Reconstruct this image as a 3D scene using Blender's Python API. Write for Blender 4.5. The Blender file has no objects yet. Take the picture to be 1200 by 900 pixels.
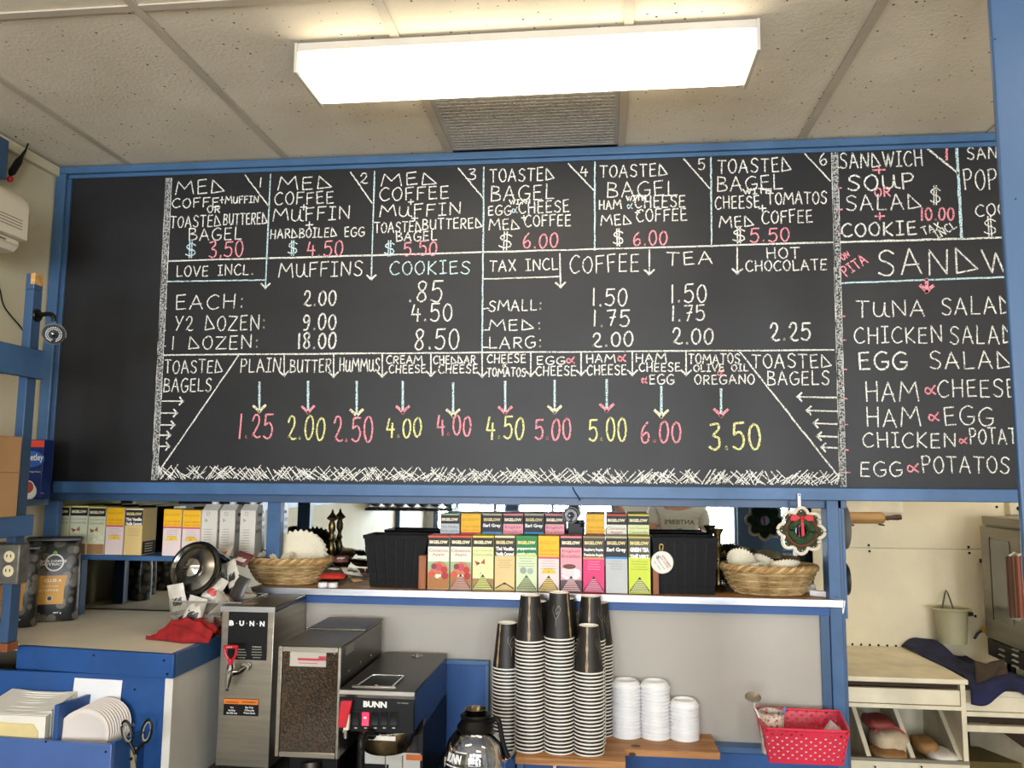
import bpy, bmesh, math, random
from mathutils import Vector, Matrix
random.seed(11)
S = bpy.context.scene
COL = S.collection
PI = math.pi

# ---------------------------------------------------------------- camera
F_PX = 951.26
ROWS = [Vector((0.99396212, 0.10949982, 0.00700702)),      # right
        Vector((-0.00533732, 0.11203579, -0.99368984)),    # down
        Vector((-0.10959389, 0.98765266, 0.11194376))]     # forward
EYE = Vector((0, 0, 1.65))
cd = bpy.data.cameras.new('camera')
cd.sensor_width = 36; cd.lens = F_PX / 1200 * 36; cd.clip_start = .02; cd.clip_end = 60
cam = bpy.data.objects.new('camera', cd); COL.objects.link(cam)
r, d, f = ROWS
cam.matrix_world = Matrix(((r.x, -d.x, -f.x, EYE.x), (r.y, -d.y, -f.y, EYE.y), (r.z, -d.z, -f.z, EYE.z), (0, 0, 0, 1)))
S.camera = cam

# ---------------------------------------------------------------- world, lights, exposure
w = bpy.data.worlds.new('daylight'); S.world = w; w.use_nodes = True
bg = w.node_tree.nodes['Background']; bg.inputs[0].default_value = (.78, .88, 1, 1); bg.inputs[1].default_value = 3
def area(name, loc, sx, sy, rot, power, col=(1, 1, 1)):
    l = bpy.data.lights.new(name, 'AREA'); l.shape = 'RECTANGLE'; l.size = sx; l.size_y = sy; l.energy = power; l.color = col
    o = bpy.data.objects.new(name, l); COL.objects.link(o); o.location = loc; o.rotation_euler = rot; return o
# daylight coming through the shop windows behind the photographer (lights stand outside the glass)
area('window_daylight', (-1.0, -3.75, 1.6), 2.2, 1.8, (PI / 2, 0, 0), 450, (.93, .97, 1))
area('window_daylight', (1.8, -3.75, 1.6), 2.0, 1.8, (PI / 2, 0, 0), 450, (.93, .97, 1))
S.view_settings.view_transform = 'Standard'
S.view_settings.look = 'None'
S.view_settings.exposure = 0.38
S.view_settings.gamma = 1
S.view_settings.use_curve_mapping = False
try:
    S.cycles.max_bounces = 8; S.cycles.diffuse_bounces = 4; S.cycles.glossy_bounces = 5; S.cycles.transmission_bounces = 8
    S.cycles.transparent_max_bounces = 12; S.cycles.caustics_reflective = False; S.cycles.caustics_refractive = False
    S.cycles.use_denoising = True; S.cycles.sample_clamp_indirect = 6
except Exception: pass

# ---------------------------------------------------------------- measuring the place from the photograph
def at(px, py, axis, val):
    dx, dy = px - 600, py - 450
    v = ROWS[0] * dx + ROWS[1] * dy + ROWS[2] * F_PX
    i = 'XYZ'.index(axis)
    return EYE + v * ((val - EYE[i]) / v[i])
def P(px, py, Y): return at(px, py, 'Y', Y)

# ---------------------------------------------------------------- materials
def lin(c):
    if isinstance(c, str):
        c = [int(c[i:i + 2], 16) for i in (0, 2, 4)]
    o = []
    for x in c[:3]:
        x /= 255
        o.append(x / 12.92 if x <= .04045 else ((x + .055) / 1.055) ** 2.4)
    return (*o, 1)
MATS = {}
def mat(name, col, rough=.5, metal=0, var=.12, scale=6, bump=0, bscale=80, spec=.5, coat=0, stretch=(1, 1, 1), col2=None, emit=0, alpha=1, trans=0, ior=1.45):
    if name in MATS: return MATS[name]
    m = bpy.data.materials.new(name); m.use_nodes = True; nt = m.node_tree; N = nt.nodes; L = nt.links
    b = N['Principled BSDF']
    b.inputs['Roughness'].default_value = rough; b.inputs['Metallic'].default_value = metal
    b.inputs['Specular IOR Level'].default_value = spec; b.inputs['Coat Weight'].default_value = coat
    b.inputs['Coat Roughness'].default_value = .15
    b.inputs['Transmission Weight'].default_value = trans; b.inputs['IOR'].default_value = ior; b.inputs['Alpha'].default_value = alpha
    c1 = lin(col); c2 = lin(col2) if col2 else tuple(x * (1 - var * 1.6) for x in c1[:3]) + (1,)
    tc = N.new('ShaderNodeTexCoord'); mp = N.new('ShaderNodeMapping'); mp.inputs['Scale'].default_value = stretch
    L.new(tc.outputs['Object'], mp.inputs[0])
    nz = N.new('ShaderNodeTexNoise'); nz.inputs['Scale'].default_value = scale; nz.inputs['Detail'].default_value = 5
    L.new(mp.outputs[0], nz.inputs['Vector'])
    rp = N.new('ShaderNodeValToRGB'); rp.color_ramp.elements[0].position = .35; rp.color_ramp.elements[1].position = .68
    rp.color_ramp.elements[0].color = c2; rp.color_ramp.elements[1].color = c1
    L.new(nz.outputs[0], rp.inputs[0]); L.new(rp.outputs[0], b.inputs['Base Color'])
    if bump:
        n2 = N.new('ShaderNodeTexNoise'); n2.inputs['Scale'].default_value = bscale; n2.inputs['Detail'].default_value = 3
        L.new(mp.outputs[0], n2.inputs['Vector'])
        bm = N.new('ShaderNodeBump'); bm.inputs['Strength'].default_value = bump; bm.inputs['Distance'].default_value = .004
        L.new(n2.outputs[0], bm.inputs['Height']); L.new(bm.outputs[0], b.inputs['Normal'])
    if emit:
        b.inputs['Emission Color'].default_value = lin(col); b.inputs['Emission Strength'].default_value = emit
    MATS[name] = m
    return m
def flat(col, rough=.55):
    """plain printed ink"""
    k = 'ink_' + (col if isinstance(col, str) else '%02x%02x%02x' % tuple(col))
    return mat(k, col, rough, var=.04, scale=40)
def wood(name, c1, c2, stretch=(2, 30, 30), rough=.5, bump=.1):
    return mat(name, c1, rough, col2=c2, scale=2.2, stretch=stretch, bump=bump, bscale=5)

M_ceil = None
def ceiling_mat():
    m = bpy.data.materials.new('ceiling_tile'); m.use_nodes = True; nt = m.node_tree; N = nt.nodes; L = nt.links; b = N['Principled BSDF']
    tc = N.new('ShaderNodeTexCoord')
    vo = N.new('ShaderNodeTexVoronoi'); vo.inputs['Scale'].default_value = 42; L.new(tc.outputs['Object'], vo.inputs['Vector'])
    sz = N.new('ShaderNodeTexNoise'); sz.inputs['Scale'].default_value = 30; L.new(tc.outputs['Object'], sz.inputs['Vector'])
    # pin holes: a dot in some voronoi cells
    wn = N.new('ShaderNodeSeparateColor'); L.new(vo.outputs['Color'], wn.inputs[0])
    mr = N.new('ShaderNodeMath'); mr.operation = 'MULTIPLY'; mr.inputs[1].default_value = .17; L.new(wn.outputs[0], mr.inputs[0])
    lt = N.new('ShaderNodeMath'); lt.operation = 'LESS_THAN'; L.new(vo.outputs['Distance'], lt.inputs[0]); L.new(mr.outputs[0], lt.inputs[1])
    st = N.new('ShaderNodeTexNoise'); st.inputs['Scale'].default_value = 2.5; st.inputs['Detail'].default_value = 4; L.new(tc.outputs['Object'], st.inputs['Vector'])
    rp = N.new('ShaderNodeValToRGB'); rp.color_ramp.elements[0].color = lin('cfc4b0'); rp.color_ramp.elements[1].color = lin('ded3c0')
    rp.color_ramp.elements[0].position = .35; rp.color_ramp.elements[1].position = .65; L.new(st.outputs[0], rp.inputs[0])
    mx = N.new('ShaderNodeMix'); mx.data_type = 'RGBA'; L.new(lt.outputs[0], mx.inputs[0]); L.new(rp.outputs[0], mx.inputs[6]); mx.inputs[7].default_value = lin('5a5042')
    L.new(mx.outputs[2], b.inputs['Base Color']); b.inputs['Roughness'].default_value = .95
    n2 = N.new('ShaderNodeTexNoise'); n2.inputs['Scale'].default_value = 110; L.new(tc.outputs['Object'], n2.inputs['Vector'])
    bm = N.new('ShaderNodeBump'); bm.inputs['Strength'].default_value = .5; bm.inputs['Distance'].default_value = .003
    L.new(n2.outputs[0], bm.inputs['Height']); L.new(bm.outputs[0], b.inputs['Normal'])
    return m
def speck_mat(name, base, grains, scale, rough=.6, edge=.5, bump=.6):
    """voronoi cells: coffee beans and printed bean pattern"""
    m = bpy.data.materials.new(name); m.use_nodes = True; nt = m.node_tree; N = nt.nodes; L = nt.links; b = N['Principled BSDF']
    tc = N.new('ShaderNodeTexCoord'); vo = N.new('ShaderNodeTexVoronoi'); vo.inputs['Scale'].default_value = scale
    L.new(tc.outputs['Object'], vo.inputs['Vector'])
    rp = N.new('ShaderNodeValToRGB'); rp.color_ramp.elements[0].position = edge - .06; rp.color_ramp.elements[1].position = edge
    sc = N.new('ShaderNodeSeparateColor'); L.new(vo.outputs['Color'], sc.inputs[0])
    r2 = N.new('ShaderNodeValToRGB'); r2.color_ramp.elements[0].color = lin(grains[0]); r2.color_ramp.elements[1].color = lin(grains[1]); L.new(sc.outputs[0], r2.inputs[0])
    L.new(vo.outputs['Distance'], rp.inputs[0])
    mx = N.new('ShaderNodeMix'); mx.data_type = 'RGBA'; L.new(rp.outputs[0], mx.inputs[0]); L.new(r2.outputs[0], mx.inputs[6]); mx.inputs[7].default_value = lin(base)
    L.new(mx.outputs[2], b.inputs['Base Color']); b.inputs['Roughness'].default_value = rough
    if bump:
        bm = N.new('ShaderNodeBump'); bm.inputs['Strength'].default_value = bump; bm.inputs['Distance'].default_value = .003; bm.invert = True
        L.new(vo.outputs['Distance'], bm.inputs['Height']); L.new(bm.outputs[0], b.inputs['Normal'])
    return m
def thin_glass(name, tint='ffffff', gloss=.12):
    m = bpy.data.materials.new(name); m.use_nodes = True; nt = m.node_tree; N = nt.nodes; L = nt.links
    for n in list(N):
        if n.type == 'BSDF_PRINCIPLED': N.remove(n)
    tr = N.new('ShaderNodeBsdfTransparent'); tr.inputs[0].default_value = lin(tint); gl = N.new('ShaderNodeBsdfGlossy'); gl.inputs['Roughness'].default_value = .03
    fr = N.new('ShaderNodeFresnel'); fr.inputs[0].default_value = 1.5; ad = N.new('ShaderNodeMath'); ad.operation = 'ADD'; ad.inputs[1].default_value = gloss
    L.new(fr.outputs[0], ad.inputs[0])
    mx = N.new('ShaderNodeMixShader'); L.new(ad.outputs[0], mx.inputs[0]); L.new(tr.outputs[0], mx.inputs[1]); L.new(gl.outputs[0], mx.inputs[2])
    L.new(mx.outputs[0], N['Material Output'].inputs[0]); return m
def chalk_mat(name, col, board='262628', thr=.36, scale=260):
    m = bpy.data.materials.new(name); m.use_nodes = True; nt = m.node_tree; N = nt.nodes; L = nt.links; b = N['Principled BSDF']
    tc = N.new('ShaderNodeTexCoord'); nz = N.new('ShaderNodeTexNoise'); nz.inputs['Scale'].default_value = scale; nz.inputs['Detail'].default_value = 2
    L.new(tc.outputs['Object'], nz.inputs['Vector'])
    rp = N.new('ShaderNodeValToRGB'); rp.color_ramp.elements[0].position = thr; rp.color_ramp.elements[1].position = thr + .14
    rp.color_ramp.elements[0].color = lin(board); rp.color_ramp.elements[1].color = lin(col)
    L.new(nz.outputs[0], rp.inputs[0]); L.new(rp.outputs[0], b.inputs['Base Color']); b.inputs['Roughness'].default_value = .9
    return m
blue = mat('blue_paint', '3d628f', .42, var=.14, scale=9, bump=.15, bscale=60)
blue_d = mat('deep_blue_paint', '215090', .45, var=.15, scale=7, bump=.12, bscale=50)
blue_g = mat('grey_blue_paint', '385578', .4, var=.12, scale=5, bump=.15, bscale=30, stretch=(1, 1, .2))
white_p = mat('white_paint', 'd9d6cf', .55, var=.08)
cream_p = mat('cream_paint', 'e4d7b6', .6, var=.1, scale=4, bump=.05)
cream_w = mat('cream_wall_paint', 'cfc6ab', .7, var=.08, scale=3, bump=.15, bscale=50)
grey_p = mat('light_grey_paint', 'a8a39c', .6, var=.06, scale=2.5)
black_pl = mat('black_plastic', '0a0a0b', .42, var=.1, spec=.28)
dark_pl = mat('charcoal_plastic', '111113', .45, var=.1, spec=.25)
steel = mat('brushed_steel', 'a9a296', .32, 1, var=.12, scale=4, stretch=(1, 1, 18))
steel_d = mat('dark_steel', '6e6a63', .36, 1, var=.12, scale=4, stretch=(14, 1, 14))
chrome = mat('chrome', 'd8d8d8', .08, 1, var=.03)
alu = mat('aluminium_edge', 'c4c6cc', .28, 1, var=.1, scale=10, stretch=(1, 10, 10))
brass = mat('aged_brass', '7d6b46', .35, 1, var=.3, scale=30)
bagel_w = wood('pine_board', 'b98650', '8f5f34')
walnut = wood('brown_wood', '9a5a30', '74401f', stretch=(20, 20, 2))
red_pl = mat('red_plastic', 'c01a2c', .35, var=.08)
crim = mat('crimson_basket_plastic', 'cf2b47', .4, var=.06)
white_pl = mat('white_plastic', 'e6e6e8', .3, var=.03)
off_pl = mat('off_white_plastic', 'd8d0c2', .45, var=.06)
lami = mat('cream_laminate', 'eae1ce', .42, var=.08, scale=5)
paper = mat('white_paper', 'e8e3d8', .8, var=.05)
filt = mat('filter_paper', 'e9e0c8', .9, var=.06, bump=.1)
card = mat('brown_cardboard', 'a9835c', .8, var=.12, scale=5)
mirror_m = mat('mirror_silver', 'dfe6e8', .015, 1, var=0)
glass = thin_glass('clear_glass')
film = thin_glass('clear_plastic_film', 'f0f0ee', .16)

# ---------------------------------------------------------------- mesh building
class MB:
    def __init__(s): s.v = []; s.f = []; s.m = []; s.mi = 0
    def add(s, vs, fs):
        b = len(s.v); s.v += [Vector(v) for v in vs]; s.f += [tuple(i + b for i in q) for q in fs]; s.m += [s.mi] * len(fs); return s
    def slot(s, i): s.mi = i; return s
    def box(s, x0, x1, y0, y1, z0, z1):
        return s.add([(x0, y0, z0), (x1, y0, z0), (x1, y1, z0), (x0, y1, z0), (x0, y0, z1), (x1, y0, z1), (x1, y1, z1), (x0, y1, z1)],
                     [(0, 3, 2, 1), (4, 5, 6, 7), (0, 1, 5, 4), (1, 2, 6, 5), (2, 3, 7, 6), (3, 0, 4, 7)])
    def prism(s, poly, ext):
        n = len(poly); e = Vector(ext); a = [Vector(p) for p in poly]
        return s.add(a + [p + e for p in a], [tuple(range(n)), tuple(range(2 * n - 1, n - 1, -1))] + [(i, (i + 1) % n, n + (i + 1) % n, n + i) for i in range(n)])
    def quad(s, a, b, c, d): return s.add([a, b, c, d], [(0, 1, 2, 3)])
    def lathe(s, prof, c=(0, 0, 0), seg=24, M=None, close=False, sx=1, sy=1):
        vs = []; c = Vector(c)
        for (r_, z) in prof:
            for k in range(seg):
                a = 2 * PI * k / seg; v = Vector((r_ * math.cos(a) * sx, r_ * math.sin(a) * sy, z))
                if M is not None: v = M @ v
                vs.append(v + c)
        fs = []
        n = len(prof)
        for i in range(n - 1 if not close else n):
            j = (i + 1) % n
            for k in range(seg):
                q = (k + 1) % seg; fs.append((i * seg + k, i * seg + q, j * seg + q, j * seg + k))
        if not close:
            fs.append(tuple(range(seg - 1, -1, -1))); fs.append(tuple(range((n - 1) * seg, n * seg)))
        return s.add(vs, fs)
    def tube(s, pts, r_, seg=6, closed=False, flat_=1):
        pts = [Vector(p) for p in pts]; n = len(pts); vs = []; up = Vector((0, 0, 1))
        rr = r_ if isinstance(r_, (list, tuple)) else [r_] * n
        for i, p in enumerate(pts):
            t = (pts[(i + 1) % n] - pts[i - 1]) if closed else (pts[min(i + 1, n - 1)] - pts[max(i - 1, 0)])
            t.normalize()
            a = t.cross(up)
            if a.length < .05: a = t.cross(Vector((1, 0, 0)))
            a.normalize(); b = a.cross(t)
            for k in range(seg):
                th = 2 * PI * k / seg; vs.append(p + a * (math.cos(th) * rr[i]) + b * (math.sin(th) * rr[i] * flat_))
        fs = []
        for i in range(n if closed else n - 1):
            j = (i + 1) % n
            for k in range(seg):
                q = (k + 1) % seg; fs.append((i * seg + k, i * seg + q, j * seg + q, j * seg + k))
        if not closed: fs += [tuple(range(seg - 1, -1, -1)), tuple(range((n - 1) * seg, n * seg))]
        return s.add(vs, fs)
    def cyl(s, a, b, r0, r1=None, seg=16): return s.tube([a, b], [r0, r0 if r1 is None else r1], seg)
    def ball(s, c, r_, seg=12, rings=8):
        rx, ry, rz = r_ if isinstance(r_, (list, tuple)) else (r_,) * 3
        pr = [(math.sin(PI * i / rings) + (1e-4 if i in (0, rings) else 0), -math.cos(PI * i / rings)) for i in range(rings + 1)]
        vs = []
        for (q, z) in pr:
            for k in range(seg):
                a = 2 * PI * k / seg; vs.append(Vector((q * rx * math.cos(a), q * ry * math.sin(a), z * rz)) + Vector(c))
        fs = [(i * seg + k, i * seg + (k + 1) % seg, (i + 1) * seg + (k + 1) % seg, (i + 1) * seg + k) for i in range(rings) for k in range(seg)]
        return s.add(vs, fs)
    def xf(s, M): s.v = [M @ v for v in s.v]; return s
def setp(o, label=None, cat=None, group=None, kind=None):
    if label: o['label'] = label
    if cat: o['category'] = cat
    if group: o['group'] = group
    if kind: o['kind'] = kind
    return o
WL = {}   # world location of every empty root / parent used
def obj(name, mb, m, parent=None, label=None, bevel=0, ang=.7, local=False, loc=None, recalc=True, kind=None):
    me = bpy.data.meshes.new(name)
    off = Vector((0, 0, 0))
    if parent is not None and not local: off = WL.get(parent.name, Vector((0, 0, 0)))
    if loc is not None and not local: off = off + Vector(loc) - off if parent is None else off
    base = Vector(loc) if (loc is not None and parent is None) else off
    me.from_pydata([tuple(v - base) for v in mb.v], [], mb.f)
    for q in (m if isinstance(m, (list, tuple)) else [m]): me.materials.append(q)
    me.polygons.foreach_set('material_index', mb.m)
    if recalc:
        bm = bmesh.new(); bm.from_mesh(me); bmesh.ops.recalc_face_normals(bm, faces=bm.faces); bm.to_mesh(me); bm.free()
    me.polygons.foreach_set('use_smooth', [True] * len(me.polygons)); me.set_sharp_from_angle(angle=ang)
    o = bpy.data.objects.new(name, me); COL.objects.link(o)
    if parent is not None: o.parent = parent; WL[o.name] = base if not local else Vector((0, 0, 0))
    else:
        if loc is not None: o.location = loc
        WL[o.name] = base
    if bevel:
        b = o.modifiers.new('bevel', 'BEVEL'); b.width = bevel; b.segments = 2; b.limit_method = 'ANGLE'; b.angle_limit = .6
    if label: o['label'] = label
    if kind: o['kind'] = kind
    return o
def thing(name, label, cat, loc, group=None, rot=None):
    o = bpy.data.objects.new(name, None); COL.objects.link(o); o.location = loc; o.empty_display_size = .05
    if rot: o.rotation_euler = rot
    WL[o.name] = Vector(loc)
    return setp(o, label, cat, group)
def copy_tree(o, label, loc=None, rotz=None, parent=None):
    c = o.copy(); COL.objects.link(c)
    if parent is not None: c.parent = parent
    if loc is not None: c.location = loc
    if rotz is not None: c.rotation_euler = (c.rotation_euler[0], c.rotation_euler[1], rotz)
    if label: c['label'] = label
    for ch in [q for q in o.children]: copy_tree(ch, None, parent=c)
    return c
def struct(name, mb, m, bevel=0, parent=None):
    o = obj(name, mb, m, parent, bevel=bevel)
    if parent is None: o['kind'] = 'structure'
    return o

# ---------------------------------------------------------------- printed lettering (the built-in face), fitted to a slot
TXT = {}
def glyphs(s, bold=0):
    if (s, bold) in TXT: return TXT[(s, bold)]
    cu = bpy.data.curves.new('t', 'FONT'); cu.body = s; cu.offset = bold; cu.resolution_u = 2
    o = bpy.data.objects.new('t', cu); me = bpy.data.meshes.new_from_object(o)
    vs = [v.co.copy() for v in me.vertices]; fs = [tuple(p.vertices) for p in me.polygons]
    bpy.data.objects.remove(o); bpy.data.meshes.remove(me); bpy.data.curves.remove(cu)
    x0 = min(v.x for v in vs); x1 = max(v.x for v in vs); y0 = min(v.y for v in vs); y1 = max(v.y for v in vs)
    TXT[(s, bold)] = ([((v.x - x0) / (x1 - x0) - .5, (v.y - y0) / (y1 - y0) - .5) for v in vs], fs)
    return TXT[(s, bold)]
XR, ZU = Vector((1, 0, 0)), Vector((0, 0, 1))
def put_text(mb, s, c, w_, h, right=XR, up=ZU, bold=.02):
    vs, fs = glyphs(s, bold); c = Vector(c)
    mb.add([c + right * (x * w_) + up * (y * h) for x, y in vs], fs); return mb
def txt(s, c, w_, h, m, parent, right=XR, up=ZU, bold=.02, name='printed_text'):
    return obj(name, put_text(MB(), s, c, w_, h, right, up, bold), m, parent, recalc=False)
def sheet(mb, x0, x1, z0, z1, y):
    return mb.quad((x0, y, z0), (x1, y, z0), (x1, y, z1), (x0, y, z1))
def disc(mb, c, r_, right=XR, up=ZU, seg=24, r2=0):
    c = Vector(c); o_ = [c + right * (r_ * math.cos(2 * PI * k / seg)) + up * (r_ * math.sin(2 * PI * k / seg)) for k in range(seg)]
    if not r2: return mb.add(o_, [tuple(range(seg))])
    i_ = [c + right * (r2 * math.cos(2 * PI * k / seg)) + up * (r2 * math.sin(2 * PI * k / seg)) for k in range(seg)]
    return mb.add(o_ + i_, [(k, (k + 1) % seg, seg + (k + 1) % seg, seg + k) for k in range(seg)])

# ---------------------------------------------------------------- chalk hand lettering: one-stroke alphabet
def g(*st): return st
GL = {
 'A': (1, [(0, 0), (.45, 1), (.95, 0)], [(.2, .36), (.85, .38)]),
 'B': (.9, [(.1, 1), (.1, 0)], ['s', (.08, 1), (.75, .92), (.7, .62), (.15, .54), (.85, .42), (.9, .1), (.08, 0)]),
 'C': (.9, ['s', (.95, .88), (.6, 1), (.15, .75), (.02, .38), (.3, .04), (.65, 0), (.98, .12)],),
 'D': (1.05, [(.12, 1), (.06, .02), (1, .14), (.12, 1)]),
 'E': (.8, [(.9, 1), (.1, .97), (.1, 0), (.95, .02)], [(.12, .52), (.8, .54)]),
 'F': (.8, [(1, 1), (.12, .97), (.1, 0)], [(.12, .52), (.8, .55)]),
 'G': (1, ['s', (.9, .9), (.55, 1), (.12, .75), (.04, .35), (.3, .02), (.7, .02), (.95, .2), (.95, .42)], [(.55, .42), (1, .42)]),
 'H': (.95, [(.08, 1), (.1, 0)], [(.92, 1), (.9, 0)], [(.1, .5), (.9, .52)]),
 'I': (.62, [(.5, 1), (.48, 0)], [(.05, 1), (.95, 1)], [(0, 0), (1, .02)]),
 'K': (.85, [(.1, 1), (.1, 0)], [(.9, 1), (.12, .45), (.95, 0)]),
 'L': (.8, [(.12, 1), (.1, .02), (.95, .04)]),
 'M': (1.4, [(0, 0), (.14, 1), (.5, .4), (.86, 1), (1, 0)]),
 'N': (1, [(.08, 0), (.1, 1), (.9, .04), (.95, 1)]),
 'O': (.9, ['s', (.5, 1), (.1, .75), (.04, .35), (.4, 0), (.8, .1), (.98, .5), (.8, .9), (.5, 1)]),
 'P': (.82, [(.1, 1), (.12, 0)], ['s', (.08, .98), (.7, 1), (.95, .78), (.7, .52), (.12, .46)]),
 'R': (.88, [(.1, 1), (.12, 0)], ['s', (.08, .98), (.7, 1), (.9, .78), (.7, .55), (.12, .48)], [(.4, .5), (.98, 0)]),
 'S': (.85, ['s', (.95, .86), (.6, 1), (.2, .88), (.2, .64), (.6, .5), (.9, .3), (.75, .05), (.4, 0), (.04, .12)],),
 'T': (.9, [(.02, 1), (1, .98)], [(.5, 1), (.48, 0)]),
 'U': (.95, ['s', (.06, 1), (.1, .3), (.4, 0), (.75, .15), (.88, .5)], [(.9, 1), (.9, .05)]),
 'u': (1, ['s', (.06, .85), (.08, .2), (.4, 0), (.7, .2), (.8, .85)], ['s', (.8, .85), (.85, .15), (1.15, 0)]),
 'V': (.95, [(.03, 1), (.5, 0), (.97, 1)]),
 'W': (1.3, [(0, 1), (.3, 0), (.5, .85), (.72, 0), (1, 1)]),
 'X': (.9, [(.05, 1), (.95, 0)], [(.95, 1), (.05, 0)]),
 'Y': (.9, [(.05, 1), (.45, .5)], [(.95, 1), (.25, 0)]),
 'Z': (1, [(.05, 1), (.95, .98), (.05, .02), (1, .02)]),
 '0': (.82, ['s', (.5, 1), (.14, .8), (.05, .35), (.35, 0), (.75, .1), (.95, .5), (.8, .9), (.5, 1)]),
 '1': (.3, [(.5, 1), (.45, 0)]),
 '2': (.82, ['s', (.1, .75), (.35, 1), (.75, .95), (.8, .65), (.4, .3), (.06, .08), (.25, .14), (.6, .02), (1, .06)]),
 '3': (.8, ['s', (.1, .95), (.75, 1), (.8, .78), (.35, .55), (.85, .45), (.9, .15), (.5, 0), (.05, .1)]),
 '4': (.85, [(.3, 1), (.05, .4), (.95, .42)], [(.7, .75), (.68, 0)]),
 '5': (.85, [(.95, 1), (.2, .98), (.12, .55)], ['s', (.12, .55), (.6, .65), (.92, .4), (.75, .08), (.4, 0), (.03, .1)]),
 '6': (.8, ['s', (.7, 1), (.25, .7), (.08, .3), (.35, 0), (.8, .08), (.9, .35), (.6, .5), (.15, .3)]),
 '7': (.8, [(.05, .96), (.95, 1), (.4, 0)], [(.35, .5), (.9, .55)]),
 '8': (.8, ['s', (.85, .9), (.5, 1), (.15, .85), (.3, .6), (.75, .4), (.85, .15), (.45, 0), (.1, .15), (.3, .42), (.75, .65), (.85, .9)]),
 '9': (.8, ['s', (.85, .75), (.5, .5), (.12, .65), (.25, .95), (.6, 1), (.86, .78), (.82, .4), (.6, .05), (.2, 0)]),
 '$': (.85, ['s', (.92, .76), (.55, .88), (.15, .72), (.3, .55), (.8, .42), (.85, .2), (.45, .1), (.05, .22)], [(.4, 1.02), (.38, -.02)], [(.6, 1.02), (.58, -.02)]),
 '&': (1, ['s', (1, .95), (.7, .55), (.35, .1), (.05, .3), (.15, .75), (.45, .6), (.75, .25), (1, .05)],),
 '+': (.8, [(.5, .95), (.5, .05)], [(.05, .5), (.95, .52)]),
 '.': (.3, [(.4, .02), (.5, .1), (.55, .0)]), ',': (.25, [(.6, .12), (.4, -.1)]),
 ':': (.35, [(.45, .62), (.55, .72), (.58, .62)], [(.45, .1), (.55, .2), (.58, .1)]),
 '-': (.6, [(.05, .5), (.95, .5)]), '/': (.6, [(.05, 0), (.95, 1)]),
}
def smooth(pts, n=5):
    out = []
    for i in range(len(pts) - 1):
        p0 = Vector(pts[max(i - 1, 0)]); p1 = Vector(pts[i]); p2 = Vector(pts[i + 1]); p3 = Vector(pts[min(i + 2, len(pts) - 1)])
        for k in range(n):
            t = k / n
            out.append(.5 * ((2 * p1) + (p2 - p0) * t + (2 * p0 - 5 * p1 + 4 * p2 - p3) * t * t + (3 * p1 - p0 - 3 * p2 + p3) * t ** 3))
    out.append(Vector(pts[-1])); return out
def ribbon(mb, pts, w_, y, jit=.12):
    """flat chalk stroke through board points (x, z)"""
    pts = [Vector(p) for p in pts]
    if len(pts) < 6:
        q_ = []
        for i in range(len(pts) - 1):
            a, b = pts[i], pts[i + 1]; e_ = min(.3, w_ * .3 / max(1e-6, (b - a).length)); q_ += ([a] if i == 0 else []) + [a.lerp(b, e_), a.lerp(b, 1 - e_), b]
        pts = q_
    n = len(pts); vs = []
    for i, p in enumerate(pts):
        t = pts[min(i + 1, n - 1)] - pts[max(i - 1, 0)]
        if t.length < 1e-9: t = Vector((1, 0))
        t.normalize(); q = Vector((-t.y, t.x)); ww = w_ * .5 * random.uniform(1 - jit, 1 + jit)
        e = t * w_ * .3 * (-1 if i == 0 else 1 if i == n - 1 else 0)
        for sg in (1, -1):
            v = p + q * ww * sg + e; vs.append((v.x, y, v.y))
    mb.add(vs, [(2 * i, 2 * i + 2, 2 * i + 3, 2 * i + 1) for i in range(n - 1)])
# ================================================================ THE ROOM
LX, RX, FY, KY, CZ = -2.035, 3.1, -3.4, 3.82, 2.795
BY = 2.75           # face of the menu board
MY = 3.0            # face of the mirror
tile_m = ceiling_mat()
bar_m = mat('ceiling_grid_bar', 'bdb2a0', .6, var=.08)
floor_m = mat('floor_vinyl', 'c4bbac', .5, var=.1, scale=3)
fl = struct('floor', MB().box(LX - .1, RX + .1, FY - .1, KY + .1, -.05, 0), floor_m)
struct('wall_left', MB().box(LX - .1, LX, FY, KY, 0, CZ + .1), cream_w)
struct('wall_right', MB().box(RX, RX + .1, FY, KY, 0, CZ + .1), cream_w)
kw = struct('wall_kitchen', MB().box(LX, RX, KY, KY + .1, 0, CZ + .1), cream_p)
# kitchen wall lining: two boards with an open joint, screws
zj = P(1100, 643, KY).z
struct('wall_panel', MB().box(.8, RX, KY - .012, KY, zj + .0015, CZ), cream_p, .0015, kw)
struct('wall_panel', MB().box(.8, RX, KY - .012, KY, .6, zj - .0015), cream_p, .0015, kw)
for x, y in ((1018, 639), (1019, 646), (1135, 641), (1136, 648), (1168, 594), (994, 670), (1143, 722)):
    p = P(x, y, KY - .013); struct('screw', MB().cyl(p, p + Vector((0, -.003, 0)), .006, .005, 8), black_pl, parent=kw)
for k in range(9):
    p = P(999 + k * 10.2, 755 + k * .4, KY - .013); struct('screw', MB().cyl(p, p + Vector((0, -.003, 0)), .0055, .004, 8), black_pl, parent=kw)
# board wall above the serving shelf: header, and partition that carries the mirror
struct('wall_header', MB().box(LX, .79, BY + .025, MY + .02, 1.605, CZ), grey_p)
struct('wall_header_right', MB().box(.79, 1.5, BY + .025, BY + .09, 1.605, CZ), cream_p)
struct('wall_partition', MB().box(LX, .74, MY + .02, MY + .09, 0, CZ), grey_p)
struct('wall_counter', MB().box(-1.05, .74, BY + .02, BY + .06, .0, 1.235), grey_p)

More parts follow.
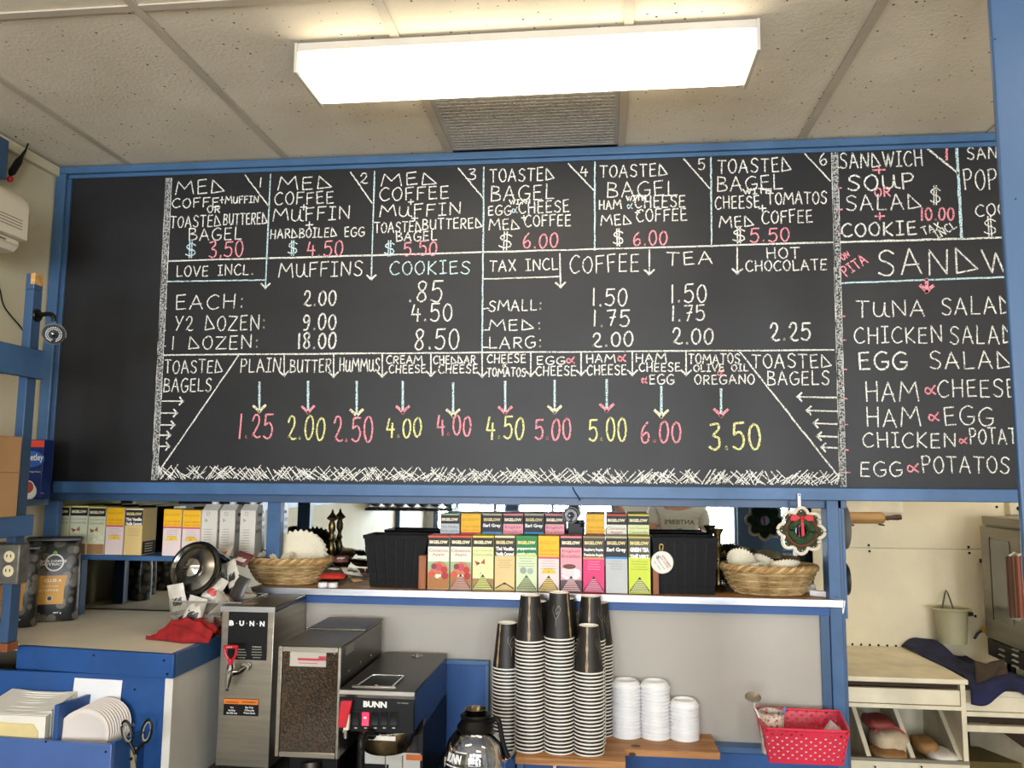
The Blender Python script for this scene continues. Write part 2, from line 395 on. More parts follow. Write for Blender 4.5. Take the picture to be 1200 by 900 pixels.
# ceiling: grid bars and tiles, each tile its own piece
ceil = struct('ceiling', MB().box(LX, RX, FY, KY, CZ + .03, CZ + .08), tile_m)
XJ = [LX + .0] + [-1.745 + .606 * k for k in range(8)] + [RX]
YJ = [FY, -1.885 - 1.22, -1.885, -.665, .555, 1.775, 2.995, KY]
for i in range(len(XJ) - 1):
    for j in range(len(YJ) - 1):
        x0, x1, y0, y1 = XJ[i] + .004, XJ[i + 1] - .004, YJ[j] + .004, YJ[j + 1] - .004
        if i == 3 and j == 5: y1 = 2.135
        if x1 - x0 < .05: continue
        dz = random.uniform(0, .002)
        t = struct('ceiling_tile', MB().box(x0, x1, y0, y1, CZ - .001 + dz, CZ + .012 + dz), tile_m, parent=ceil)
for x in XJ[1:-1]:
    struct('ceiling_bar', MB().box(x - .0125, x + .0125, FY, KY, CZ - .006, CZ - .001), bar_m, .001, ceil)
for y in YJ[1:-1]:
    for i in range(len(XJ) - 1):
        struct('ceiling_bar', MB().box(XJ[i] + .013, XJ[i + 1] - .013, y - .0125, y + .0125, CZ - .006, CZ - .001), bar_m, .001, ceil)
struct('trim_1', MB().box(LX, LX + .02, FY, BY, CZ - .045, CZ - .008), cream_w, .002)

# return-air grille in the bay above the board
vx0, vx1, vy0, vy1 = XJ[3] + .013, XJ[4] - .013, 2.14, 2.722
vt = thing('air_grille', 'grey metal egg-crate air grille in the ceiling between the lamp and the board', 'air grille', ((vx0 + vx1) / 2, (vy0 + vy1) / 2, CZ))
grille_m = mat('grille_metal', 'b0aba3', .5, .1, var=.1, scale=6); dark_m = mat('grille_dark', '5f5b56', .8)
fr = MB()
fr.box(vx0, vx0 + .012, vy0, vy1, CZ - .004, CZ + .01); fr.box(vx1 - .012, vx1, vy0, vy1, CZ - .004, CZ + .01)
fr.box(vx0 + .012, vx1 - .012, vy0, vy0 + .012, CZ - .004, CZ + .01); fr.box(vx0 + .012, vx1 - .012, vy1 - .012, vy1, CZ - .004, CZ + .01)
obj('grille_frame', fr, grille_m, vt)
mbs = MB(); n = 26
for k in range(1, n): y = vy0 + (vy1 - vy0) * k / n; mbs.box(vx0 + .012, vx1 - .012, y - .0062, y + .0062, CZ - .003, CZ + .004)
n = 40
for k in range(1, n): x = vx0 + (vx1 - vx0) * k / n; mbs.box(x - .0025, x + .0025, vy0 + .012, vy1 - .012, CZ - .002, CZ + .004)
obj('grille_mesh', mbs, grille_m, vt, kind='stuff')
obj('backing', MB().box(vx0, vx1, vy0, vy1, CZ + .012, CZ + .02), dark_m, vt)

# fluorescent fittings
housing_m = mat('lamp_housing', 'b9b3a8', .5, var=.04)
diff_m = bpy.data.materials.new('lamp_diffuser'); diff_m.use_nodes = True
_b = diff_m.node_tree.nodes['Principled BSDF']; _b.inputs['Base Color'].default_value = lin('fff8e8'); _b.inputs['Roughness'].default_value = .3
_b.inputs['Emission Color'].default_value = lin('fff0d4'); _b.inputs['Emission Strength'].default_value = 7
_N = diff_m.node_tree.nodes; _L = diff_m.node_tree.links   # the tubes end a little short of the fitting's ends
_t = _N.new('ShaderNodeTexCoord'); _s = _N.new('ShaderNodeSeparateXYZ'); _L.new(_t.outputs['Object'], _s.inputs[0])
_a = _N.new('ShaderNodeMath'); _a.operation = 'ABSOLUTE'; _L.new(_s.outputs[0], _a.inputs[0])
_r = _N.new('ShaderNodeMapRange'); _r.interpolation_type = 'SMOOTHSTEP'; _r.inputs[1].default_value = .52; _r.inputs[2].default_value = .6; _r.inputs[3].default_value = 7.5; _r.inputs[4].default_value = .75
_L.new(_a.outputs[0], _r.inputs[0]); _L.new(_r.outputs[0], _b.inputs['Emission Strength'])
lx0, lx1, ly0, ly1, lz = -.806, .398, 1.968, 2.172, 2.708
lt = thing('ceiling_light', 'long boxy fluorescent ceiling light switched on above the menu board', 'ceiling light', ((lx0 + lx1) / 2, (ly0 + ly1) / 2, CZ - .006), 'fluorescent fittings on the ceiling')
obj('housing', MB().box(lx0 + .006, lx1 - .006, ly0, ly1, CZ - .028, CZ - .006), housing_m, lt, bevel=.002)
obj('diffuser', MB().prism([(lx0 + .008, ly0 + .004, CZ - .028), (lx0 + .008, ly0 + .008, lz + .004), (lx0 + .008, ly0 + .02, lz), (lx0 + .008, ly1 - .02, lz), (lx0 + .008, ly1 - .008, lz + .004), (lx0 + .008, ly1 - .004, CZ - .028)], (lx1 - lx0 - .016, 0, 0)), diff_m, lt)
for a, b in ((lx0, lx0 + .008), (lx1 - .008, lx1)):
    obj('end_cap', MB().box(a, b, ly0 - .003, ly1 + .003, lz - .003, CZ - .006), housing_m, lt, bevel=.0015)
copy_tree(lt, 'unseen ceiling light added for fill over the shop floor, the nearer to the windows', loc=(-.2, -2.3, CZ - .006))  # unseen copy of the fitting, added as fill light
copy_tree(lt, 'unseen ceiling light added for fill over the shop floor behind the photographer', loc=(.9, -.6, CZ - .006))  # another unseen fill copy behind the camera
kl = copy_tree(lt, 'unseen ceiling light added to brighten the kitchen beyond the board', loc=(1.5, 3.3, CZ - .006))  # unseen copy added to lift the brightness of the kitchen wall

copy_tree(lt, 'unseen ceiling light added to brighten the left side, out of the picture', loc=(-1.25, .75, CZ - .006))  # added off-frame to brighten the left counter and ceiling
copy_tree(lt, 'unseen ceiling light added to brighten the right side, out of the picture', loc=(1.6, .75, CZ - .006))  # added off-frame on the right for extra brightness
# painted post close on the right, in front of the board's end
py_ = 1.5
x0 = at(1177, 280, 'Y', py_).x
pr = struct('trim_2', MB().box(x0, x0 + .13, py_, py_ + .012, 0, CZ - .007), blue_g, .003)
for (x, y) in ((1166, 46), (1190, 233)):
    p = P(x, y, py_ - .0005); struct('nail_hole', MB().cyl(p, p + Vector((0, -.001, 0)), .0016, .0016, 8), black_pl, parent=pr)

# ================================================================ MENU BOARD
bz0, bz1 = 1.612, 2.752
bx0, bx1 = -1.985, 1.45
board_m = mat('chalkboard_slate', '222225', .46, col2='1a1a1c', scale=3.2, stretch=(1, 1, 1.6), bump=.03, spec=.35)
bd = thing('chalkboard', 'long black chalkboard menu in a blue painted frame with handwritten prices', 'chalkboard', ((bx0 + bx1) / 2, BY, bz0))
obj('slate', MB().box(bx0, bx1, BY, BY + .02, bz0, bz1), board_m, bd)
fw = .02
rail_m = mat('rail_blue', '3f6186', .42, var=.12, scale=6, bump=.1)
obj('top_rail', MB().box(LX + .006, 1.5, BY - fw, BY + .02, 2.761, CZ - .007), rail_m, bd, bevel=.003)
obj('top_bead', MB().box(bx0 - .0, 1.5, BY - .008, BY + .02, 2.746, 2.761), rail_m, bd, bevel=.002)
obj('left_stile', MB().box(LX + .006, LX + .046, BY - fw, BY + .02, 1.56, 2.7605), rail_m, bd, bevel=.003)
obj('left_bead', MB().box(LX + .046, LX + .062, BY - .008, BY + .02, bz0, 2.7455), blue_g, bd, bevel=.002)
zr1 = P(600, 568.5, BY - .03).z; zr0 = P(600, 583, BY - .03).z
obj('bottom_rail', MB().box(P(63, 565, BY - .03).x, 1.5, BY - .035, BY + .02, zr0, zr1), blue, bd, bevel=.003)
obj('bottom_backing', MB().box(LX + .01, .79, BY + .02, BY + .04, 1.55, 1.62), blue_g, bd, bevel=.002)

CY = BY - .0006
C = {'w': chalk_mat('chalk_white', 'e6e4dd'), 'p': chalk_mat('chalk_pink', 'f096a2'), 'y': chalk_mat('chalk_yellow', 'e6e39a'),
     'b': chalk_mat('chalk_pale_blue', 'c5dfe4'), 'c': chalk_mat('chalk_cream', 'ece2bd'), 'g': chalk_mat('chalk_grey', 'a8a8a6', thr=.42, scale=160)}
CN = {'w': None, 'p': 'pink chalk writing', 'y': 'yellow chalk writing', 'b': 'pale blue chalk writing', 'c': 'cream chalk writing', 'g': 'grey chalk'}
def bpt(px, py): v = P(px, py, CY); return Vector((v.x, v.z))
def write(s, x0, x1, yt, yb, col='w', w_=1.7, tilt=0, name='chalk_writing'):
    """handwritten line filling the slot measured on the board"""
    yc = (yt + yb) / 2; xc = (x0 + x1) / 2
    a = bpt(x0, yc).x; b = bpt(x1, yc).x; zt = bpt(xc, yt).y; zb = bpt(xc, yb).y; h = zt - zb
    ws = [GL[ch][0] if ch in GL else .75 for ch in s]; gap = .28
    tot = sum(ws) + gap * (len(s) - 1); k = (b - a) / tot; x = 0; mb = MB(); ww = w_ * .0026
    for ch, cw in zip(s, ws):
        if ch in GL:
            ox = a + x * k; rot = random.uniform(-.05, .05); sc = random.uniform(.93, 1.04); dz = random.uniform(-.03, .03) * h
            for st in GL[ch][1:]:
                pts = st
                if st[0] == 's': pts = smooth(st[1:], 4)
                q = []
                for p_ in pts:
                    u, v = p_[0], p_[1]
                    lx = u * cw * k; lz = v * h * sc
                    X = ox + lx - rot * (lz - h / 2); Z = zb + dz + lz + rot * lx
                    if tilt:
                        cx, cz = (a + b) / 2, (zb + zt) / 2; ct, sn = math.cos(tilt), math.sin(tilt)
                        X, Z = cx + (X - cx) * ct - (Z - cz) * sn, cz + (X - cx) * sn + (Z - cz) * ct
                    q.append((X, Z))
                ribbon(mb, q, ww, CY - random.uniform(0, .0003))
        x += cw + gap
    return obj(name, mb, C[col], bd, CN[col], recalc=False)
def stroke(pts, col='w', w_=1.5, name='chalk_line', dense=6):
    q = []
    for i in range(len(pts) - 1):
        a, b = bpt(*pts[i]), bpt(*pts[i + 1])
        for k in range(dense): q.append(a.lerp(b, k / dense) + Vector((random.uniform(-1, 1), random.uniform(-1, 1))) * .0008)
    q.append(bpt(*pts[-1]))
    mb = MB(); ribbon(mb, q, w_ * .00295, CY, .2); return obj(name, mb, C[col], bd, CN[col], recalc=False)
def arrow(x0, y0, x1, y1, col='w', head=8, hc=None, w_=1.7, hw=2):
    mb = MB(); a, b = bpt(x0, y0), bpt(x1, y1)
    q = [a.lerp(b, k / 6) for k in range(7)]; ribbon(mb, q, w_ * .00295, CY, .2)
    o = obj('chalk_arrow', mb, C[col], bd, CN[col], recalc=False)
    t = (b - a).normalized(); n_ = Vector((-t.y, t.x)); h = head * .0029; m2 = MB()
    ribbon(m2, smooth([b - t * h + n_ * h * .95, b - t * h * .45 + n_ * h * .35, b], 3), hw * .00295, CY - .0003)
    ribbon(m2, smooth([b - t * h - n_ * h * .95, b - t * h * .45 - n_ * h * .35, b], 3), hw * .00295, CY - .0003)
    obj('arrow_head', m2, C[hc or col], bd, CN[hc or col], recalc=False)
W = write
for a in [
 ('MED', 206, 263, 211, 227), ('COFFE', 202, 257, 232, 243), ('+MUFFIN', 258, 303, 230, 238), ('OR', 243, 258, 241, 249), ('TOASTED', 200, 259, 253, 266), ('BUTTERED', 262, 313, 250, 263),
 ('BAGEL', 221, 284, 267, 281), ('1', 303, 308, 208, 219), ('MED', 326, 389, 207, 222), ('COFFEE', 322, 391, 225, 239), ('+', 352, 360, 239, 246), ('MuFFIN', 320, 410, 243, 258), ('+', 358, 367, 260, 268),
 ('HARDBOILED EGG', 317, 427, 267, 278), ('2', 422, 431, 203, 215), ('MED', 447, 512, 202, 217), ('COFFEE', 445, 526, 219, 234), ('+', 478, 485, 233, 240), ('MuFFIN', 445, 540, 239, 253), ('+', 482, 490, 252, 259),
 ('TOASTED', 439, 494, 260, 272), ('BUTTERED', 495, 565, 256, 268), ('BAGEL', 464, 512, 271, 282), ('3', 548, 558, 198, 210),
 ('LOVE INCL.', 207, 297, 311, 323), ('MuFFINS', 327, 425, 307, 324), ('EACH:', 206, 286, 345, 362), ('2.00', 356, 394, 341, 358, 'w', 2.3), ('.85', 479, 519, 329, 353, 'w', 2.1), ('4.50', 482, 530, 356, 376, 'w', 2.1), ('8.50', 486, 538, 385, 409, 'w', 2.1),
 ('Y2 DOZEN:', 205, 311, 370, 387), ('9.00', 355, 394, 368, 386, 'w', 2.3), ('18.00', 349, 394, 390, 408, 'w', 2.4), ('1 DOZEN:', 201, 303, 394, 409),
 ('TOASTED', 574, 649, 197, 212), ('BAGEL', 575, 650, 216, 234), ('WITH', 597, 621, 234, 239), ('EGG', 572, 599, 241, 252), ('CHEESE', 608, 667, 235, 249), ('+', 611, 617, 252, 258), ('MED', 573, 609, 257, 269), ('COFFEE', 615, 669, 252, 265), ('4', 680, 689, 195, 207),
 ('TOASTED', 703, 782, 193, 207), ('BAGEL', 711, 794, 212, 230), ('WITH', 734, 757, 229, 235), ('HAM', 702, 728, 235, 245), ('CHEESE', 744, 803, 229, 243), ('+', 744, 750, 246, 252), ('MED', 704, 740, 252, 264), ('COFFEE', 746, 805, 245, 259), ('5', 818, 826, 186, 199),
 ('TOASTED', 841, 927, 186, 202), ('BAGEL', 840, 917, 206, 223), ('WITH', 871, 904, 221, 227), ('CHEESE', 838, 890, 230, 244), ('TOMATOS', 899, 969, 225, 239), ('+', 889, 898, 240, 249), ('MED', 843, 883, 253, 266), ('COFFEE', 893, 952, 246, 261), ('6', 960, 969, 179, 193),
 ('TAX INCL', 574, 654, 304, 317), ('COFFEE', 668, 749, 299, 319), ('TEA', 781, 835, 295, 310), ('HOT', 898, 937, 290, 303), ('CHOCOLATE', 874, 969, 305, 317), ('SMALL:', 573, 635, 351, 364), ('MED:', 573, 634, 374, 387), ('LARG:', 573, 635, 395, 408),
 ('1.50', 694, 735, 338, 358, 'w', 2), ('1.75', 695, 738, 363, 382, 'w', 2), ('2.00', 694, 742, 389, 406, 'w', 2.2), ('1.50', 786, 828, 333, 354, 'w', 2), ('1.75', 787, 826, 358, 376, 'w', 2), ('2.00', 788, 836, 385, 403, 'w', 2.2), ('2.25', 902, 950, 378, 399, 'w', 2.3),
 ('TOASTED', 193, 261, 422, 437), ('BAGELS', 192, 248, 443, 459), ('PLAIN', 282, 329, 420, 436), ('BUTTER', 340, 388, 421, 436), ('HuMMuS', 398, 445, 420, 435), ('CREAM', 453, 495, 417, 426), ('CHEESE', 456, 499, 428, 437), ('CHEDDAR', 508, 557, 417, 426), ('CHEESE', 514, 560, 427, 437),
 ('CHEESE', 571, 616, 415, 425), ('&', 589, 594, 425, 431, 'w', 1.2), ('TOMATOS', 571, 616, 431, 441), ('EGG', 629, 662, 418, 427), ('CHEESE', 628, 675, 429, 440), ('HAM', 687, 721, 415, 425), ('CHEESE', 688, 734, 428, 439),
 ('HAM', 745, 781, 414, 424), ('CHEESE', 749, 797, 425, 435), ('EGG', 761, 790, 439, 450), ('TOMATOS', 807, 867, 415, 426), ('OLIVE OIL', 813, 877, 427, 435), ('OREGANO', 814, 884, 439, 450), ('TOASTED', 881, 974, 415, 431), ('BAGELS', 899, 972, 435, 451),
 ('SANDWICH', 984, 1081, 178, 196), ('SOuP', 993, 1071, 204, 222, 'w', 2.2), ('SALAD', 991, 1079, 228, 246), ('COOKIE', 986, 1074, 260, 276, 'w', 2.1), ('SAND', 1133, 1182, 172, 186), ('POP', 1129, 1168, 199, 222), ('COOKIE', 1143, 1215, 238, 252), ('SANDW', 1028, 1184, 292, 321, 'w', 2.1),
 ('TuNA', 1003, 1084, 351, 371), ('SALAD', 1103, 1186, 348, 368), ('CHICKEN', 1001, 1104, 383, 402), ('SALAD', 1113, 1188, 381, 403), ('EGG', 1006, 1063, 412, 433, 'w', 2.3), ('SALAD', 1089, 1185, 412, 432), ('HAM', 1014, 1076, 447, 470), ('CHEESE', 1099, 1191, 445, 465),
 ('HAM', 1015, 1078, 478, 500), ('EGG', 1106, 1164, 477, 498), ('CHICKEN', 1011, 1120, 507, 524), ('POTATOS', 1136, 1214, 502, 520), ('EGG', 1008, 1057, 541, 558), ('POTATOS', 1080, 1183, 534, 554),
 ('COOKIES', 457, 551, 306, 321, 'b'), ('$', 217, 230, 284, 302, 'b'), ('$', 337, 349, 282, 299, 'b'), ('$', 450, 463, 282, 300, 'b'), ('$', 584, 601, 271, 292, 'w'), ('$', 718, 731, 268, 288, 'w'), ('$', 858, 874, 267, 285, 'w'), ('$', 1089, 1103, 217, 239, 'w', 1.5), ('$', 1152, 1168, 254, 276, 'w', 1.5), ('&', 600, 606, 243, 250, 'b', 1.3), ('&', 735, 741, 238, 245, 'b', 1.3),
 ('3,50', 245, 285, 283, 301, 'p', 2), ('4.50', 360, 402, 283, 300, 'p', 2), ('5.50', 473, 512, 283, 299, 'p', 2), ('6.00', 613, 654, 273, 290, 'p', 2), ('6.00', 742, 782, 271, 287, 'p', 2), ('5.50', 879, 925, 267, 283, 'p', 2),
 ('&', 664, 673, 418, 426, 'p', 2), ('&', 724, 733, 415, 424, 'p', 2), ('&', 752, 758, 441, 449, 'p', 2), ('&', 841, 848, 433, 441, 'p', 1.8), ('+', 1022, 1038, 195, 204, 'p', 2.2), ('OR', 1025, 1043, 220, 230, 'p', 2), ('+', 1025, 1037, 249, 258, 'p', 2.2), ('10.00', 1079, 1118, 244, 258, 'p', 2.3), ('1', 1106, 1113, 172, 187, 'p', 3),
 ('&', 1084, 1096, 452, 463, 'p', 2), ('&', 1088, 1100, 483, 494, 'p', 2), ('&', 1124, 1133, 513, 520, 'p', 1.8), ('&', 1063, 1076, 543, 554, 'p', 2), ('+', 1171, 1182, 205, 216, 'p', 2)]:
    W(*a)
W('TAX', 1080, 1102, 263, 272, 'w', 1.6, .35); W('INCL', 1094, 1121, 265, 274, 'w', 1.6, .55); W('ON', 985, 995, 296, 303, 'p', 1.7, .5); W('PITA', 985, 1017, 305, 317, 'p', 1.7, .62)
for x, c, x1, yt, yb, s in ((280, 'p', 320, 486, 514, '1.25'), (337, 'y', 381, 488, 515, '2.00'), (391, 'p', 437, 488, 517, '2.50'), (453, 'y', 494, 489, 512, '4.00'), (512, 'p', 552, 487, 510, '4.00'), (570, 'y', 614, 489, 514, '4.50'),
                            (627, 'p', 669, 491, 515, '5.00'), (690, 'y', 734, 490, 516, '5.00'), (751, 'p', 798, 494, 518, '6.00'), (831, 'y', 891, 495, 526, '3.50')):
    W(s, x, x1, yt, yb, c, 2.4 if x != 831 else 2.8)
for x, y0, y1, hc in ((304, 448, 483, 'c'), (361, 447, 484, 'p'), (418, 447, 488, 'c'), (472, 447, 484, 'p'), (531, 449, 488, 'c'), (592, 447, 485, 'p'), (650, 446, 484, 'c'), (711, 445, 482, 'p'), (775, 453, 489, 'c'), (845, 456, 488, 'p')):
    arrow(x, y0, x, y1, 'b', 8, hc, 2.6, 3)
for a in (((317, 204), (311, 338)), ((439, 201), (435, 328))): arrow(*a[0], *a[1], 'b', 6, 'w', 1.7)
arrow(656, 297, 657, 337, 'w', 6); arrow(761, 293, 761, 322, 'w', 6); arrow(864, 290, 864, 321, 'w', 6)
for x, y0, y1 in ((333, 416, 441), (391, 416, 442), (448, 415, 442), (505, 415, 441), (565, 415, 442), (622, 414, 441), (681, 413, 440), (741, 413, 440), (804, 412, 440)): arrow(x, y0, x, y1, 'w', 6)
for y, x in ((470, 215), (484, 208), (498, 205), (510, 200), (523, 199)): arrow(187, y, x, y, 'w', 5)
for y, x in ((465, 934), (481, 945), (496, 953), (511, 957), (524, 962)): arrow(981, y + 1, x, y, 'w', 5)
arrow(1086, 327, 1086, 342, 'p', 7, 'p', 3.5, 4)
for a, b, c, w_ in (((193, 306), (977, 284), 'w', 1.9), ((188, 416), (977, 410), 'w', 1.8), ((977, 284), (1190, 278), 'w', 2.2), ((980, 332), (1195, 324), 'b', 1.8), ((194, 330), (312, 328), 'b', 1.5), ((567, 327), (656, 324), 'w', 1.5),
                    ((567, 196), (565, 413), 'b', 1.8), ((697, 190), (697, 293), 'b', 1.8), ((833, 184), (834, 289), 'b', 1.8), ((1121, 170), (1127, 279), 'b', 3), ((287, 205), (316, 243), 'w', 1.6), ((411, 202), (436, 238), 'w', 1.6), ((537, 197), (566, 232), 'w', 1.6),
                    ((666, 192), (696, 223), 'w', 1.6), ((801, 186), (832, 221), 'w', 1.6), ((943, 180), (973, 212), 'w', 1.6), ((1084, 172), (1123, 203), 'w', 2.2), ((280, 416), (184, 556), 'w', 1.6), ((866, 411), (984, 560), 'w', 1.7)):
    stroke([a, b], c, w_, dense=24)
for (x, y, c) in ((978, 197, 'w'), (979, 221, 'p'), (980, 246, 'p'), (981, 273, 'p'), (983, 371, 'p'), (984, 399, 'p'), (985, 433, 'p'), (986, 467, 'p'), (986, 497, 'p'), (987, 527, 'p'), (989, 554, 'p'), (188, 361, 'w'), (187, 387, 'w'), (187, 406, 'w'), (566, 362, 'w'), (566, 387, 'w'), (566, 407, 'w')):
    stroke([(x, y), (x + 7, y + random.uniform(-1, .5))], c, 1.5, 'chalk_tick', 2)
for top, bot, wpx in (((198, 209), (181, 562), 6.5), ((978, 179), (988, 570), 7)):
    mb = MB()
    for k in range(5):
        o_ = (k / 4 - .5) * (wpx - 1.5); a, b = bpt(top[0] + o_, top[1]), bpt(bot[0] + o_, bot[1])
        ribbon(mb, [a.lerp(b, i / 40) + Vector((random.uniform(-.0012, .0012), 0)) for i in range(41)], .0052, CY - .0001 * k, .3)
    obj('chalk_band', mb, C['g'], bd, 'rough grey chalk band', recalc=False)
    stroke([(top[0] - wpx / 2, top[1]), (bot[0] - wpx / 2, bot[1])], 'w', 1.1, dense=40)
    stroke([(top[0] + wpx / 2, top[1]), (bot[0] + wpx / 2, bot[1])], 'w', 1.1, dense=40)
mb = MB(); x = 186
while x < 982:
    yb = 562 + (x - 186) / 796 * 7
    x2 = x + random.uniform(8, 17) * random.choice((-1, 1)); yt = yb - random.uniform(10, 18)
    ribbon(mb, [bpt(x, yb + random.uniform(-3, 0)), bpt(max(186, min(984, x2)), yt)], .0032, CY - random.uniform(0, .0004))
    x += random.uniform(1.6, 3.2)
obj('chalk_hatching', mb, C['w'], bd, 'band of crossed chalk strokes', recalc=False, kind='stuff')
# ================================================================ LEFT SIDE
CT = 1.13   # left counter top
fl_ = at(20, 757, 'Z', CT); fr_ = at(207, 768, 'Z', CT); cxr = -1.225
ct = thing('counter', 'cream topped side counter with blue painted edging under the coffee bags', 'counter', (-1.6, 2.6, 0))
obj('countertop', MB().prism([(LX + .002, fl_.y + .02, CT - .018), (fl_.x, fl_.y + .02, CT - .018), (cxr - .02, fr_.y + .02, CT - .018), (cxr - .02, MY - .012, CT - .018), (LX + .002, MY - .012, CT - .018)], (0, 0, .018)), lami, ct, bevel=.002)
obj('edging', MB().prism([(fl_.x - .0, fl_.y, CT - .066), (cxr, fr_.y, CT - .066), (cxr, fr_.y + .019, CT - .066), (fl_.x, fl_.y + .019, CT - .066)], (0, 0, .067)), blue_d, ct, 'deep blue front edging', .002)
obj('edging', MB().box(cxr - .019, cxr, fr_.y + .02, 2.9, CT - .066, CT + .001), blue, ct, bevel=.002)
cf = fr_.y + .03
obj('cabinet_front', MB().box(LX + .002, cxr - .028, cf, cf + .018, 0.02, CT - .067), blue_d, ct)
obj('cabinet_side', MB().box(cxr - .025, cxr - .008, cf + .002, 2.95, 0.02, CT - .067), white_p, ct, 'white side panel')
obj('corner_strip', MB().box(cxr - .03, cxr - .006, cf - .016, cf - .001, 0.02, CT - .067), white_p, ct, 'white corner strip', .001)
for (x, y) in ((110, 768), (192, 774), (196, 790), (158, 808), (202, 800)):
    p = P(x, y, fr_.y - .001 if y < 797 else cf - .001)
    obj('screw', MB().cyl(p, p + Vector((0, -.002, 0)), .0035, .003, 8), black_pl, ct)
# mirror behind the counter and the serving shelf
mr_ = thing('mirror', 'long wall mirror behind the serving shelf reflecting the shop', 'mirror', (-.6, MY, 1.1))
obj('mirror_glass', MB().box(LX + .003, .735, MY, MY + .008, 1.1, 1.6), mirror_m, mr_)
obj('mirror_backing', MB().box(LX + .003, .735, MY + .009, MY + .018, 1.1, 1.6), dark_pl, mr_)

# rack on the left: uprights, rails, shelf
px_ = at(41, 320, 'Y', 2.25).x
ry = 2.25
rk = thing('shelf_rack', 'blue painted timber shelf rack on the left wall with a chipped post top', 'shelf rack', (px_, ry, CT))
zt = P(41, 320, ry).z
zb_ = CT + .001
obj('upright', MB().box(px_ - .028, px_ + .0, ry + .0, ry + .04, zb_ + .025, zt - .05), blue_g, rk, bevel=.002)
obj('upright_top', MB().prism([(px_ - .028, ry, zt - .0495), (px_, ry, zt - .0495), (px_, ry, zt), (px_ - .028, ry, zt)], (0, .04, 0)), blue_g, rk, bevel=.002)
obj('bare_wood_chip', MB().box(px_ - .012, px_ + .0025, ry - .0012, ry + .038, zt - .034, zt + .0012), wood('bare_wood', 'cfa468', 'a97f48'), rk, 'bare wood where the paint has chipped', .001)
# rails run along the wall, towards the photographer
for i, (yt, yb) in enumerate(((409, 443), (604, 629))):
    z1 = P(46, yt, ry).z; z0 = P(46, yb, ry).z
    obj('rail', MB().box(px_ + .002, px_ + .022, .9, ry + .045, z0, z1), blue, rk, bevel=.002)
    if i == 0:
        obj('shelf_board', MB().box(LX + .004, px_ - .03, .9, ry - .02, z0 + .01, z0 + .03), blue_g, rk, bevel=.001)
z1 = P(46, 604, ry).z
sh_y1 = 2.72; sz_ = P(40, 584, 2.66).z
obj('shelf_board', MB().box(LX + .004, P(53, 586, 2.64).x, ry + .046, 2.66, sz_ - .022, sz_), blue_g, rk, bevel=.001)
zc_ = P(10, 606, 2.0).z
obj('shelf_board', MB().box(LX + .004, px_ + .001, .9, ry - .01, z1 - .02, z1), blue_g, rk, bevel=.001)
obj('foot', MB().box(px_ - .03, px_ + .002, ry - .002, ry + .042, zb_, zb_ + .024), walnut, rk, 'brown wooden foot')
# cardboard box on the rack
p0 = at(20, 600, 'Y', 2.15)
cb = thing('cardboard_box', 'plain brown cardboard box on the blue rack at the left edge', 'box', (p0.x - .1, 1.9, z1))
zt_ = P(15, 511, 2.1).z
obj('carton', MB().box(p0.x - .2, p0.x, 1.85, 2.15, z1 + .001, zt_), card, cb, bevel=.003)
zz = P(10, 553, 1.85).z
obj('tape', MB().box(p0.x - .2, p0.x + .0006, 1.8494, 2.1506, zz - .003, zz), mat('box_crease', '8d6a48', .7), cb, 'darker crease line')
obj('flap', MB().box(p0.x - .199, p0.x - .001, 1.851, 1.995, zt_ + .0005, zt_ + .003), card, cb)
# socket box on the post
sp = P(9, 662, 2.2)
so = thing('power_outlet', 'grey metal double power outlet box on the blue post', 'outlet', (sp.x, 2.2, sp.z - .05))
zo0, zo1 = P(9, 685, 2.2).z, P(9, 638, 2.2).z; xo1 = P(22, 660, 2.2).x
obj('wall_box', MB().box(xo1 - .075, xo1, 2.2, 2.244, zo0, zo1), mat('galvanised_plate', '77746e', .5, .6, var=.25, scale=30), so, bevel=.004)
for zc2 in (P(9, 652, 2.2).z, P(9, 669, 2.2).z):
    xc = P(12, 652, 2.2).x
    rc = obj('socket', MB().lathe([(.0001, 0), (.0165, 0), (.0165, .003), (.0001, .004)], (xc, 2.1985, zc2), 16, Matrix.Rotation(PI / 2, 3, 'X')), mat('socket_cream', 'd8caa4', .4), so, 'cream socket face')
    for dx in (-.006, .006): obj('slot', MB().box(xc + dx - .001, xc + dx + .001, 2.193, 2.1945, zc2 - .002, zc2 + .006), black_pl, rc)

# blue tea box with its cup picture (writing as on the pack)
bY = 2.6
bxr = P(61, 550, bY + .05); bxl = P(-5, 550, bY).x; zt_ = P(52, 515, bY).z
navy = mat('navy_carton', '142f74', .35, var=.2, scale=12)
tb = thing('tea_carton', 'dark blue tea carton with a red stripe and tea cup picture on the rack', 'tea box', ((bxl + bxr.x) / 2, bY, sz_))
obj('carton', MB().box(bxl, bxr.x, bY, bY + .05, sz_ + .001, zt_), navy, tb, bevel=.002)
y_ = bY - .0006
z_ = lambda py: P(45, py, bY).z
x_ = lambda px: P(px, 550, bY).x
obj('red_stripe', sheet(MB(), x_(10), x_(50), z_(524), z_(516), y_), flat('d8452c'), tb, 'orange red stripe', recalc=False)
mb = MB(); e = [Vector((x_(34) + .055 * math.cos(a), y_, z_(538) + .028 * math.sin(a))) for a in [2 * PI * k / 24 for k in range(24)]]
mb.add([v for v in e if True], [tuple(range(24))]); obj('logo_oval', mb, flat('2b62b8'), tb, recalc=False)
txt('Tetley', (x_(40), y_ - .0004, z_(537)), .064, .03, flat('f2f2f2'), tb, name='brand_text')
txt('Orange Pekoe', (x_(40), y_ - .0004, z_(553)), .05, .008, flat('e8e8f2'), tb, bold=0)
c_ = Vector((x_(36), y_ - .0003, z_(574)))
obj('saucer_picture', disc(MB(), c_ + Vector((0, 0, -.006)), .028), flat('e8e4dc'), tb, recalc=False)
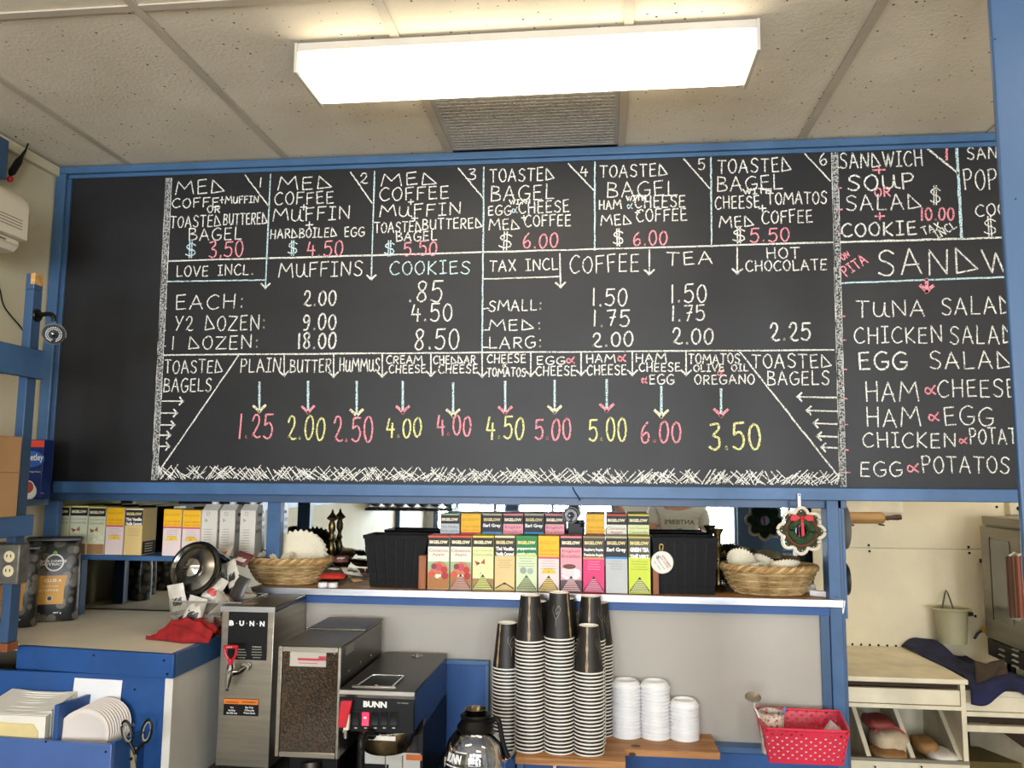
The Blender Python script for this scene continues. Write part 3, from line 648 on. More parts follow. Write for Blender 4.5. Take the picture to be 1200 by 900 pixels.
obj('tea_picture', disc(MB(), c_ + Vector((-.004, -.0003, .008)), .02), flat('b8452a'), tb, recalc=False)
obj('cup_rim_picture', disc(MB(), c_ + Vector((-.004, -.0004, .008)), .0235, r2=.02), flat('f4efe6'), tb, recalc=False)
txt('200 g', (x_(52), y_ - .0004, z_(578)), .012, .006, flat('e8e8f2'), tb, bold=0)

# wall unit of the air conditioner
ax = -1.82; ay1 = at(35, 250, 'X', ax).y; ay0 = ay1 - .85
az1 = at(36, 236, 'X', ax).z; az0 = at(33, 284, 'X', ax).z
ac_m = mat('ac_plastic', 'd5ccb8', .4, var=.04)
ac = thing('air_conditioner', 'cream wall air conditioner cut by the left edge of the picture', 'air conditioner', (ax, ay1 - .4, az0))
prof = [(LX + .004, az1 + .055), (-1.92, az1 + .045), (ax - .035, az1 + .02), (ax - .008, az1 - .005), (ax, az1 - .03), (ax, az0), (ax - .03, az0 - .0), (LX + .004, az0)]
obj('casing', MB().prism([(x, ay0, z) for x, z in prof], (0, ay1 - ay0, 0)), ac_m, ac, bevel=.004)
lo = [(LX + .004, az0 - .001), (ax - .015, az0 - .001), (ax - .012, az0 - .02), (ax - .03, az0 - .04), (LX + .004, az0 - .05)]
obj('air_outlet', MB().prism([(x, ay0 + .01, z) for x, z in lo], (0, ay1 - ay0 - .03, 0)), ac_m, ac, bevel=.003)
vent_d = mat('vent_slot', '6d6455', .7)
for k in range(4):
    z = az0 + .03 + k * .0095
    obj('vent_slot', MB().box(ax - .001, ax + .0008, ay0 + .02, ay1 - .03, z, z + .0022), vent_d, ac)
obj('louvre', MB().box(ax - .16, ax - .045, ay0 + .05, ay1 - .08, az0 - .056, az0 - .0525), mat('louvre_grey', 'a39a8a', .5), ac, 'grey outlet louvre')
obj('badge', MB().box(ax - .0125, ax - .011, ay1 - .11, ay1 - .08, az0 - .016, az0 - .011), vent_d, ac)
# blue post at the ceiling corner with its loose plug
yq = at(13, 152, 'X', LX + .075).y
struct('trim_3', MB().box(LX + .002, LX + .072, yq - .06, yq, az1 + .1, CZ - .046), blue_g, .002)
cbl = thing('cable', 'black cable with a red tipped plug dangling below the ceiling corner', 'cable', (LX + .08, yq, CZ - .15))
q = [at(x, y, 'X', LX + .04) for x, y in ((18, 160), (28, 159), (36, 160), (33, 168), (30, 176))]
obj('wire', MB().tube(smooth([tuple(v) for v in q], 4), .003, 6), black_pl, cbl)
a, b = at(30, 176, 'X', LX + .04), at(12, 205, 'X', LX + .05)
obj('connector', MB().tube([a, a.lerp(b, .3), a.lerp(b, .45), a.lerp(b, .9), b], [.004, .007, .012, .012, .006], 8), black_pl, cbl)
obj('tip', MB().ball(at(12, 210, 'X', LX + .05), .011), red_pl, cbl, 'red tip')
q = [at(x, y, 'X', LX + .006) for x, y in ((-4, 330), (0, 340), (4, 357), (12, 369), (24, 383), (30, 392))]
setp(obj('wall_wire', MB().tube(smooth([tuple(v) for v in q], 4), .0025, 6), black_pl), 'thin black wire running down the left wall below the air conditioner', 'cable')

# security cameras
hood_m = mat('camera_hood', '5d574e', .4, .3, var=.15)
led_m = mat('camera_led', 'c9cdd2', .2, .2, var=.02)
def bullet(label, c, r_, mount, hood):
    c = Vector(c); t = thing('security_camera', label, 'camera', mount)
    d_ = (EYE - c).normalized(); rot = d_.to_track_quat('Z', 'Y').to_matrix()
    obj('body', MB().lathe([(.0001, -2.6 * r_), (.8 * r_, -2.5 * r_), (.92 * r_, -1.8 * r_), (.95 * r_, 0), (.0001, 0)], c, 24, rot), hood, t)
    obj('front_face', MB().lathe([(.0001, .001), (.9 * r_, .001), (.9 * r_, .004), (.0001, .005)], c, 24, rot), black_pl, t)
    mb = MB()
    for k in range(24):
        a = 2 * PI * k / 24 + .13
        if abs(a - 1.5 * PI) < .25: continue
        mb.ball(c + rot @ Vector((.66 * r_ * math.cos(a), .66 * r_ * math.sin(a), .006)), .075 * r_, 6, 4)
        mb.ball(c + rot @ Vector((.5 * r_ * math.cos(a + .13), .5 * r_ * math.sin(a + .13), .006)), .06 * r_, 6, 4)
    obj('led_ring', mb, led_m, t, 'ring of small pale lights', kind='stuff')
    obj('lens', MB().lathe([(.0001, .004), (.26 * r_, .004), (.24 * r_, .012), (.0001, .013)], c, 16, rot), mat('lens', '101418', .1), t)
    # hood: half tube over the top
    n = 20; vs = []; fs = []
    for k in range(n + 1):
        a = -.25 + (PI + .5) * k / n
        for rr, z in ((1.06 * r_, .5 * r_), (1.06 * r_, -2.4 * r_), (1.0 * r_, -2.4 * r_), (1.0 * r_, .5 * r_)): vs.append(c + rot @ Vector((rr * math.cos(a), rr * math.sin(a), z)))
    for k in range(n):
        for j in range(4): fs.append((4 * k + j, 4 * k + (j + 1) % 4, 4 * k + 4 + (j + 1) % 4, 4 * k + 4 + j))
    fs += [(0, 1, 2, 3), (4 * n, 4 * n + 1, 4 * n + 2, 4 * n + 3)]
    obj('hood', MB().add(vs, fs), hood, t)
    return t, rot
c = P(63, 392, 2.2)
t, _ = bullet('dark bullet security camera on the side of the blue rack post', c, .031, (px_ + .02, ry, c.z + .02), hood_m)
m0 = Vector((px_ + .0015, ry + .02, P(50, 368, 2.25).z))
obj('mount', MB().lathe([(.0001, 0), (.02, 0), (.018, .006), (.0001, .007)], m0, 16, Matrix.Rotation(PI / 2, 3, 'Y')), black_pl, t)
obj('arm', MB().tube(smooth([tuple(m0), tuple(P(56, 368, 2.25)), tuple(P(62, 370, 2.24)), tuple(P(63, 376, 2.24))], 4), .007, 8), black_pl, t)

# coffee bags
bag_front = speck_mat('bag_bean_print', '17171a', ('6a655d', '3d3a35'), 30, .38, .5, 0)
bag_black = mat('bag_black_foil', '151517', .3, var=.25, scale=30, bump=.5, bscale=25)
kraft = mat('bag_orange_label', 'd29a3e', .5, var=.05)
def coffee_bag(label, xc, yc, w_=.168, h=.305, rz=0, first=None):
    if first is not None: return copy_tree(first, label, (xc, yc, CT + .001), rz)
    t = thing('coffee_bag', label, 'coffee bag', (xc, yc, CT + .001), 'black bags of coffee on the side counter')
    rings = [(0, .5, .034), (.02, .5, .037), (.25, .5, .04), (.5, .5, .036), (.75, .497, .026), (.86, .495, .017), (.9, .5, .012)]
    vs = []; n = 24
    for (zz, hx, hy) in rings:
        for k in range(n):
            a = 2 * PI * k / n; sx = math.copysign(abs(math.cos(a)) ** .35, math.cos(a)); sy = math.copysign(abs(math.sin(a)) ** .6, math.sin(a))
            vs.append((sx * hx * w_, sy * hy + random.uniform(-.0012, .0012), zz * h))
    fs = [(i * n + k, i * n + (k + 1) % n, (i + 1) * n + (k + 1) % n, (i + 1) * n + k) for i in range(len(rings) - 1) for k in range(n)] + [tuple(range(n - 1, -1, -1)), tuple(range((len(rings) - 1) * n, len(rings) * n))]
    obj('pouch', MB().add(vs, fs), bag_front, t, local=True, ang=1.2)
    obj('folded_top', MB().box(-.5 * w_ - .002, .5 * w_ + .002, -.016, .014, .9 * h, .955 * h), bag_black, t, bevel=.003, local=True)
    obj('fold_clip', MB().box(-.53 * w_, .53 * w_, -.019, -.013, .925 * h, .945 * h), black_pl, t, bevel=.001, local=True)
    # front print follows the swelling front: placed on a slightly leaning sheet
    def fp(u, v, e=.0): # u,v in -0.5..0.5 , 0..1 -> point on front
        hy = .0402 if v < .3 else .0402 - (v - .3) / .45 * .012
        return Vector((u * w_, -hy - .0015 - e, v * h))
    obj('orange_label', MB().add([fp(-.27, .2), fp(.26, .2), fp(.26, .36), fp(.3, .52), fp(-.21, .52), fp(-.24, .36)], [(0, 1, 2, 5), (5, 2, 3, 4)]), kraft, t, 'orange label', local=True, recalc=False)
    def tx(s, u, v, ww, hh, m, bold=.02, name='printed_text'):
        up = (fp(0, v + .05) - fp(0, v - .05)).normalized()
        obj(name, put_text(MB(), s, fp(u, v, .0008), ww, hh, XR, up, bold), m, t, local=True, recalc=False)
    tx('CLUB A', .04, .465, .055, .011, flat('f5ecd8')); tx('MEDIUM DARK', .0, .4, .05, .004, flat('f5ecd8'), 0); tx('COFFEE', -.02, .355, .06, .006, flat('f5ecd8'), 0)
    u_ = (fp(0, .3) - fp(0, .25)).normalized()
    obj('seal', disc(MB(), fp(0, .265, .0006), .009, XR, u_, 16), flat('3c3a34'), t, local=True, recalc=False)
    obj('seal_ring', disc(MB(), fp(0, .265, .0009), .009, XR, u_, 16, .0075), flat('efe6cf'), t, local=True, recalc=False)
    u_ = (fp(0, .7) - fp(0, .6)).normalized()
    obj('logo_ring', disc(MB(), fp(.04, .665, .0012), .03, XR, u_, 28, .025), flat('e9e9e9'), t, local=True, recalc=False)
    obj('logo_leaf', disc(MB(), fp(.04, .775, .0014), .007, XR, u_, 8), flat('6fae3a'), t, 'small green leaf mark', local=True, recalc=False)
    tx('CLUB COFFEE', .0, .68, .09, .009, flat('e9e9e9'), .03); tx('DISTRICT', .0, .645, .08, .008, flat('e9e9e9'), .03)
    tx('907 g', .16, .1, .026, .007, flat('e9e9e9')); tx('Whole Bean', -.25, .1, .03, .005, flat('e9e9e9'), 0)
    return t
pb = at(60, 722, 'Z', CT)
b1 = coffee_bag('black coffee bag with an orange label standing nearest the tea shelf', P(60, 700, 2.74).x, 2.745)
b1.rotation_euler = (0, 0, .42)
p2 = at(22, 733, 'Z', CT)
b2 = coffee_bag('black coffee bag with an orange label half hidden by the blue post', P(12, 700, 2.6).x, 2.61, first=b1, rz=.45)
b2.scale = (.9, .9, .93)
b3 = coffee_bag('black coffee bag seen as the middle one of the reflected bags', -1.93, 2.43, first=b1, rz=2.0)
b4 = coffee_bag('black coffee bag seen as the right one of the reflected bags', -1.93, 2.25, first=b1, rz=2.0)

# tea shelf at the left, under the board
TY = 2.84
tsz = P(150, 651, TY).z
xl = P(83, 655, TY).x; xr = P(315, 655, TY).x
ts = thing('wall_shelf', 'narrow blue shelf under the board carrying tea boxes and white cartons', 'shelf', ((xl + xr) / 2, TY + .1, tsz))
xl0 = P(53, 600, TY).x
obj('shelf_board', MB().box(LX + .002, xr, TY, MY - .006, tsz - .018, tsz), blue, ts, bevel=.002)
obj('end_board', MB().box(P(51, 600, BY).x, P(67, 600, BY).x, BY + .004, BY + .03, tsz + .001, 1.548), blue, ts, bevel=.002)
obj('support', MB().box(P(80, 690, TY).x, P(93, 690, TY).x, TY + .005, TY + .04, CT + .001, tsz - .019), blue_g, ts, bevel=.002)
px0, px1 = P(313, 620, TY - .0).x, P(329, 620, TY - .0).x
obj('end_post', MB().box(px0, px1, TY - .005, TY + .03, 1.262 + .004, 1.588), blue, ts, bevel=.002)

# ---------------------------------------------------------------- tea boxes (brand lettering as on the packs)
INKW = '%s'
def fit_lines(mb_parent, lines, x0, x1, zc, lh, col, y, bold=.03):
    m = flat(col)
    for i, s in enumerate(lines):
        w_ = min((x1 - x0) * .88, len(s) * lh * .62)
        if s == s.upper() and len(s) > 6: w_ = (x1 - x0) * .86
        txt(s, ((x0 + x1) / 2, y, zc - i * lh * 1.1), w_, lh * .8, m, mb_parent, bold=bold, name='title_text')
def tea_box(label, xa, xb, y, z0, z1, st, depth=.1, slot=True, group='tea boxes on the serving shelf'):
    t = thing('tea_box', label, 'tea box', ((xa + xb) / 2, y + depth / 2, z0), group)
    g_ = .0008
    H = z1 - z0; Wd = xb - xa; yy = y - .0006
    body = mat('carton_' + st['body'], st['body'], .45, var=.04, scale=10)
    obj('carton', MB().box(xa + g_, xb - g_, y, y + depth, z0 + .0005, z1), body, t, bevel=.0008)
    if st.get('top'): obj('lid_panel', MB().box(xa + g_ + .0005, xb - g_ - .0005, y + .0005, y + depth - .001, z1 + .0002, z1 + .0008), flat(st['top']), t, 'coloured top panel')
    hh = st.get('hh', .17) * H; zt = z1 - st.get('ht', .03) * H
    sheet_ = lambda nm, a, b, c, d, col, e=0, lb=None: obj(nm, sheet(MB(), a, b, c, d, yy - e), flat(col), t, lb, recalc=False)
    if st.get('top'): sheet_('top_edge', xa + .001, xb - .001, zt, z1, st['top'])
    sheet_('header_band', xa + .001, xb - .001, zt - hh, zt, st['head'])
    bz = zt - st.get('bz', .5) * min(hh, .17 * H)
    txt('BIGELOW', ((xa + xb) / 2, yy - .0006, bz), Wd * .84, H * .062, flat(st['brand']), t, bold=.05, name='brand_text')
    zz = zt - st.get('tz', .24) * H
    fit_lines(t, st['title'], xa, xb, zz, st.get('lh', .075) * H, st['tcol'], yy - .0009, st.get('tb', .03))
    if st.get('stripe'): sheet_('stripe', xa + .001, xb - .001, zt - hh - .035 * H, zt - hh, st['stripe'], .0002)
    small = st.get('small')
    if small:
        for k in range(4):
            z = zt - hh - (.08 + .045 * k) * H; q = Wd * random.uniform(.5, .76) / 2; c = (xa + xb) / 2
            if z < z0 + .02: break
            sheet_('text_line', c - q, c + q, z, z + .007 * H, small, .0004)
    c = (xa + xb) / 2; pic = st.get('pic'); yp = yy - .0004
    if pic == 'apple' and H > .1:
        sheet_('table_picture', xa + .001, xb - .001, z0 + .002, z0 + .3 * H, 'a8703c', .0001)
        obj('arch_picture', disc(MB(), (c + .004, yp + .0002, z0 + .36 * H), Wd * .4, seg=20), flat('b98455'), t, recalc=False)
        sheet_('garden_picture', xa + .001, xb - .001, z0 + .3 * H, z0 + .52 * H, '9fb48a', .0001)
        for dx, dz, rr, co in ((-.3, .29, .15, 'd4583e'), (-.2, .43, .13, '8d3440'), (.02, .42, .17, 'c34a5c'), (.27, .37, .15, 'b8342e'), (.3, .26, .16, 'a92c30'), (-.04, .32, .1, 'd86a5e'), (-.04, .25, .1, 'f4ecd4'), (.08, .26, .06, 'f4ecd4')):
            obj('fruit_picture', disc(MB(), (c + dx * Wd, yp - .0002 - abs(dx) * .0003, z0 + dz * H), rr * Wd, seg=14), flat(co), t, recalc=False)
    if pic == 'apple' and H <= .1: obj('fruit_picture', disc(MB(), (c, yp, z0 + .06 * H), .1 * Wd, seg=12), flat('d4583e'), t, recalc=False)
    if pic == 'flower':
        for k in range(26):
            a = random.uniform(-.42, .42); b = random.uniform(.22, .5)
            obj('flower_picture', disc(MB(), (c + a * Wd, yp - k * 1e-5, z0 + b * H), random.uniform(.02, .045) * Wd, seg=6), flat(random.choice(('fbf6d8', 'e8d65a', '9db36a', 'fdfae8'))), t, recalc=False) if k < 14 else None
        mb = MB(); o_ = Vector((c - .12 * Wd, yp - .0004, z0 + .5 * H))
        mb.add([o_, o_ + Vector((-.28 * Wd, 0, .05 * H)), o_ + Vector((-.18 * Wd, 0, -.05 * H)), o_ + Vector((.2 * Wd, 0, .09 * H)), o_ + Vector((.22 * Wd, 0, -.02 * H))], [(0, 1, 2), (0, 3, 4)])
        obj('butterfly_picture', mb, flat('b0603a'), t, recalc=False)
        sheet_('table_picture', xa + .001, xb - .001, z0 + .002, z0 + .22 * H, 'a37b52', .0001)
    if pic == 'cup':
        obj('saucer_picture', disc(MB(), (c - .0, yp, z0 + .3 * H), .43 * Wd, XR, ZU * .45, 20), flat('f2eef0'), t, recalc=False)
        obj('cup_picture', disc(MB(), (c - .08 * Wd, yp - .0002, z0 + .38 * H), .36 * Wd, XR, ZU * .75, 20), flat('dcd5d8'), t, recalc=False)
        obj('tea_picture', disc(MB(), (c - .08 * Wd, yp - .0004, z0 + .46 * H), .3 * Wd, XR, ZU * .38, 20), flat('6a3a26'), t, recalc=False)
        obj('lemon_picture', disc(MB(), (c + .28 * Wd, yp - .0004, z0 + .36 * H), .15 * Wd, seg=14), flat('f7e6ea'), t, recalc=False)
        sheet_('dark_cloth_picture', xa + .001, xb - .001, z0 + .002, z0 + .22 * H, '5d5259', .00005)
    if pic == 'lemon':
        mb = MB(); o_ = Vector((c, yp, z0 + .33 * H)); mb.add([o_] + [o_ + Vector((.34 * Wd * math.cos(PI * k / 12), 0, .34 * Wd * .75 * math.sin(PI * k / 12))) for k in range(13)], [(0, k + 1, k + 2) for k in range(12)])
        obj('lemon_picture', mb, flat('e8c24a'), t, recalc=False)
        obj('seed_picture', disc(MB(), o_ + Vector((0, -.0002, .006)), .0022, seg=8), flat('9a5a20'), t, recalc=False)
    if pic == 'mint':
        obj('mint_picture', disc(MB(), (c - .15 * Wd, yp, z0 + .38 * H), .16 * Wd, seg=10), flat('9aa89a'), t, recalc=False)
        obj('mint_picture', disc(MB(), (c + .18 * Wd, yp, z0 + .37 * H), .15 * Wd, seg=10), flat('a5b3a2'), t, recalc=False)
    if slot:
        sc, sl = st.get('slot', ('2a2420', 'd8b8a0')); hgt = st.get('sh', .3) * H
        mb = MB().add([(xa + .05 * Wd, yp - .0008, z0 + .02 * H), (xb - .05 * Wd, yp - .0008, z0 + .02 * H), (xb - .05 * Wd, yp - .0008, z0 + .06 * H), (c, yp - .0008, z0 + hgt), (xa + .05 * Wd, yp - .0008, z0 + .06 * H)], [(0, 1, 2, 3, 4)])
        s_ = obj('dispenser_opening', mb, flat(sc), t, 'open dispenser slot', recalc=False)
        n = 7
        for k in range(n):
            f_ = k / n; z = z0 + (.03 + f_ * (hgt / H - .07)) * H; q = Wd * .43 * (1 - f_ * .86)
            tt = hgt * .07
            obj('tea_sachet', MB().box(c - q, c + q, yp - .004, yp - .0009, z, z + tt), flat(sl), s_, recalc=True)
    return t
ST = {
 'apple': dict(body='dfe3d2', top='cf4f3c', head='1c1718', brand='efe3c2', title=['Cinnamon', 'Apple'], tcol='b8544c', pic='apple', slot=('3a2826', 'c99a8c'), tb=.0),
 'chamo': dict(body='dfe3a6', top='dcc83c', head='1b1816', brand='efe3c2', title=['Cozy Chamomile', 'Camomille'], tcol='8d9a4a', pic='flower', slot=('26241c', 'cfd27a'), lh=.065, tb=0),
 'engT': dict(body='dcc083', top='e8dcb0', head='262124', brand='e2cf8c', title=['Thé Vanille', 'Vanilla Caramel'], tcol='efeee8', hh=.33, tz=.2, lh=.085, small='a08850', slot=('3a3020', 'd8bc7c'), sh=.16, tb=.05),
 'mint': dict(body='cfdcb4', top='2f8a48', head='1f7a40', brand='e6d98a', title=['peppermint', 'menthe poivrée'], tcol='eef6ea', hh=.3, tz=.2, lh=.085, stripe='c2cf3c', small='7e8f6c', pic='mint', slot=('4a5a3a', 'a9b48a'), tb=.03),
 'lemon': dict(body='e2cfce', top='eab61c', head='efb81a', brand='dba414', title=['I Love Lemon', "J'adore citron"], tcol='c07818', hh=.34, tz=.22, lh=.07, stripe='c8506a', small='a98c90', pic='lemon', slot=('2c2620', 'dfc678'), tb=0),
 'eng': dict(body='df97a4', top='d97f8c', head='1b1617', brand='efe3c2', title=['English', 'Breakfast'], tcol='b03a52', pic='cup', slot=('1c171a', 'e0b6bc'), tb=0),
 'rasp': dict(body='d81e6a', top='8f8060', head='3a3a34', brand='e2cf8c', title=['Raspberry Royale', 'Framboise Royale'], tcol='f2f2ee', hh=.34, tz=.21, lh=.085, stripe='e88a5a', small='f0a8c8', slot=('2c1018', 'e88aa8'), tb=.04),
 'earl': dict(body='b5b7ba', top='b0a88c', head='17181e', brand='d8c88c', title=['Earl Grey'], tcol='f2f2f2', hh=.33, tz=.21, lh=.11, stripe='2f8ad0', small='84868a', tb=.04),
 'green': dict(body='c3d22a', top='b5a860', head='4a4a34', brand='e2cf8c', title=['GREEN TEA', 'THÉ VERT'], tcol='f6f6f2', hh=.33, tz=.2, lh=.1, small='7d8a18', slot=('20241a', 'c8cf8a'), tb=.07),
 'mintm': dict(body='b9bfc4', top='8fae8a', head='1d1a1a', brand='efe3c2', title=['Mint Medley', 'Menthe mélange'], tcol='70767e', tb=0),
}
def tb_row(specs, y, zbot, ytop, slot, depth, pre):
    for (key, xa, xb, label, sl) in specs:
        a, b = P(xa, 660, y).x, P(xb, 660, y).x
        tea_box(label, a, b, y, zbot, P((xa + xb) / 2, ytop + (xa - 500) / 260 * 1.0, y).z, ST[key], depth, sl)
# ---------------------------------------------------------------- tea boxes on the left shelf
LF = 2.845
LS = 'tea boxes on the shelf at the left'
def lb(key, xa, xb, yt, label, depth=.1, slot=False):
    depth = .095
    a, b = P(xa, 620, LF).x, P(xb, 620, LF).x
    return tea_box(label, a, b, LF, tsz + .0005, P((xa + xb) / 2, yt, LF).z, ST[key], depth, slot, LS)
ST['chamoL'] = dict(ST['chamo'], body='d9dcc0', top='e2dc7a', head='14130f', title=['Cozy Chamomile', 'Camomille'], tcol='8a8f78')
ST['engTL'] = dict(ST['engT'])
lb('chamoL', 60, 80.5, 593, 'flowery tea box at the far left of the left shelf, behind the coffee bag')
lb('chamoL', 81.5, 102, 593, 'flowery tea box second from the left on the left shelf')
lb('chamoL', 103, 123, 594, 'flowery tea box beside the first yellow-topped box on the left shelf')
lb('lemon', 124, 145, 595, 'yellow and pink tea box between flowery and beige boxes, left shelf')
lb('engT', 146, 167, 596, 'beige tea box with black header on the left shelf', .19)
_e = [o for o in bpy.data.objects if o.get('label', '').startswith('beige tea box with black header on the left')][0]
_xe = P(167, 620, LF).x + .0004
obj('side_panel', MB().quad((_xe, LF + .004, tsz + .004), (_xe, LF + .092, tsz + .004), (_xe, LF + .092, tsz + .05), (_xe, LF + .004, tsz + .05)), flat('25221f'), _e, 'black printed side panel', recalc=False)
for _k in range(4): obj('text_line', MB().quad((_xe + .0003, LF + .02, tsz + .012 + .009 * _k), (_xe + .0003, LF + .07 + .004 * (_k % 2), tsz + .012 + .009 * _k), (_xe + .0003, LF + .07, tsz + .015 + .009 * _k), (_xe + .0003, LF + .02, tsz + .015 + .009 * _k)), flat('d8cfa8'), _e, recalc=False)
lb('lemon', 191, 212.5, 597, 'yellow and pink tea box beside the gap on the left shelf')
lb('lemon', 213.5, 235, 598, 'yellow and pink tea box next to the white cartons')
# white oat drink cartons
def oat(label, xa, xb, y, yt, turned):
    a, b = P(xa, 620, y).x, P(xb, 620, y).x; z1 = P((xa + xb) / 2, yt, y).z; z0 = tsz + .0008
    c = thing('drink_carton', label, 'carton', ((a + b) / 2, y + .035, z0), 'white cartons on the left shelf')
    d_ = .06
    zs = z1 - .022
    obj('carton', MB().add([(a, y, z0), (b, y, z0), (b, y + d_, z0), (a, y + d_, z0), (a, y, zs), (b, y, zs), (b, y + d_, zs), (a, y + d_, zs), (a, y + d_ * .5, z1), (b, y + d_ * .5, z1), (a, y + d_, z1 - .004), (b, y + d_, z1 - .004)],
        [(0, 3, 2, 1), (0, 1, 5, 4), (1, 2, 6, 5), (2, 3, 7, 6), (3, 0, 4, 7), (4, 5, 9, 8), (5, 6, 11, 9), (4, 8, 10, 7), (8, 9, 11, 10), (6, 7, 10, 11)]), mat('carton_white', 'd7d2c8', .4, var=.05), c, bevel=.001)
    cx_ = (a + b) / 2
    obj('cap', MB().lathe([(.0001, 0), (.013, 0), (.013, .012), (.0001, .012)], (cx_ + .006, y + d_ * .5, z1 + .0005), 16), white_pl, c)
    yy = y - .0006; ink = flat('7c7a76'); W_ = b - a
    for k in range(9):
        q = W_ * random.uniform(.5, .8) / 2; z = z0 + .02 + k * .0095
        obj('text_line', sheet(MB(), cx_ - q, cx_ - q * .1 + q * .6, z, z + .0016, yy), ink, c, recalc=False)
    obj('round_mark', disc(MB(), (cx_ - .1 * W_, yy, zs - .012), .007, r2=.0055, seg=16), ink, c, recalc=False)
    obj('recycling_mark', disc(MB(), (cx_ - .22 * W_, yy, zs - .036), .007, r2=.004, seg=3), flat('4c4a48'), c, recalc=False)
    # side face lettering
    xs = b + .0006
    obj('side_mark', MB().quad((xs, y + .02, zs - .022), (xs, y + .05, zs - .022), (xs, y + .05, zs - .01), (xs, y + .02, zs - .01)), flat('4c4a48'), c, recalc=False)
    for s, dz in (('OAT', .045), ('BARISTA', .075)):
        txt(s, (xs, y + d_ / 2, zs - dz), .045, .014, flat('4c4a48'), c, Vector((0, 1, 0)), ZU, bold=.01)
oat('white drink carton beside the yellow tea boxes, left of three', 236, 254, LF + .01, 591, 0)
oat('white drink carton in the middle of three', 257, 275, LF + .02, 591, 1)
oat('white drink carton next to the blue end post', 281, 299, LF + .0, 591, 0)

# ---------------------------------------------------------------- leaning glass jar with steel lid, clear bin of sachets
jc = P(229, 667, 2.56)
nrm = Vector((-.1, -.93, .33)).normalized()
jt = thing('glass_jar', 'tilted glass jar with a round steel lid facing out beside the cartons', 'jar', jc)
rot = nrm.to_track_quat('Z', 'Y').to_matrix()
J = lambda prof, seg=40, close=False: MB().lathe(prof, jc, seg, rot, close)
obj('lid_rim', J([(.074, .0), (.088, .0), (.091, .006), (.088, .012), (.080, .013), (.074, .009)], close=True), mat('dark_chrome', '6e6c68', .16, 1, var=.1), jt)
obj('lid_dome', J([(.0001, .012), (.02, .013), (.05, .010), (.072, .003), (.079, .008), (.079, .004), (.05, .004), (.0001, .004)]), mat('lid_steel', '9c9992', .2, 1, var=.15, scale=14), jt)
obj('lid_knob', J([(.0001, .010), (.012, .011), (.011, .018), (.029, .022), (.029, .026), (.018, .031), (.0001, .038)]), chrome, jt)
obj('jar_glass', J([(.078, -.001), (.083, -.02), (.086, -.06), (.084, -.12), (.07, -.145), (.0001, -.148), (.0001, -.142), (.067, -.14), (.08, -.118), (.082, -.06), (.079, -.02), (.074, -.001)], close=True), glass, jt)
bx_a, bx_b = P(200, 720, 2.5).x, P(277, 720, 2.5).x
bin_ = thing('clear_bin', 'clear plastic bin of wrapped sachets behind the red cloth', 'bin', ((bx_a + bx_b) / 2, 2.6, CT))
zb1 = CT + .115
wl = MB()
y0b, y1b = 2.52, 2.7
for (p, q) in (((bx_a, y0b), (bx_b, y0b)), ((bx_b, y0b), (bx_b, y1b)), ((bx_b, y1b), (bx_a, y1b)), ((bx_a, y1b), (bx_a, y0b))):
    cx_, cy_ = (bx_a + bx_b) / 2, (y0b + y1b) / 2
    top = [Vector((v[0] + (v[0] - cx_) * .12, v[1] + (v[1] - cy_) * .12, zb1)) for v in (q, p)]
    wl.quad((p[0], p[1], CT + .001), (q[0], q[1], CT + .001), top[0], top[1])
obj('bin_wall', wl, film, bin_)
rimp = [Vector((x, y, zb1)) for x, y in ((bx_a - .011, y0b - .011), (bx_b + .011, y0b - .011), (bx_b + .011, y1b + .011), (bx_a - .011, y1b + .011))]
obj('bin_rim', MB().tube(rimp, .0025, 6, True), mat('clear_rim', 'c9c9c6', .2, trans=.5), bin_)
pk_white = mat('sachet_white', 'c9c3b8', .35, var=.15, scale=40); pk_dark = mat('sachet_dark', '3a3733', .35, var=.2, scale=40)
pk_brown = mat('sachet_maroon', '6a3a3c', .35, var=.2, scale=40); pk_red = mat('sachet_red', 'c23a30', .35, var=.1, scale=40)
def pillow(w_, h, t, n=6):
    vs = []; fs = []
    for sg in (1, -1):
        for i in range(n + 1):
            for j in range(n + 1):
                u, v = i / n - .5, j / n - .5
                vs.append((u * w_, sg * t * .5 * (max(0, (1 - (2 * u) ** 4) * (1 - (2 * v) ** 4))) ** .5 + .0012 * math.sin(19 * u + 13 * v), v * h))
    N_ = (n + 1) ** 2
    for s_ in range(2):
        for i in range(n):
            for j in range(n):
                a = s_ * N_ + i * (n + 1) + j; q = (a, a + 1, a + n + 2, a + n + 1); fs.append(q if s_ else q[::-1])
    return MB().add(vs, fs)
def sachet(label, c, w_, h, rot, m, band=None, cat='sachet', group='wrapped sachets in and around the clear bin', t=.012):
    r_ = thing('sachet', label, cat, c, group, rot)
    obj('wrapper', pillow(w_, h, t), m, r_, local=True)
    if band: obj('colour_panel', pillow(w_ * .8, h * .4, t * 1.06).xf(Matrix.Translation((0, -.0008, -h * .15))), band, r_, local=True)
    return r_
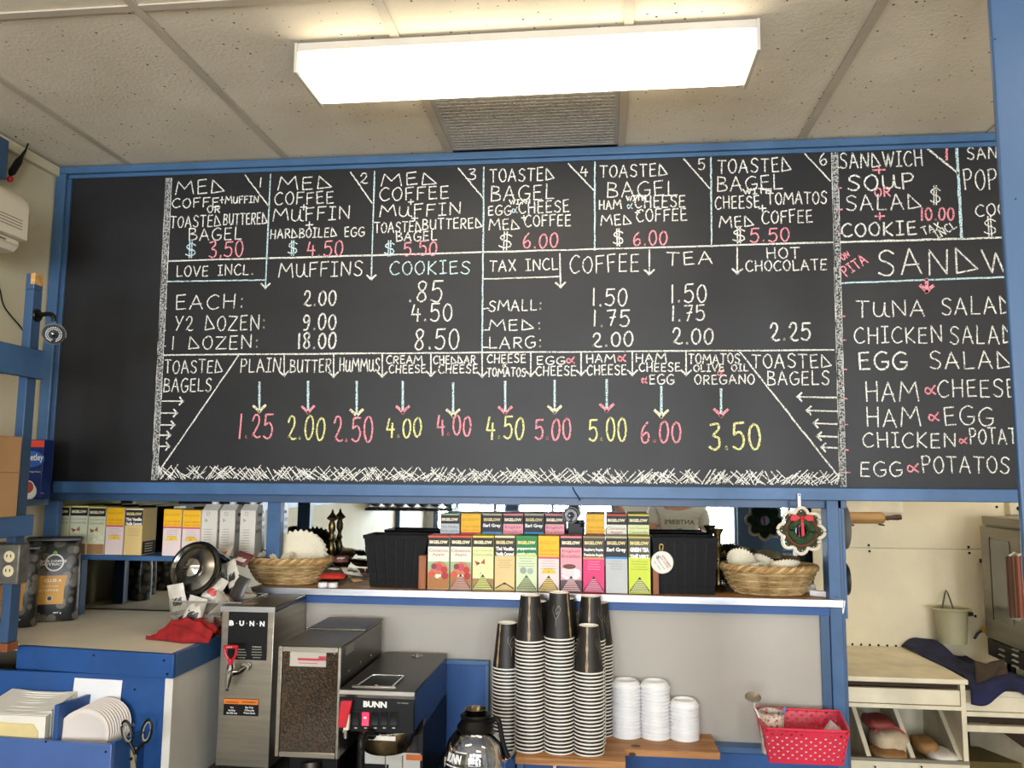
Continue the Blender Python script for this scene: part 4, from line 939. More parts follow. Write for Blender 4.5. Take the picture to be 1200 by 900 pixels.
places = [((208, 700, 2.515), .055, .085, (.1, -.2, 0), pk_white, pk_dark, 'upright white sachet with a dark panel at the front left of the bin'),
          ((228, 716, 2.515), .06, .09, (-.05, .25, .05), pk_white, pk_dark, 'white sachet with a dark panel just above the red cloth'),
          ((252, 690, 2.56), .05, .08, (-.3, .5, .2), pk_white, pk_red, 'white sachet with a red panel leaning under the jar'),
          ((272, 672, 2.6), .05, .085, (-.2, -.5, -.2), pk_white, pk_dark, 'white sachet with a dark panel beside the wicker basket'),
          ((281, 690, 2.58), .05, .08, (-.2, .3, -.2), pk_dark, None, 'dark sachet against the right wall of the bin'),
          ((263, 712, 2.56), .05, .07, (-.2, .7, 0), pk_brown, pk_white, 'maroon sachet low at the right of the bin'),
          ((240, 730, 2.54), .05, .06, (-.6, .1, 0), pk_white, None, 'plain white sachet low in the bin'),
          ((284, 655, 2.66), .055, .06, (-.9, .3, 0), pk_brown, pk_white, 'maroon and white sachet on top below the cartons'),
          ((262, 648, 2.68), .055, .06, (-.9, -.2, 0), pk_white, pk_red, 'white and red sachet on top behind the jar'),
          ((214, 722, 2.55), .05, .06, (-.5, -.4, 0), pk_white, pk_brown, 'white sachet low at the left of the bin'),
          ((291, 706, 2.66), .05, .09, (-.1, -.2, -.3), pk_dark, pk_brown, 'dark sachet squeezed beside the hot water dispenser')]
for (q, w_, h, rr, m, bnd, lb_) in places:
    c = P(*q); sachet(lb_, c, w_, h, rr, m, bnd)
for k in range(26):
    cx3 = random.uniform(bx_a + .03, bx_b - .03); cy3 = random.uniform(y0b + .02, y1b - .02)
    zz3 = CT + .03 + random.uniform(0, .1)
    sachet('paper wrapped sachet lying among the others inside the clear bin', (cx3, cy3, zz3), .05, .07, (random.uniform(-1.3, 1.3), random.uniform(-1, 1), random.uniform(-1.5, 1.5)), random.choice((pk_white, pk_white, pk_white, pk_dark, pk_brown)), random.choice((None, pk_dark, pk_white)), t=.01)
# red cloth
def cloth(pts_fn, nu, nv): 
    vs = [pts_fn(i / nu, j / nv) for i in range(nu + 1) for j in range(nv + 1)]
    fs = [(i * (nv + 1) + j, (i + 1) * (nv + 1) + j, (i + 1) * (nv + 1) + j + 1, i * (nv + 1) + j + 1) for i in range(nu) for j in range(nv)]
    return MB().add(vs, fs)
red_cl = mat('red_cloth', '9c1a1c', .85, var=.25, scale=30, bump=.2, bscale=200)
x0c, x1c = at(165, 752, 'Z', CT).x, at(251, 752, 'Z', CT).x; yc = at(200, 752, 'Z', CT).y
def rc_(u, v):
    wd = .015 + .1 * min(1, u * 1.6) ** 1.3; h = .055 * math.sin(PI * min(1, max(0, (u - .12) * 1.05))) ** .7 if u > .12 else .004
    y = yc + .02 + (v - .5) * wd + .02 * u
    prof = math.sin(PI * v) ** .6 if 0 < v < 1 else 0
    fold = .008 * math.sin(v * 22 + u * 9) * prof * min(1, u * 3) + .004 * math.sin(u * 31 + v * 7) * prof
    return Vector((x0c + u * (x1c - x0c), y, CT + .003 + prof * (.006 + h) + fold * .8))
o = obj('dish_cloth', cloth(rc_, 40, 26), red_cl, ang=3); o.modifiers.new('solid', 'SOLIDIFY').thickness = .0025
setp(o, 'crumpled red cloth on the cream counter beside the hot water dispenser', 'cloth')

# ================================================================ THE CABINET FRONT: napkins, plates, scissors
HY = 2.15
hz = P(65, 866, HY).z; hx1 = P(131, 872, HY).x
holder = thing('napkin_holder', 'blue wooden holder on the cabinet front for napkins and plates', 'holder', (hx1 - .3, HY, hz - .2))
obj('front_board', MB().prism([(LX + .01, HY, P(0, 861, HY).z), (hx1, HY, P(131, 873, HY).z), (hx1, HY, .72), (LX + .01, HY, .72)], (0, .014, 0)), mat('holder_blue', '4a68a4', .3, var=.1), holder, bevel=.002)
obj('side_board', MB().prism([(hx1 - .014, HY + .0145, P(131, 871, HY).z), (hx1 - .014, cf - .001, P(141, 856, cf).z), (hx1 - .014, cf - .001, .72), (hx1 - .014, HY + .0145, .72)], (.014, 0, 0)), blue_d, holder, bevel=.001)
xd = P(60, 850, HY).x
obj('divider', MB().prism([(xd - .004, HY + .0145, P(60, 828, HY).z), (xd - .004, cf - .001, P(82, 812, cf).z), (xd - .004, cf - .001, .75), (xd - .004, HY + .0145, .75)], (.013, 0, 0)), blue_d, holder, bevel=.001)
obj('holder_base', MB().box(LX + .01, hx1 - .015, HY + .0145, cf - .001, .72, .732), blue_d, holder)
for (x, y) in ((54, 869), (124, 881)):
    p = P(x, y, HY - .0005); obj('screw', MB().cyl(p, p + Vector((0, -.002, 0)), .003, .003, 8), black_pl, holder)
# napkins: folded stack, each fold a sheet
nx0, nx1 = P(-25, 850, 2.18).x, P(56, 850, 2.18).x; nzt = P(40, 812, 2.28).z
nap = thing('napkin_stack', 'thick stack of folded paper napkins in the blue holder', 'napkins', ((nx0 + nx1) / 2, 2.2, .733))
nap_y = mat('napkin_fold', 'e3cf96', .85, var=.08, scale=20)
mb = MB(); n = 22
for k in range(n):
    a = HY + .02 + k * (cf - HY - .03) / n
    e = random.uniform(-.002, .002)
    mb.box(nx0 + .002 + e, nx1 - .002 + e, a, a + .0052, .735, nzt - .03 + .03 * k / n + random.uniform(-.002, .002))
obj('folded_sheets', mb, paper, nap, kind='stuff')
obj('front_sheet', MB().prism([(nx0, HY + .016, .76), (nx1 - .005, HY + .016, .76), (nx1 - .02, HY + .016, nzt - .07), (nx1 - .035, HY + .016, nzt - .052), (nx0, HY + .016, nzt - .05)], (0, .003, 0)), nap_y, nap, 'yellowish front napkin')
obj('top_sheet', cloth(lambda u, v: Vector((nx0 + u * (nx1 - nx0 - .0), HY + .035 + v * (cf - HY - .045), nzt - .023 + .024 * v + .003 * math.sin(5 * u + 2))), 12, 6), paper, nap)
# white board behind plates
p0, p1 = P(88, 794, cf), P(144, 797, cf)
setp(obj('foam_tray', MB().add([(p0.x, cf - .018, P(88, 850, cf).z), (p1.x, cf - .018, P(140, 860, cf).z), (p1.x, cf - .003, p1.z), (p0.x, cf - .003, p0.z), (p0.x, cf - .012, P(88, 850, cf).z), (p1.x, cf - .012, P(140, 860, cf).z), (p1.x, cf - .0005, p1.z), (p0.x, cf - .0005, p0.z)],
      [(0, 1, 2, 3), (7, 6, 5, 4), (0, 4, 5, 1), (1, 5, 6, 2), (2, 6, 7, 3), (3, 7, 4, 0)]), white_pl, bevel=.003), 'white square foam tray standing behind the paper plates', 'tray')
pc0 = P(97, 868, 2.2)
plate_prof = [(.0001, 0), (.049, 0), (.055, .0035), (.069, .006), (.071, .005), (.0695, .0045), (.0555, .002), (.0495, -.0012), (.0001, -.0012)]
pl0 = None
pl_rot = (PI / 2 - .12, 0, .2)
for k in range(10):
    loc = (pc0.x + .002 * k, 2.2 + .0085 * k, P(97, 862, 2.2).z + .0012 * k)
    if pl0 is None:
        pl0 = obj('paper_plate', MB().lathe(plate_prof, (0, 0, 0), 40), mat('plate_white', 'd6cdc6', .6, var=.04)); pl0.location = loc; pl0.rotation_euler = pl_rot
        setp(pl0, 'front paper plate of the upright stack in the blue holder', 'plate', 'paper plates')
    else:
        c = pl0.copy(); COL.objects.link(c); c.location = loc
        c['label'] = 'paper plate behind the front one in the upright stack'
# scissors
sx = P(158, 870, cf - .006); SY = 2.2
sci = thing('scissors', 'scissors with black and grey handles hanging on the blue cabinet', 'scissors', (sx.x, SY, sx.z))
SY = 2.2
def sp_(x, y): return P(x, y, SY)
for (cx_, cy_, sg) in ((149, 858, -1), (172, 857, 1)):
    pts = [sp_(cx_ + 8 * math.cos(a) * (.72) + 2.2 * sg * math.sin(a), cy_ - 14 * math.sin(a) * .95) for a in [2 * PI * k / 24 for k in range(24)]]
    h_ = obj('handle', MB().tube(pts, .0036, 8, True), black_pl, sci)
    pts = [sp_(cx_ + 5.9 * math.cos(a) * (.72) + 2.0 * sg * math.sin(a), cy_ - 11.4 * math.sin(a) * .95) for a in [2 * PI * k / 24 for k in range(24)]]
    obj('handle_lining', MB().tube(pts, .0021, 6, True), mat('handle_grey', '9a958c', .5), h_, 'grey inner lining')
obj('handle_neck', MB().add([], []).tube([sp_(152, 870), sp_(157, 879), sp_(158, 884)], [.005, .005, .004], 8).tube([sp_(169, 870), sp_(161, 879), sp_(160, 884)], [.005, .005, .004], 8), black_pl, sci)
obj('blade', MB().prism([sp_(154, 876), sp_(161, 876), sp_(158, 905), sp_(155, 915), sp_(151, 915)], (0, .0015, 0)), chrome, sci)
obj('blade', MB().prism([v + Vector((0, -.002, 0)) for v in (sp_(151, 877), sp_(157, 877), sp_(160, 905), sp_(161, 915), sp_(156, 912))], (0, .0015, 0)), chrome, sci)
p = sp_(154, 889); obj('pivot', MB().cyl(p, p + Vector((0, -.004, 0)), .0045, .0045, 12), black_pl, sci)
p = sp_(158, 850) + Vector((0, .0065, 0)); obj('hanging_hook', MB().tube([(hx1 + .001, SY, p.z), (p.x, SY, p.z), (p.x, SY - .006, p.z), (p.x, SY - .006, p.z + .008)], .0015, 6), steel, sci)

# ================================================================ SERVING SHELF
SZ = 1.262
sx0 = P(297, 690, BY).x; sx1 = P(988, 702, BY).x; pzx = P(969, 600, BY).x
sh = thing('serving_shelf', 'long wooden serving shelf with a metal front edge below the menu board', 'shelf', ((sx0 + pzx) / 2, BY + .12, SZ - .03))
obj('shelf_board', MB().box(sx0, pzx - .001, BY + .004, MY - .004, SZ - .02, SZ), bagel_w, sh)
obj('metal_edge', MB().box(sx0, sx1, BY - .006, BY + .0035, SZ - .024, SZ + .002), alu, sh, 'polished metal edge', .0025)
obj('blue_batten', MB().box(sx0, pzx - .001, BY + .004, BY + .019, SZ - .05, SZ - .021), blue_d, sh, 'blue batten under the edge')
for x in (524, 655, 778, 980):
    p = P(x, 694 + (x - 524) * .012, BY - .0065); obj('rivet', MB().cyl(p, p + Vector((0, -.002, 0)), .002, .0016, 8), black_pl, sh)
po = struct('trim_4', MB().box(pzx, pzx + .038, BY + .004, BY + .075, 0, 1.588), blue, .002)
struct('trim_5', MB().box(pzx + .039, pzx + .052, BY + .02, BY + .075, .0, 1.588), blue_g, .002)
struct('trim_6', MB().box(pzx - .03, pzx - .001, BY + .012, BY + .0195, .0, SZ - .051), blue_g, .001)

def wicker(label, cx_, cy_, z0, rx, ry, bx, by, h, rows=11, stakes=24):
    t = thing('wicker_basket', label, 'basket', (cx_, cy_, z0))
    w1 = mat('wicker', 'b79a6c', .6, col2='7c6038', scale=18, bump=.2, bscale=120); w2 = mat('wicker_pale', 'c9b184', .6, col2='98794c', scale=20)
    for i in range(rows):
        f_ = i / (rows - 1); z = z0 + .005 + f_ * (h - .016); ax_, ay_ = bx + (rx - bx) * f_ ** .7, by + (ry - by) * f_ ** .7
        pts = []
        n = stakes * 4
        for k in range(n):
            a = 2 * PI * k / n; o_ = .0028 * math.cos(stakes / 2 * a + PI * i) ; pts.append((cx_ + (ax_ + o_) * math.cos(a), cy_ + (ay_ + o_) * math.sin(a), z + random.uniform(-.0004, .0004)))
        obj('woven_rod', MB().tube(pts, .0034, 5, True), w1 if i % 3 else w2, t)
    for k in range(stakes):
        a = 2 * PI * (k + .5) / stakes; pts = []
        for i in range(5):
            f_ = i / 4; ax_, ay_ = bx + (rx - bx) * f_ ** .7, by + (ry - by) * f_ ** .7
            pts.append((cx_ + ax_ * math.cos(a), cy_ + ay_ * math.sin(a), z0 + .003 + f_ * (h - .012)))
        obj('stake', MB().tube(pts, .0026, 5), w2, t)
    for s_ in range(4):
        pts = []; n = 120
        for k in range(n):
            a = 2 * PI * k / n; ph = a * 14 + s_ * PI / 2
            pts.append((cx_ + (rx + .007 * math.cos(ph)) * math.cos(a), cy_ + (ry + .007 * math.cos(ph)) * math.sin(a), z0 + h + .007 * math.sin(ph)))
        obj('rim_strand', MB().tube(pts, .0058, 6, True), w2 if s_ % 2 else mat('wicker_rim', 'bb935c', .55, col2='8c6636', scale=25), t)
    vs = [(cx_ + bx * math.cos(2 * PI * k / 32), cy_ + by * math.sin(2 * PI * k / 32), z0 + .001) for k in range(32)]
    obj('basket_base', MB().prism(vs, (0, 0, .004)), w1, t)
    return t
wcx = P(338, 670, 2.86).x
wicker('pale wicker basket of coffee filters above the hot water dispenser', wcx, 2.865, SZ + .001, .15, .108, .105, .075, .083)
wcx2 = P(901, 670, 2.86).x
wicker('pale wicker basket of crumpled papers at the right end of the shelf', wcx2, 2.865, SZ + .001, .152, .108, .11, .075, .088)
def coffee_filter(r0, r1, h, fl, amp):
    n = fl * 4; vs = [(0, 0, 0)]; fs = []
    lv = [(r0, 0, 0), (r0 + (r1 - r0) * .35, h * .5, .5), (r0 + (r1 - r0) * .75, h * .85, .9), (r1, h, 1)]
    for (r_, z, am) in lv:
        for k in range(n):
            a = 2 * PI * k / n; q = r_ + amp * am * math.cos(fl * a); vs.append((q * math.cos(a), q * math.sin(a), z + amp * am * .4 * math.cos(fl * a)))
    fs += [(0, 1 + k, 1 + (k + 1) % n) for k in range(n)]
    for i in range(3):
        for k in range(n): q = (k + 1) % n; fs.append((1 + i * n + k, 1 + i * n + q, 1 + (i + 1) * n + q, 1 + (i + 1) * n + k))
    return MB().add(vs, fs)
f0 = obj('coffee_filter', coffee_filter(.046, .094, .034, 30, .0046), filt, ang=3)
f0.location = (wcx + .022, 2.895, SZ + .085); f0.rotation_euler = (1.02, .12, .18)
setp(f0, 'front fluted paper filter standing up in the wicker basket', 'coffee filter', 'paper coffee filters in the left basket')
d_ = Vector((math.sin(.18) * math.sin(1.02), -math.cos(.18) * math.sin(1.02), math.cos(1.02)))
for k in range(1, 5):
    c = f0.copy(); COL.objects.link(c); c.location = Vector(f0.location) - d_ * .0055 * k + Vector((.002 * k, 0, 0)); c['label'] = 'fluted paper filter nested behind the front one in the wicker basket'
f1 = f0.copy(); COL.objects.link(f1); f1.location = (wcx - .06, 2.855, SZ + .058); f1.rotation_euler = (.25, -.15, .4); f1['label'] = 'fluted paper filter lying at the left of the wicker basket'; f1.scale = (.85, .85, 1)
f2 = f0.copy(); COL.objects.link(f2); f2.location = (wcx + .01, 2.83, SZ + .052); f2.rotation_euler = (.3, .1, 1); f2['label'] = 'fluted paper filter lying at the front of the wicker basket'; f2.scale = (.85, .7, 1)
for i, (dx, dy, dz, rx, ry, s_, lb_) in enumerate(((-.09, .03, .085, .9, .3, .52, 'small crumpled filter paper standing at the left of the right basket'), (-.02, -.02, .075, .5, -.2, .55, 'small crumpled filter paper in the middle of the right basket'), (.05, -.03, .068, .35, .25, .5, 'small crumpled filter paper lying at the right of the right basket'), (-.055, -.03, .064, .3, .1, .5, 'small crumpled filter paper low at the front of the right basket'))):
    c = f0.copy(); COL.objects.link(c); c.location = (wcx2 + dx, 2.865 + dy, SZ + dz); c.rotation_euler = (rx, ry, i * 1.3); c.scale = (s_ * 1.1, s_, 1); c['label'] = lb_; c['group'] = 'crumpled filter papers in the right basket'

# brass candlesticks
cs = [(.0001, 0), (.036, 0), (.038, .006), (.03, .012), (.014, .02), (.008, .032), (.013, .042), (.014, .05), (.007, .06), (.0065, .085), (.012, .1), (.015, .115), (.011, .13), (.007, .14), (.012, .15), (.008, .16), (.007, .17), (.0125, .182), (.014, .2), (.008, .215), (.02, .222), (.021, .226), (.012, .236), (.006, .244), (.0025, .256), (.0001, .258)]
c1 = P(386, 640, 2.93); c1y = 2.955
setp(obj('candlestick', MB().lathe(cs, (c1.x, c1y, SZ + .001), 20), brass), 'turned brass candlestick with a pointed top behind the wicker basket', 'candlestick')
c2 = P(851, 640, 2.84); t = thing('brass_candle_holder', 'ornate brass candle holder beside the right wicker basket', 'candle holder', (c2.x - .004, 2.9, SZ + .001))
cb_ = (c2.x - .02, 2.9, SZ + .001)
obj('stem', MB().lathe([(.0001, 0), (.03, 0), (.032, .005), (.024, .012), (.012, .022), (.01, .06), (.014, .07), (.01, .08), (.011, .14), (.016, .15), (.012, .158), (.013, .19), (.022, .205), (.0225, .21), (.016, .211), (.012, .2), (.0001, .195)], cb_, 18), brass, t)
mb = MB()
for k in range(7):
    a = k * .9; b_ = Vector(cb_) + Vector((.018 * math.cos(a), .018 * math.sin(a), .03 + .016 * k))
    obj('leaf_scroll', MB().tube(smooth([tuple(b_), tuple(b_ + Vector((.012 * math.cos(a), .006 * math.sin(a), .01))), tuple(b_ + Vector((.016 * math.cos(a), .01 * math.sin(a), -.004))), tuple(b_ + Vector((.006 * math.cos(a), .004 * math.sin(a), -.008)))], 4), .0042, 6), brass, t)

# black woven boxes
def woven_box(label, xa, xb, ybot, w_b, yf, ht, dp):
    a, b = P(xa, 640, yf).x, P(xb, 640, yf).x; c = (a + b) / 2; wt = (b - a) / 2; wb = w_b / 2
    t = thing('woven_box', label, 'basket', (c, yf + dp / 2, SZ + .001)); z0 = SZ + .001; cy_ = yf + dp / 2
    bm_ = mat('black_woven_strap', '08080a', .6, var=.25, scale=25, bump=.2, bscale=60, spec=.25)
    def pt(u, v, side):   # u -1..1 along wall, v 0..1 height
        hw = wb + (wt - wb) * v; hd = dp / 2 * (.82 + .18 * v)
        return {0: Vector((c + u * hw, cy_ - hd, z0 + v * ht)), 1: Vector((c + hw, cy_ + u * hd, z0 + v * ht)), 2: Vector((c - u * hw, cy_ + hd, z0 + v * ht)), 3: Vector((c - hw, cy_ - u * hd, z0 + v * ht))}[side]
    nor = [Vector((0, -1, 0)), Vector((1, 0, 0)), Vector((0, 1, 0)), Vector((-1, 0, 0))]
    for s_ in range(4):
        nu = 6 if s_ % 2 == 0 else 4; nv = 6
        for i in range(nu):
            for j in range(nv):
                pr_ = .0022 if (i + j) % 2 else .0005
                u0, u1 = -1 + 2 * i / nu + .03, -1 + 2 * (i + 1) / nu - .03; v0, v1 = j / nv * .93 + .006, (j + 1) / nv * .93 - .006
                q = [pt(u0, v0, s_), pt(u1, v0, s_), pt(u1, v1, s_), pt(u0, v1, s_)]
                obj('woven_strap', MB().prism([v + nor[s_] * (pr_ - .003) for v in q], nor[s_] * .003), bm_, t)
    for s_ in range(4):
        q = [pt(-1, .005, s_), pt(1, .005, s_), pt(1, .93, s_), pt(-1, .93, s_)]
        obj('lining', MB().prism([v - nor[s_] * .0055 for v in q], nor[s_] * .002), black_pl, t)
        q = [pt(-1.02, .93, s_), pt(1.02, .93, s_), pt(1.02, 1, s_), pt(-1.02, 1, s_)]
        obj('rim_band', MB().prism([v - nor[s_] * .004 for v in q], nor[s_] * .0075), bm_, t)
    obj('box_base', MB().box(c - wb + .004, c + wb - .004, cy_ - dp * .4, cy_ + dp * .4, z0, z0 + .003), black_pl, t)
    return t, pt
woven_box('black woven box left of the tea boxes', 426, 500, 687, .175, 2.785, .178, .15)
wb2, wpt = woven_box('black woven box with a round white badge right of the tea boxes', 765, 841, 694, .19, 2.785, .185, .15)
bc = P(776, 659, 2.772)
bd_ = thing('badge', 'round white badge with red and black lettering on the black box', 'badge', bc)
obj('disc', MB().lathe([(.0001, 0), (.036, 0), (.037, .0015), (.035, .004), (.0001, .005)], bc, 32, Matrix.Rotation(PI / 2, 3, 'X')), mat('badge_white', 'ded8cf', .4, var=.03), bd_)
ang_ = -.95; R1 = Vector((math.cos(ang_), 0, math.sin(ang_))); U1 = Vector((-math.sin(ang_), 0, math.cos(ang_)))
for s, dx, dz, ww, hh, co in (('WHITE RIBBON', .009, .014, .046, .0075, 'b0283c'), ('never commit', .002, .006, .048, .005, '2c2c2c'), ('condone nor', -.002, -.006, .046, .005, '2c2c2c'), ('stay silent', -.004, -.019, .036, .005, '2c2c2c')):
    txt(s, bc + Vector((0, -.0056, 0)) + U1 * dz + R1 * dx * .4, ww, hh, flat(co), bd_, R1, U1, .01)
mb = MB()
c_ = bc + Vector((-.014, -.0055, .017))
for k in range(5):
    a = 2 * PI * k / 5; mb.add([c_ + Vector((.008 * math.cos(a + da), 0, .008 * math.sin(a + da))) * q for da, q in ((-.5, .4), (0, 1.2), (.5, .4))] + [c_], [(0, 1, 2, 3)])
obj('leaf_emblem', mb, flat('54524e'), bd_, recalc=False)
p = P(775, 642, 2.772); obj('string_loop', MB().tube(smooth([tuple(p + Vector((-.004, 0, -.008))), tuple(p + Vector((-.006, 0, .006))), tuple(p + Vector((0, 0, .012))), tuple(p + Vector((.006, 0, .006))), tuple(p + Vector((.003, 0, -.008)))], 4), .0018, 6), mat('straw_string', 'd2b46a', .7), bd_)

# wooden tray with a step, tea boxes in two rows
tY = 2.772
ta, tb_ = P(490.5, 660, tY).x, P(772, 660, tY).x
ty = thing('tea_rack', 'stepped brown wooden rack holding the two rows of tea boxes', 'rack', ((ta + tb_) / 2, tY + .1, SZ + .001))
zh = P(495, 651, tY).z
obj('end_panel', MB().box(ta, ta + .026, tY - .001, MY - .012, SZ + .001, zh), walnut, ty, bevel=.002)
obj('end_panel', MB().box(tb_ - .02, tb_, tY - .001, MY - .012, SZ + .001, zh), walnut, ty, bevel=.002)
zr = SZ + .078
obj('step', MB().box(ta + .027, tb_ - .021, 2.884, MY - .012, SZ + .001, zr), walnut, ty)
fr_row = [('apple', 501, 526.5, 'apple-picture tea box at the left end of the front row', False), ('apple', 527.5, 552.5, 'apple-picture tea box second in the front row, dispenser slot open', True), ('chamo', 553.5, 578.5, 'pale yellow flowery tea box in the front row, slot open', True),
          ('engT', 579.5, 603.5, 'golden beige tea box with a black header in the front row', True), ('mint', 604.5, 629.5, 'pale green mint tea box with a green header in the front row', True), ('lemon', 630.5, 655.5, 'yellow and pink lemon tea box in the front row', True),
          ('eng', 656.5, 682, 'pink tea box with a tea cup picture in the front row', True), ('rasp', 683, 708.5, 'bright magenta tea box in the front row', True), ('earl', 709.5, 735.5, 'grey tea box with black header and blue stripe, front row', False), ('green', 736.5, 762.5, 'lime green tea box at the right end of the front row', True)]
tb_row(fr_row, tY + .001, SZ + .0015, 628, True, .108, 0)
bk_row = [('mintm', 515, 538, 'pale grey tea box with green top at the left end of the back row', False), ('lemon', 539.5, 563, 'yellow-topped tea box second in the back row', False), ('earl', 564.5, 588, 'grey and black tea box above the golden beige one', False), ('eng', 589, 613, 'pink tea box in the back row between two grey ones', False),
          ('earl', 614, 637.5, 'grey and black tea box in the back row above the green one', False), ('eng', 638.5, 661.5, 'pink tea box in the back row left of the camera', False), ('lemon', 686, 709.5, 'yellow-topped tea box in the back row right of the camera', False), ('apple', 710.5, 735, 'apple tea box in the back row above the grey one', False), ('chamo', 736, 761.5, 'pale yellow tea box at the right end of the back row', False)]
tb_row(bk_row, 2.886, zr + .0005, 602, False, .1, 1)
c = P(669, 604, 2.87)
t, rot = bullet('round security camera perched among the back row of tea boxes', c, .0285, (c.x, 2.9, zr), mat('camera_tan', '9b8d7a', .45, var=.1))
obj('bracket', MB().box(P(665, 620, 2.9).x, P(684, 620, 2.9).x, 2.9, 2.96, zr + .001, c.z - .026), black_pl, t, bevel=.004)
obj('knob', MB().ball(P(682, 616, 2.89), .006), black_pl, t)
q = [P(671, 571, BY - .037), P(674, 577, BY - .037), P(678, 583, BY - .037), P(680, 588, 2.8), P(681, 596, 2.9)]
obj('camera_wire', MB().tube(smooth([tuple(v) for v in q], 4), .0022, 6), black_pl, t)

# packets and caps beside the left basket
Z0 = SZ + .001
for x, lb_ in ((377, 'white bottle cap lying by the red packet, the left one'), (389, 'white bottle cap lying by the red packet, the right one')):
    p = P(x, 684, 2.762); o = obj('bottle_cap', MB().lathe([(.0001, 0), (.0165, 0), (.017, .002), (.0165, .014), (.015, .0155), (.0001, .0155)], (p.x, 2.775, Z0), 24), white_pl); setp(o, lb_, 'cap', 'white bottle caps')
SG = 'packets beside the left basket'
sachet('glossy red packet lying behind the white caps', P(390, 675, 2.81) + Vector((0, 0, 0)), .09, .05, (-1.35, 0, .1), pk_red, None, 'packet', SG, .016)
sachet('black packet on the red one beside the basket', P(393, 668, 2.85), .08, .05, (-1.3, .05, -.3), pk_dark, pk_white, 'packet', SG, .016)
sachet('silver and black packet leaning toward the black box', P(412, 670, 2.85), .07, .05, (-1.2, .2, .7), pk_white, pk_dark, 'packet', SG, .014)
sachet('maroon packet on top of the packets', P(400, 655, 2.88), .05, .04, (-1.1, 0, .2), pk_brown, pk_white, 'packet', SG, .016)
sachet('brown packet near the black box', P(418, 680, 2.82), .04, .03, (-1.4, 0, .9), mat('packet_tan', 'b08a5c', .5), None, 'packet', SG, .01)
# chalk and block at the right end
p = P(966, 688, 2.80); setp(obj('chalk_box', MB().box(-.03, .03, -.011, .011, 0, .018), white_pl, loc=None, bevel=.002), 'small white block at the right end of the shelf', 'block'); o = bpy.data.objects['chalk_box']; o.location = (p.x - .01, 2.82, Z0); o.rotation_euler = (0, 0, -.6)
p = P(951, 682, 2.9); setp(obj('soap_block', MB().box(p.x - .022, p.x + .014, 2.9, 2.925, Z0, Z0 + .028), paper, bevel=.003), 'cream block standing behind the right wicker basket', 'block')

# wreath ornament hanging from the board's rail
wc = P(939, 622, BY - .045); wy = BY - .045
wr = thing('wreath_ornament', 'scalloped cream-edged ornament with green wreath and red bow hanging below the board', 'ornament', wc)
def star(r0, r1, n=8, m=96, ph=.2): return [wc + Vector(((.92 * (r0 + r1 * abs(math.cos(n * a / 2 + ph)))) * math.cos(a), 0, (.92 * (r0 + r1 * abs(math.cos(n * a / 2 + ph)))) * math.sin(a))) for a in [2 * PI * k / m for k in range(m)]]
# ring plate between star outline and centre opening
so_ = star(.056, .016); si_ = [wc + Vector((.018 * math.cos(2 * PI * k / 96), 0, .018 * math.sin(2 * PI * k / 96))) for k in range(96)]
vs = so_ + si_ + [v + Vector((0, .004, 0)) for v in so_ + si_]; fs = []
for k in range(96):
    q = (k + 1) % 96; fs += [(k, q, 96 + q, 96 + k), (192 + k, 288 + k, 288 + q, 192 + q), (k, 192 + k, 192 + q, q), (96 + k, 96 + q, 288 + q, 288 + k)]
obj('felt_backing', MB().add(vs, fs), mat('green_felt', '37472f', .9, var=.3, scale=60), wr)
obj('cream_edge', MB().tube(star(.061, .018), .0055, 8, True), mat('cream_cord', 'd9d2c0', .8, var=.1, bump=.3), wr, 'cream scalloped cord')
obj('brown_ring', MB().tube([wc + Vector((.046 * math.cos(a), -.003, .046 * math.sin(a))) for a in [2 * PI * k / 48 for k in range(48)]], .004, 6, True), mat('brown_twine', '6b3a2a', .8), wr)
obj('wreath_ring', MB().tube([wc + Vector((.031 * math.cos(a), -.006, .031 * math.sin(a))) for a in [2 * PI * k / 40 for k in range(40)]], [.0105 + .0015 * (k % 2) for k in range(40)], 8, True), mat('wreath_green', '2f4b2c', .9, var=.35, scale=90, bump=.6, bscale=200), wr)
for k in range(40):
    a = 2 * PI * k / 40; rr = .0535 + .008 * abs(math.cos(4 * a + .2))
    obj('bead', MB().ball(wc + Vector((rr * math.cos(a), -.004, rr * math.sin(a))), .0019, 6, 4), red_pl if k % 2 else white_pl, wr)
obj('candy_cane', MB().tube([wc + Vector((-.008, -.004, -.02)), wc + Vector((-.008, -.004, .012)), wc + Vector((-.003, -.004, .019)), wc + Vector((.003, -.004, .014))], .003, 6), mat('candy_pink', 'c86a86', .4), wr)
for sg in (-1, 1):
    b0 = wc + Vector((.0, -.018, .042)); 
    obj('bow_loop', MB().prism([b0, b0 + Vector((sg * .018, -.0, .010)), b0 + Vector((sg * .034, .0, .008)), b0 + Vector((sg * .037, 0, -.010)), b0 + Vector((sg * .02, 0, -.012))], (0, .006, 0)), mat('bow_red', 'c01d24', .5), wr, bevel=.002)
obj('bow_tail', MB().prism([wc + Vector(v) for v in ((-.004, -.017, .04), (.004, -.017, .04), (.006, -.017, -.012), (0, -.017, -.018), (-.003, -.017, -.012))], (0, .002, 0)), mat('bow_red', 'c01d24', .5), wr)
obj('bow_knot', MB().ball(wc + Vector((0, -.018, .042)), (.006, .004, .006)), mat('bow_red', 'c01d24', .5), wr)
p = P(936.5, 583, wy)
obj('hanging_ribbon', MB().box(p.x - .0045, p.x + .0045, wy - .001, wy + .001, wc.z + .075, p.z + .012), white_pl, wr)
obj('hook', MB().cyl((p.x, BY - .036, p.z + .008), (p.x, wy - .004, p.z + .008), .0025, .0025, 8), black_pl, wr)
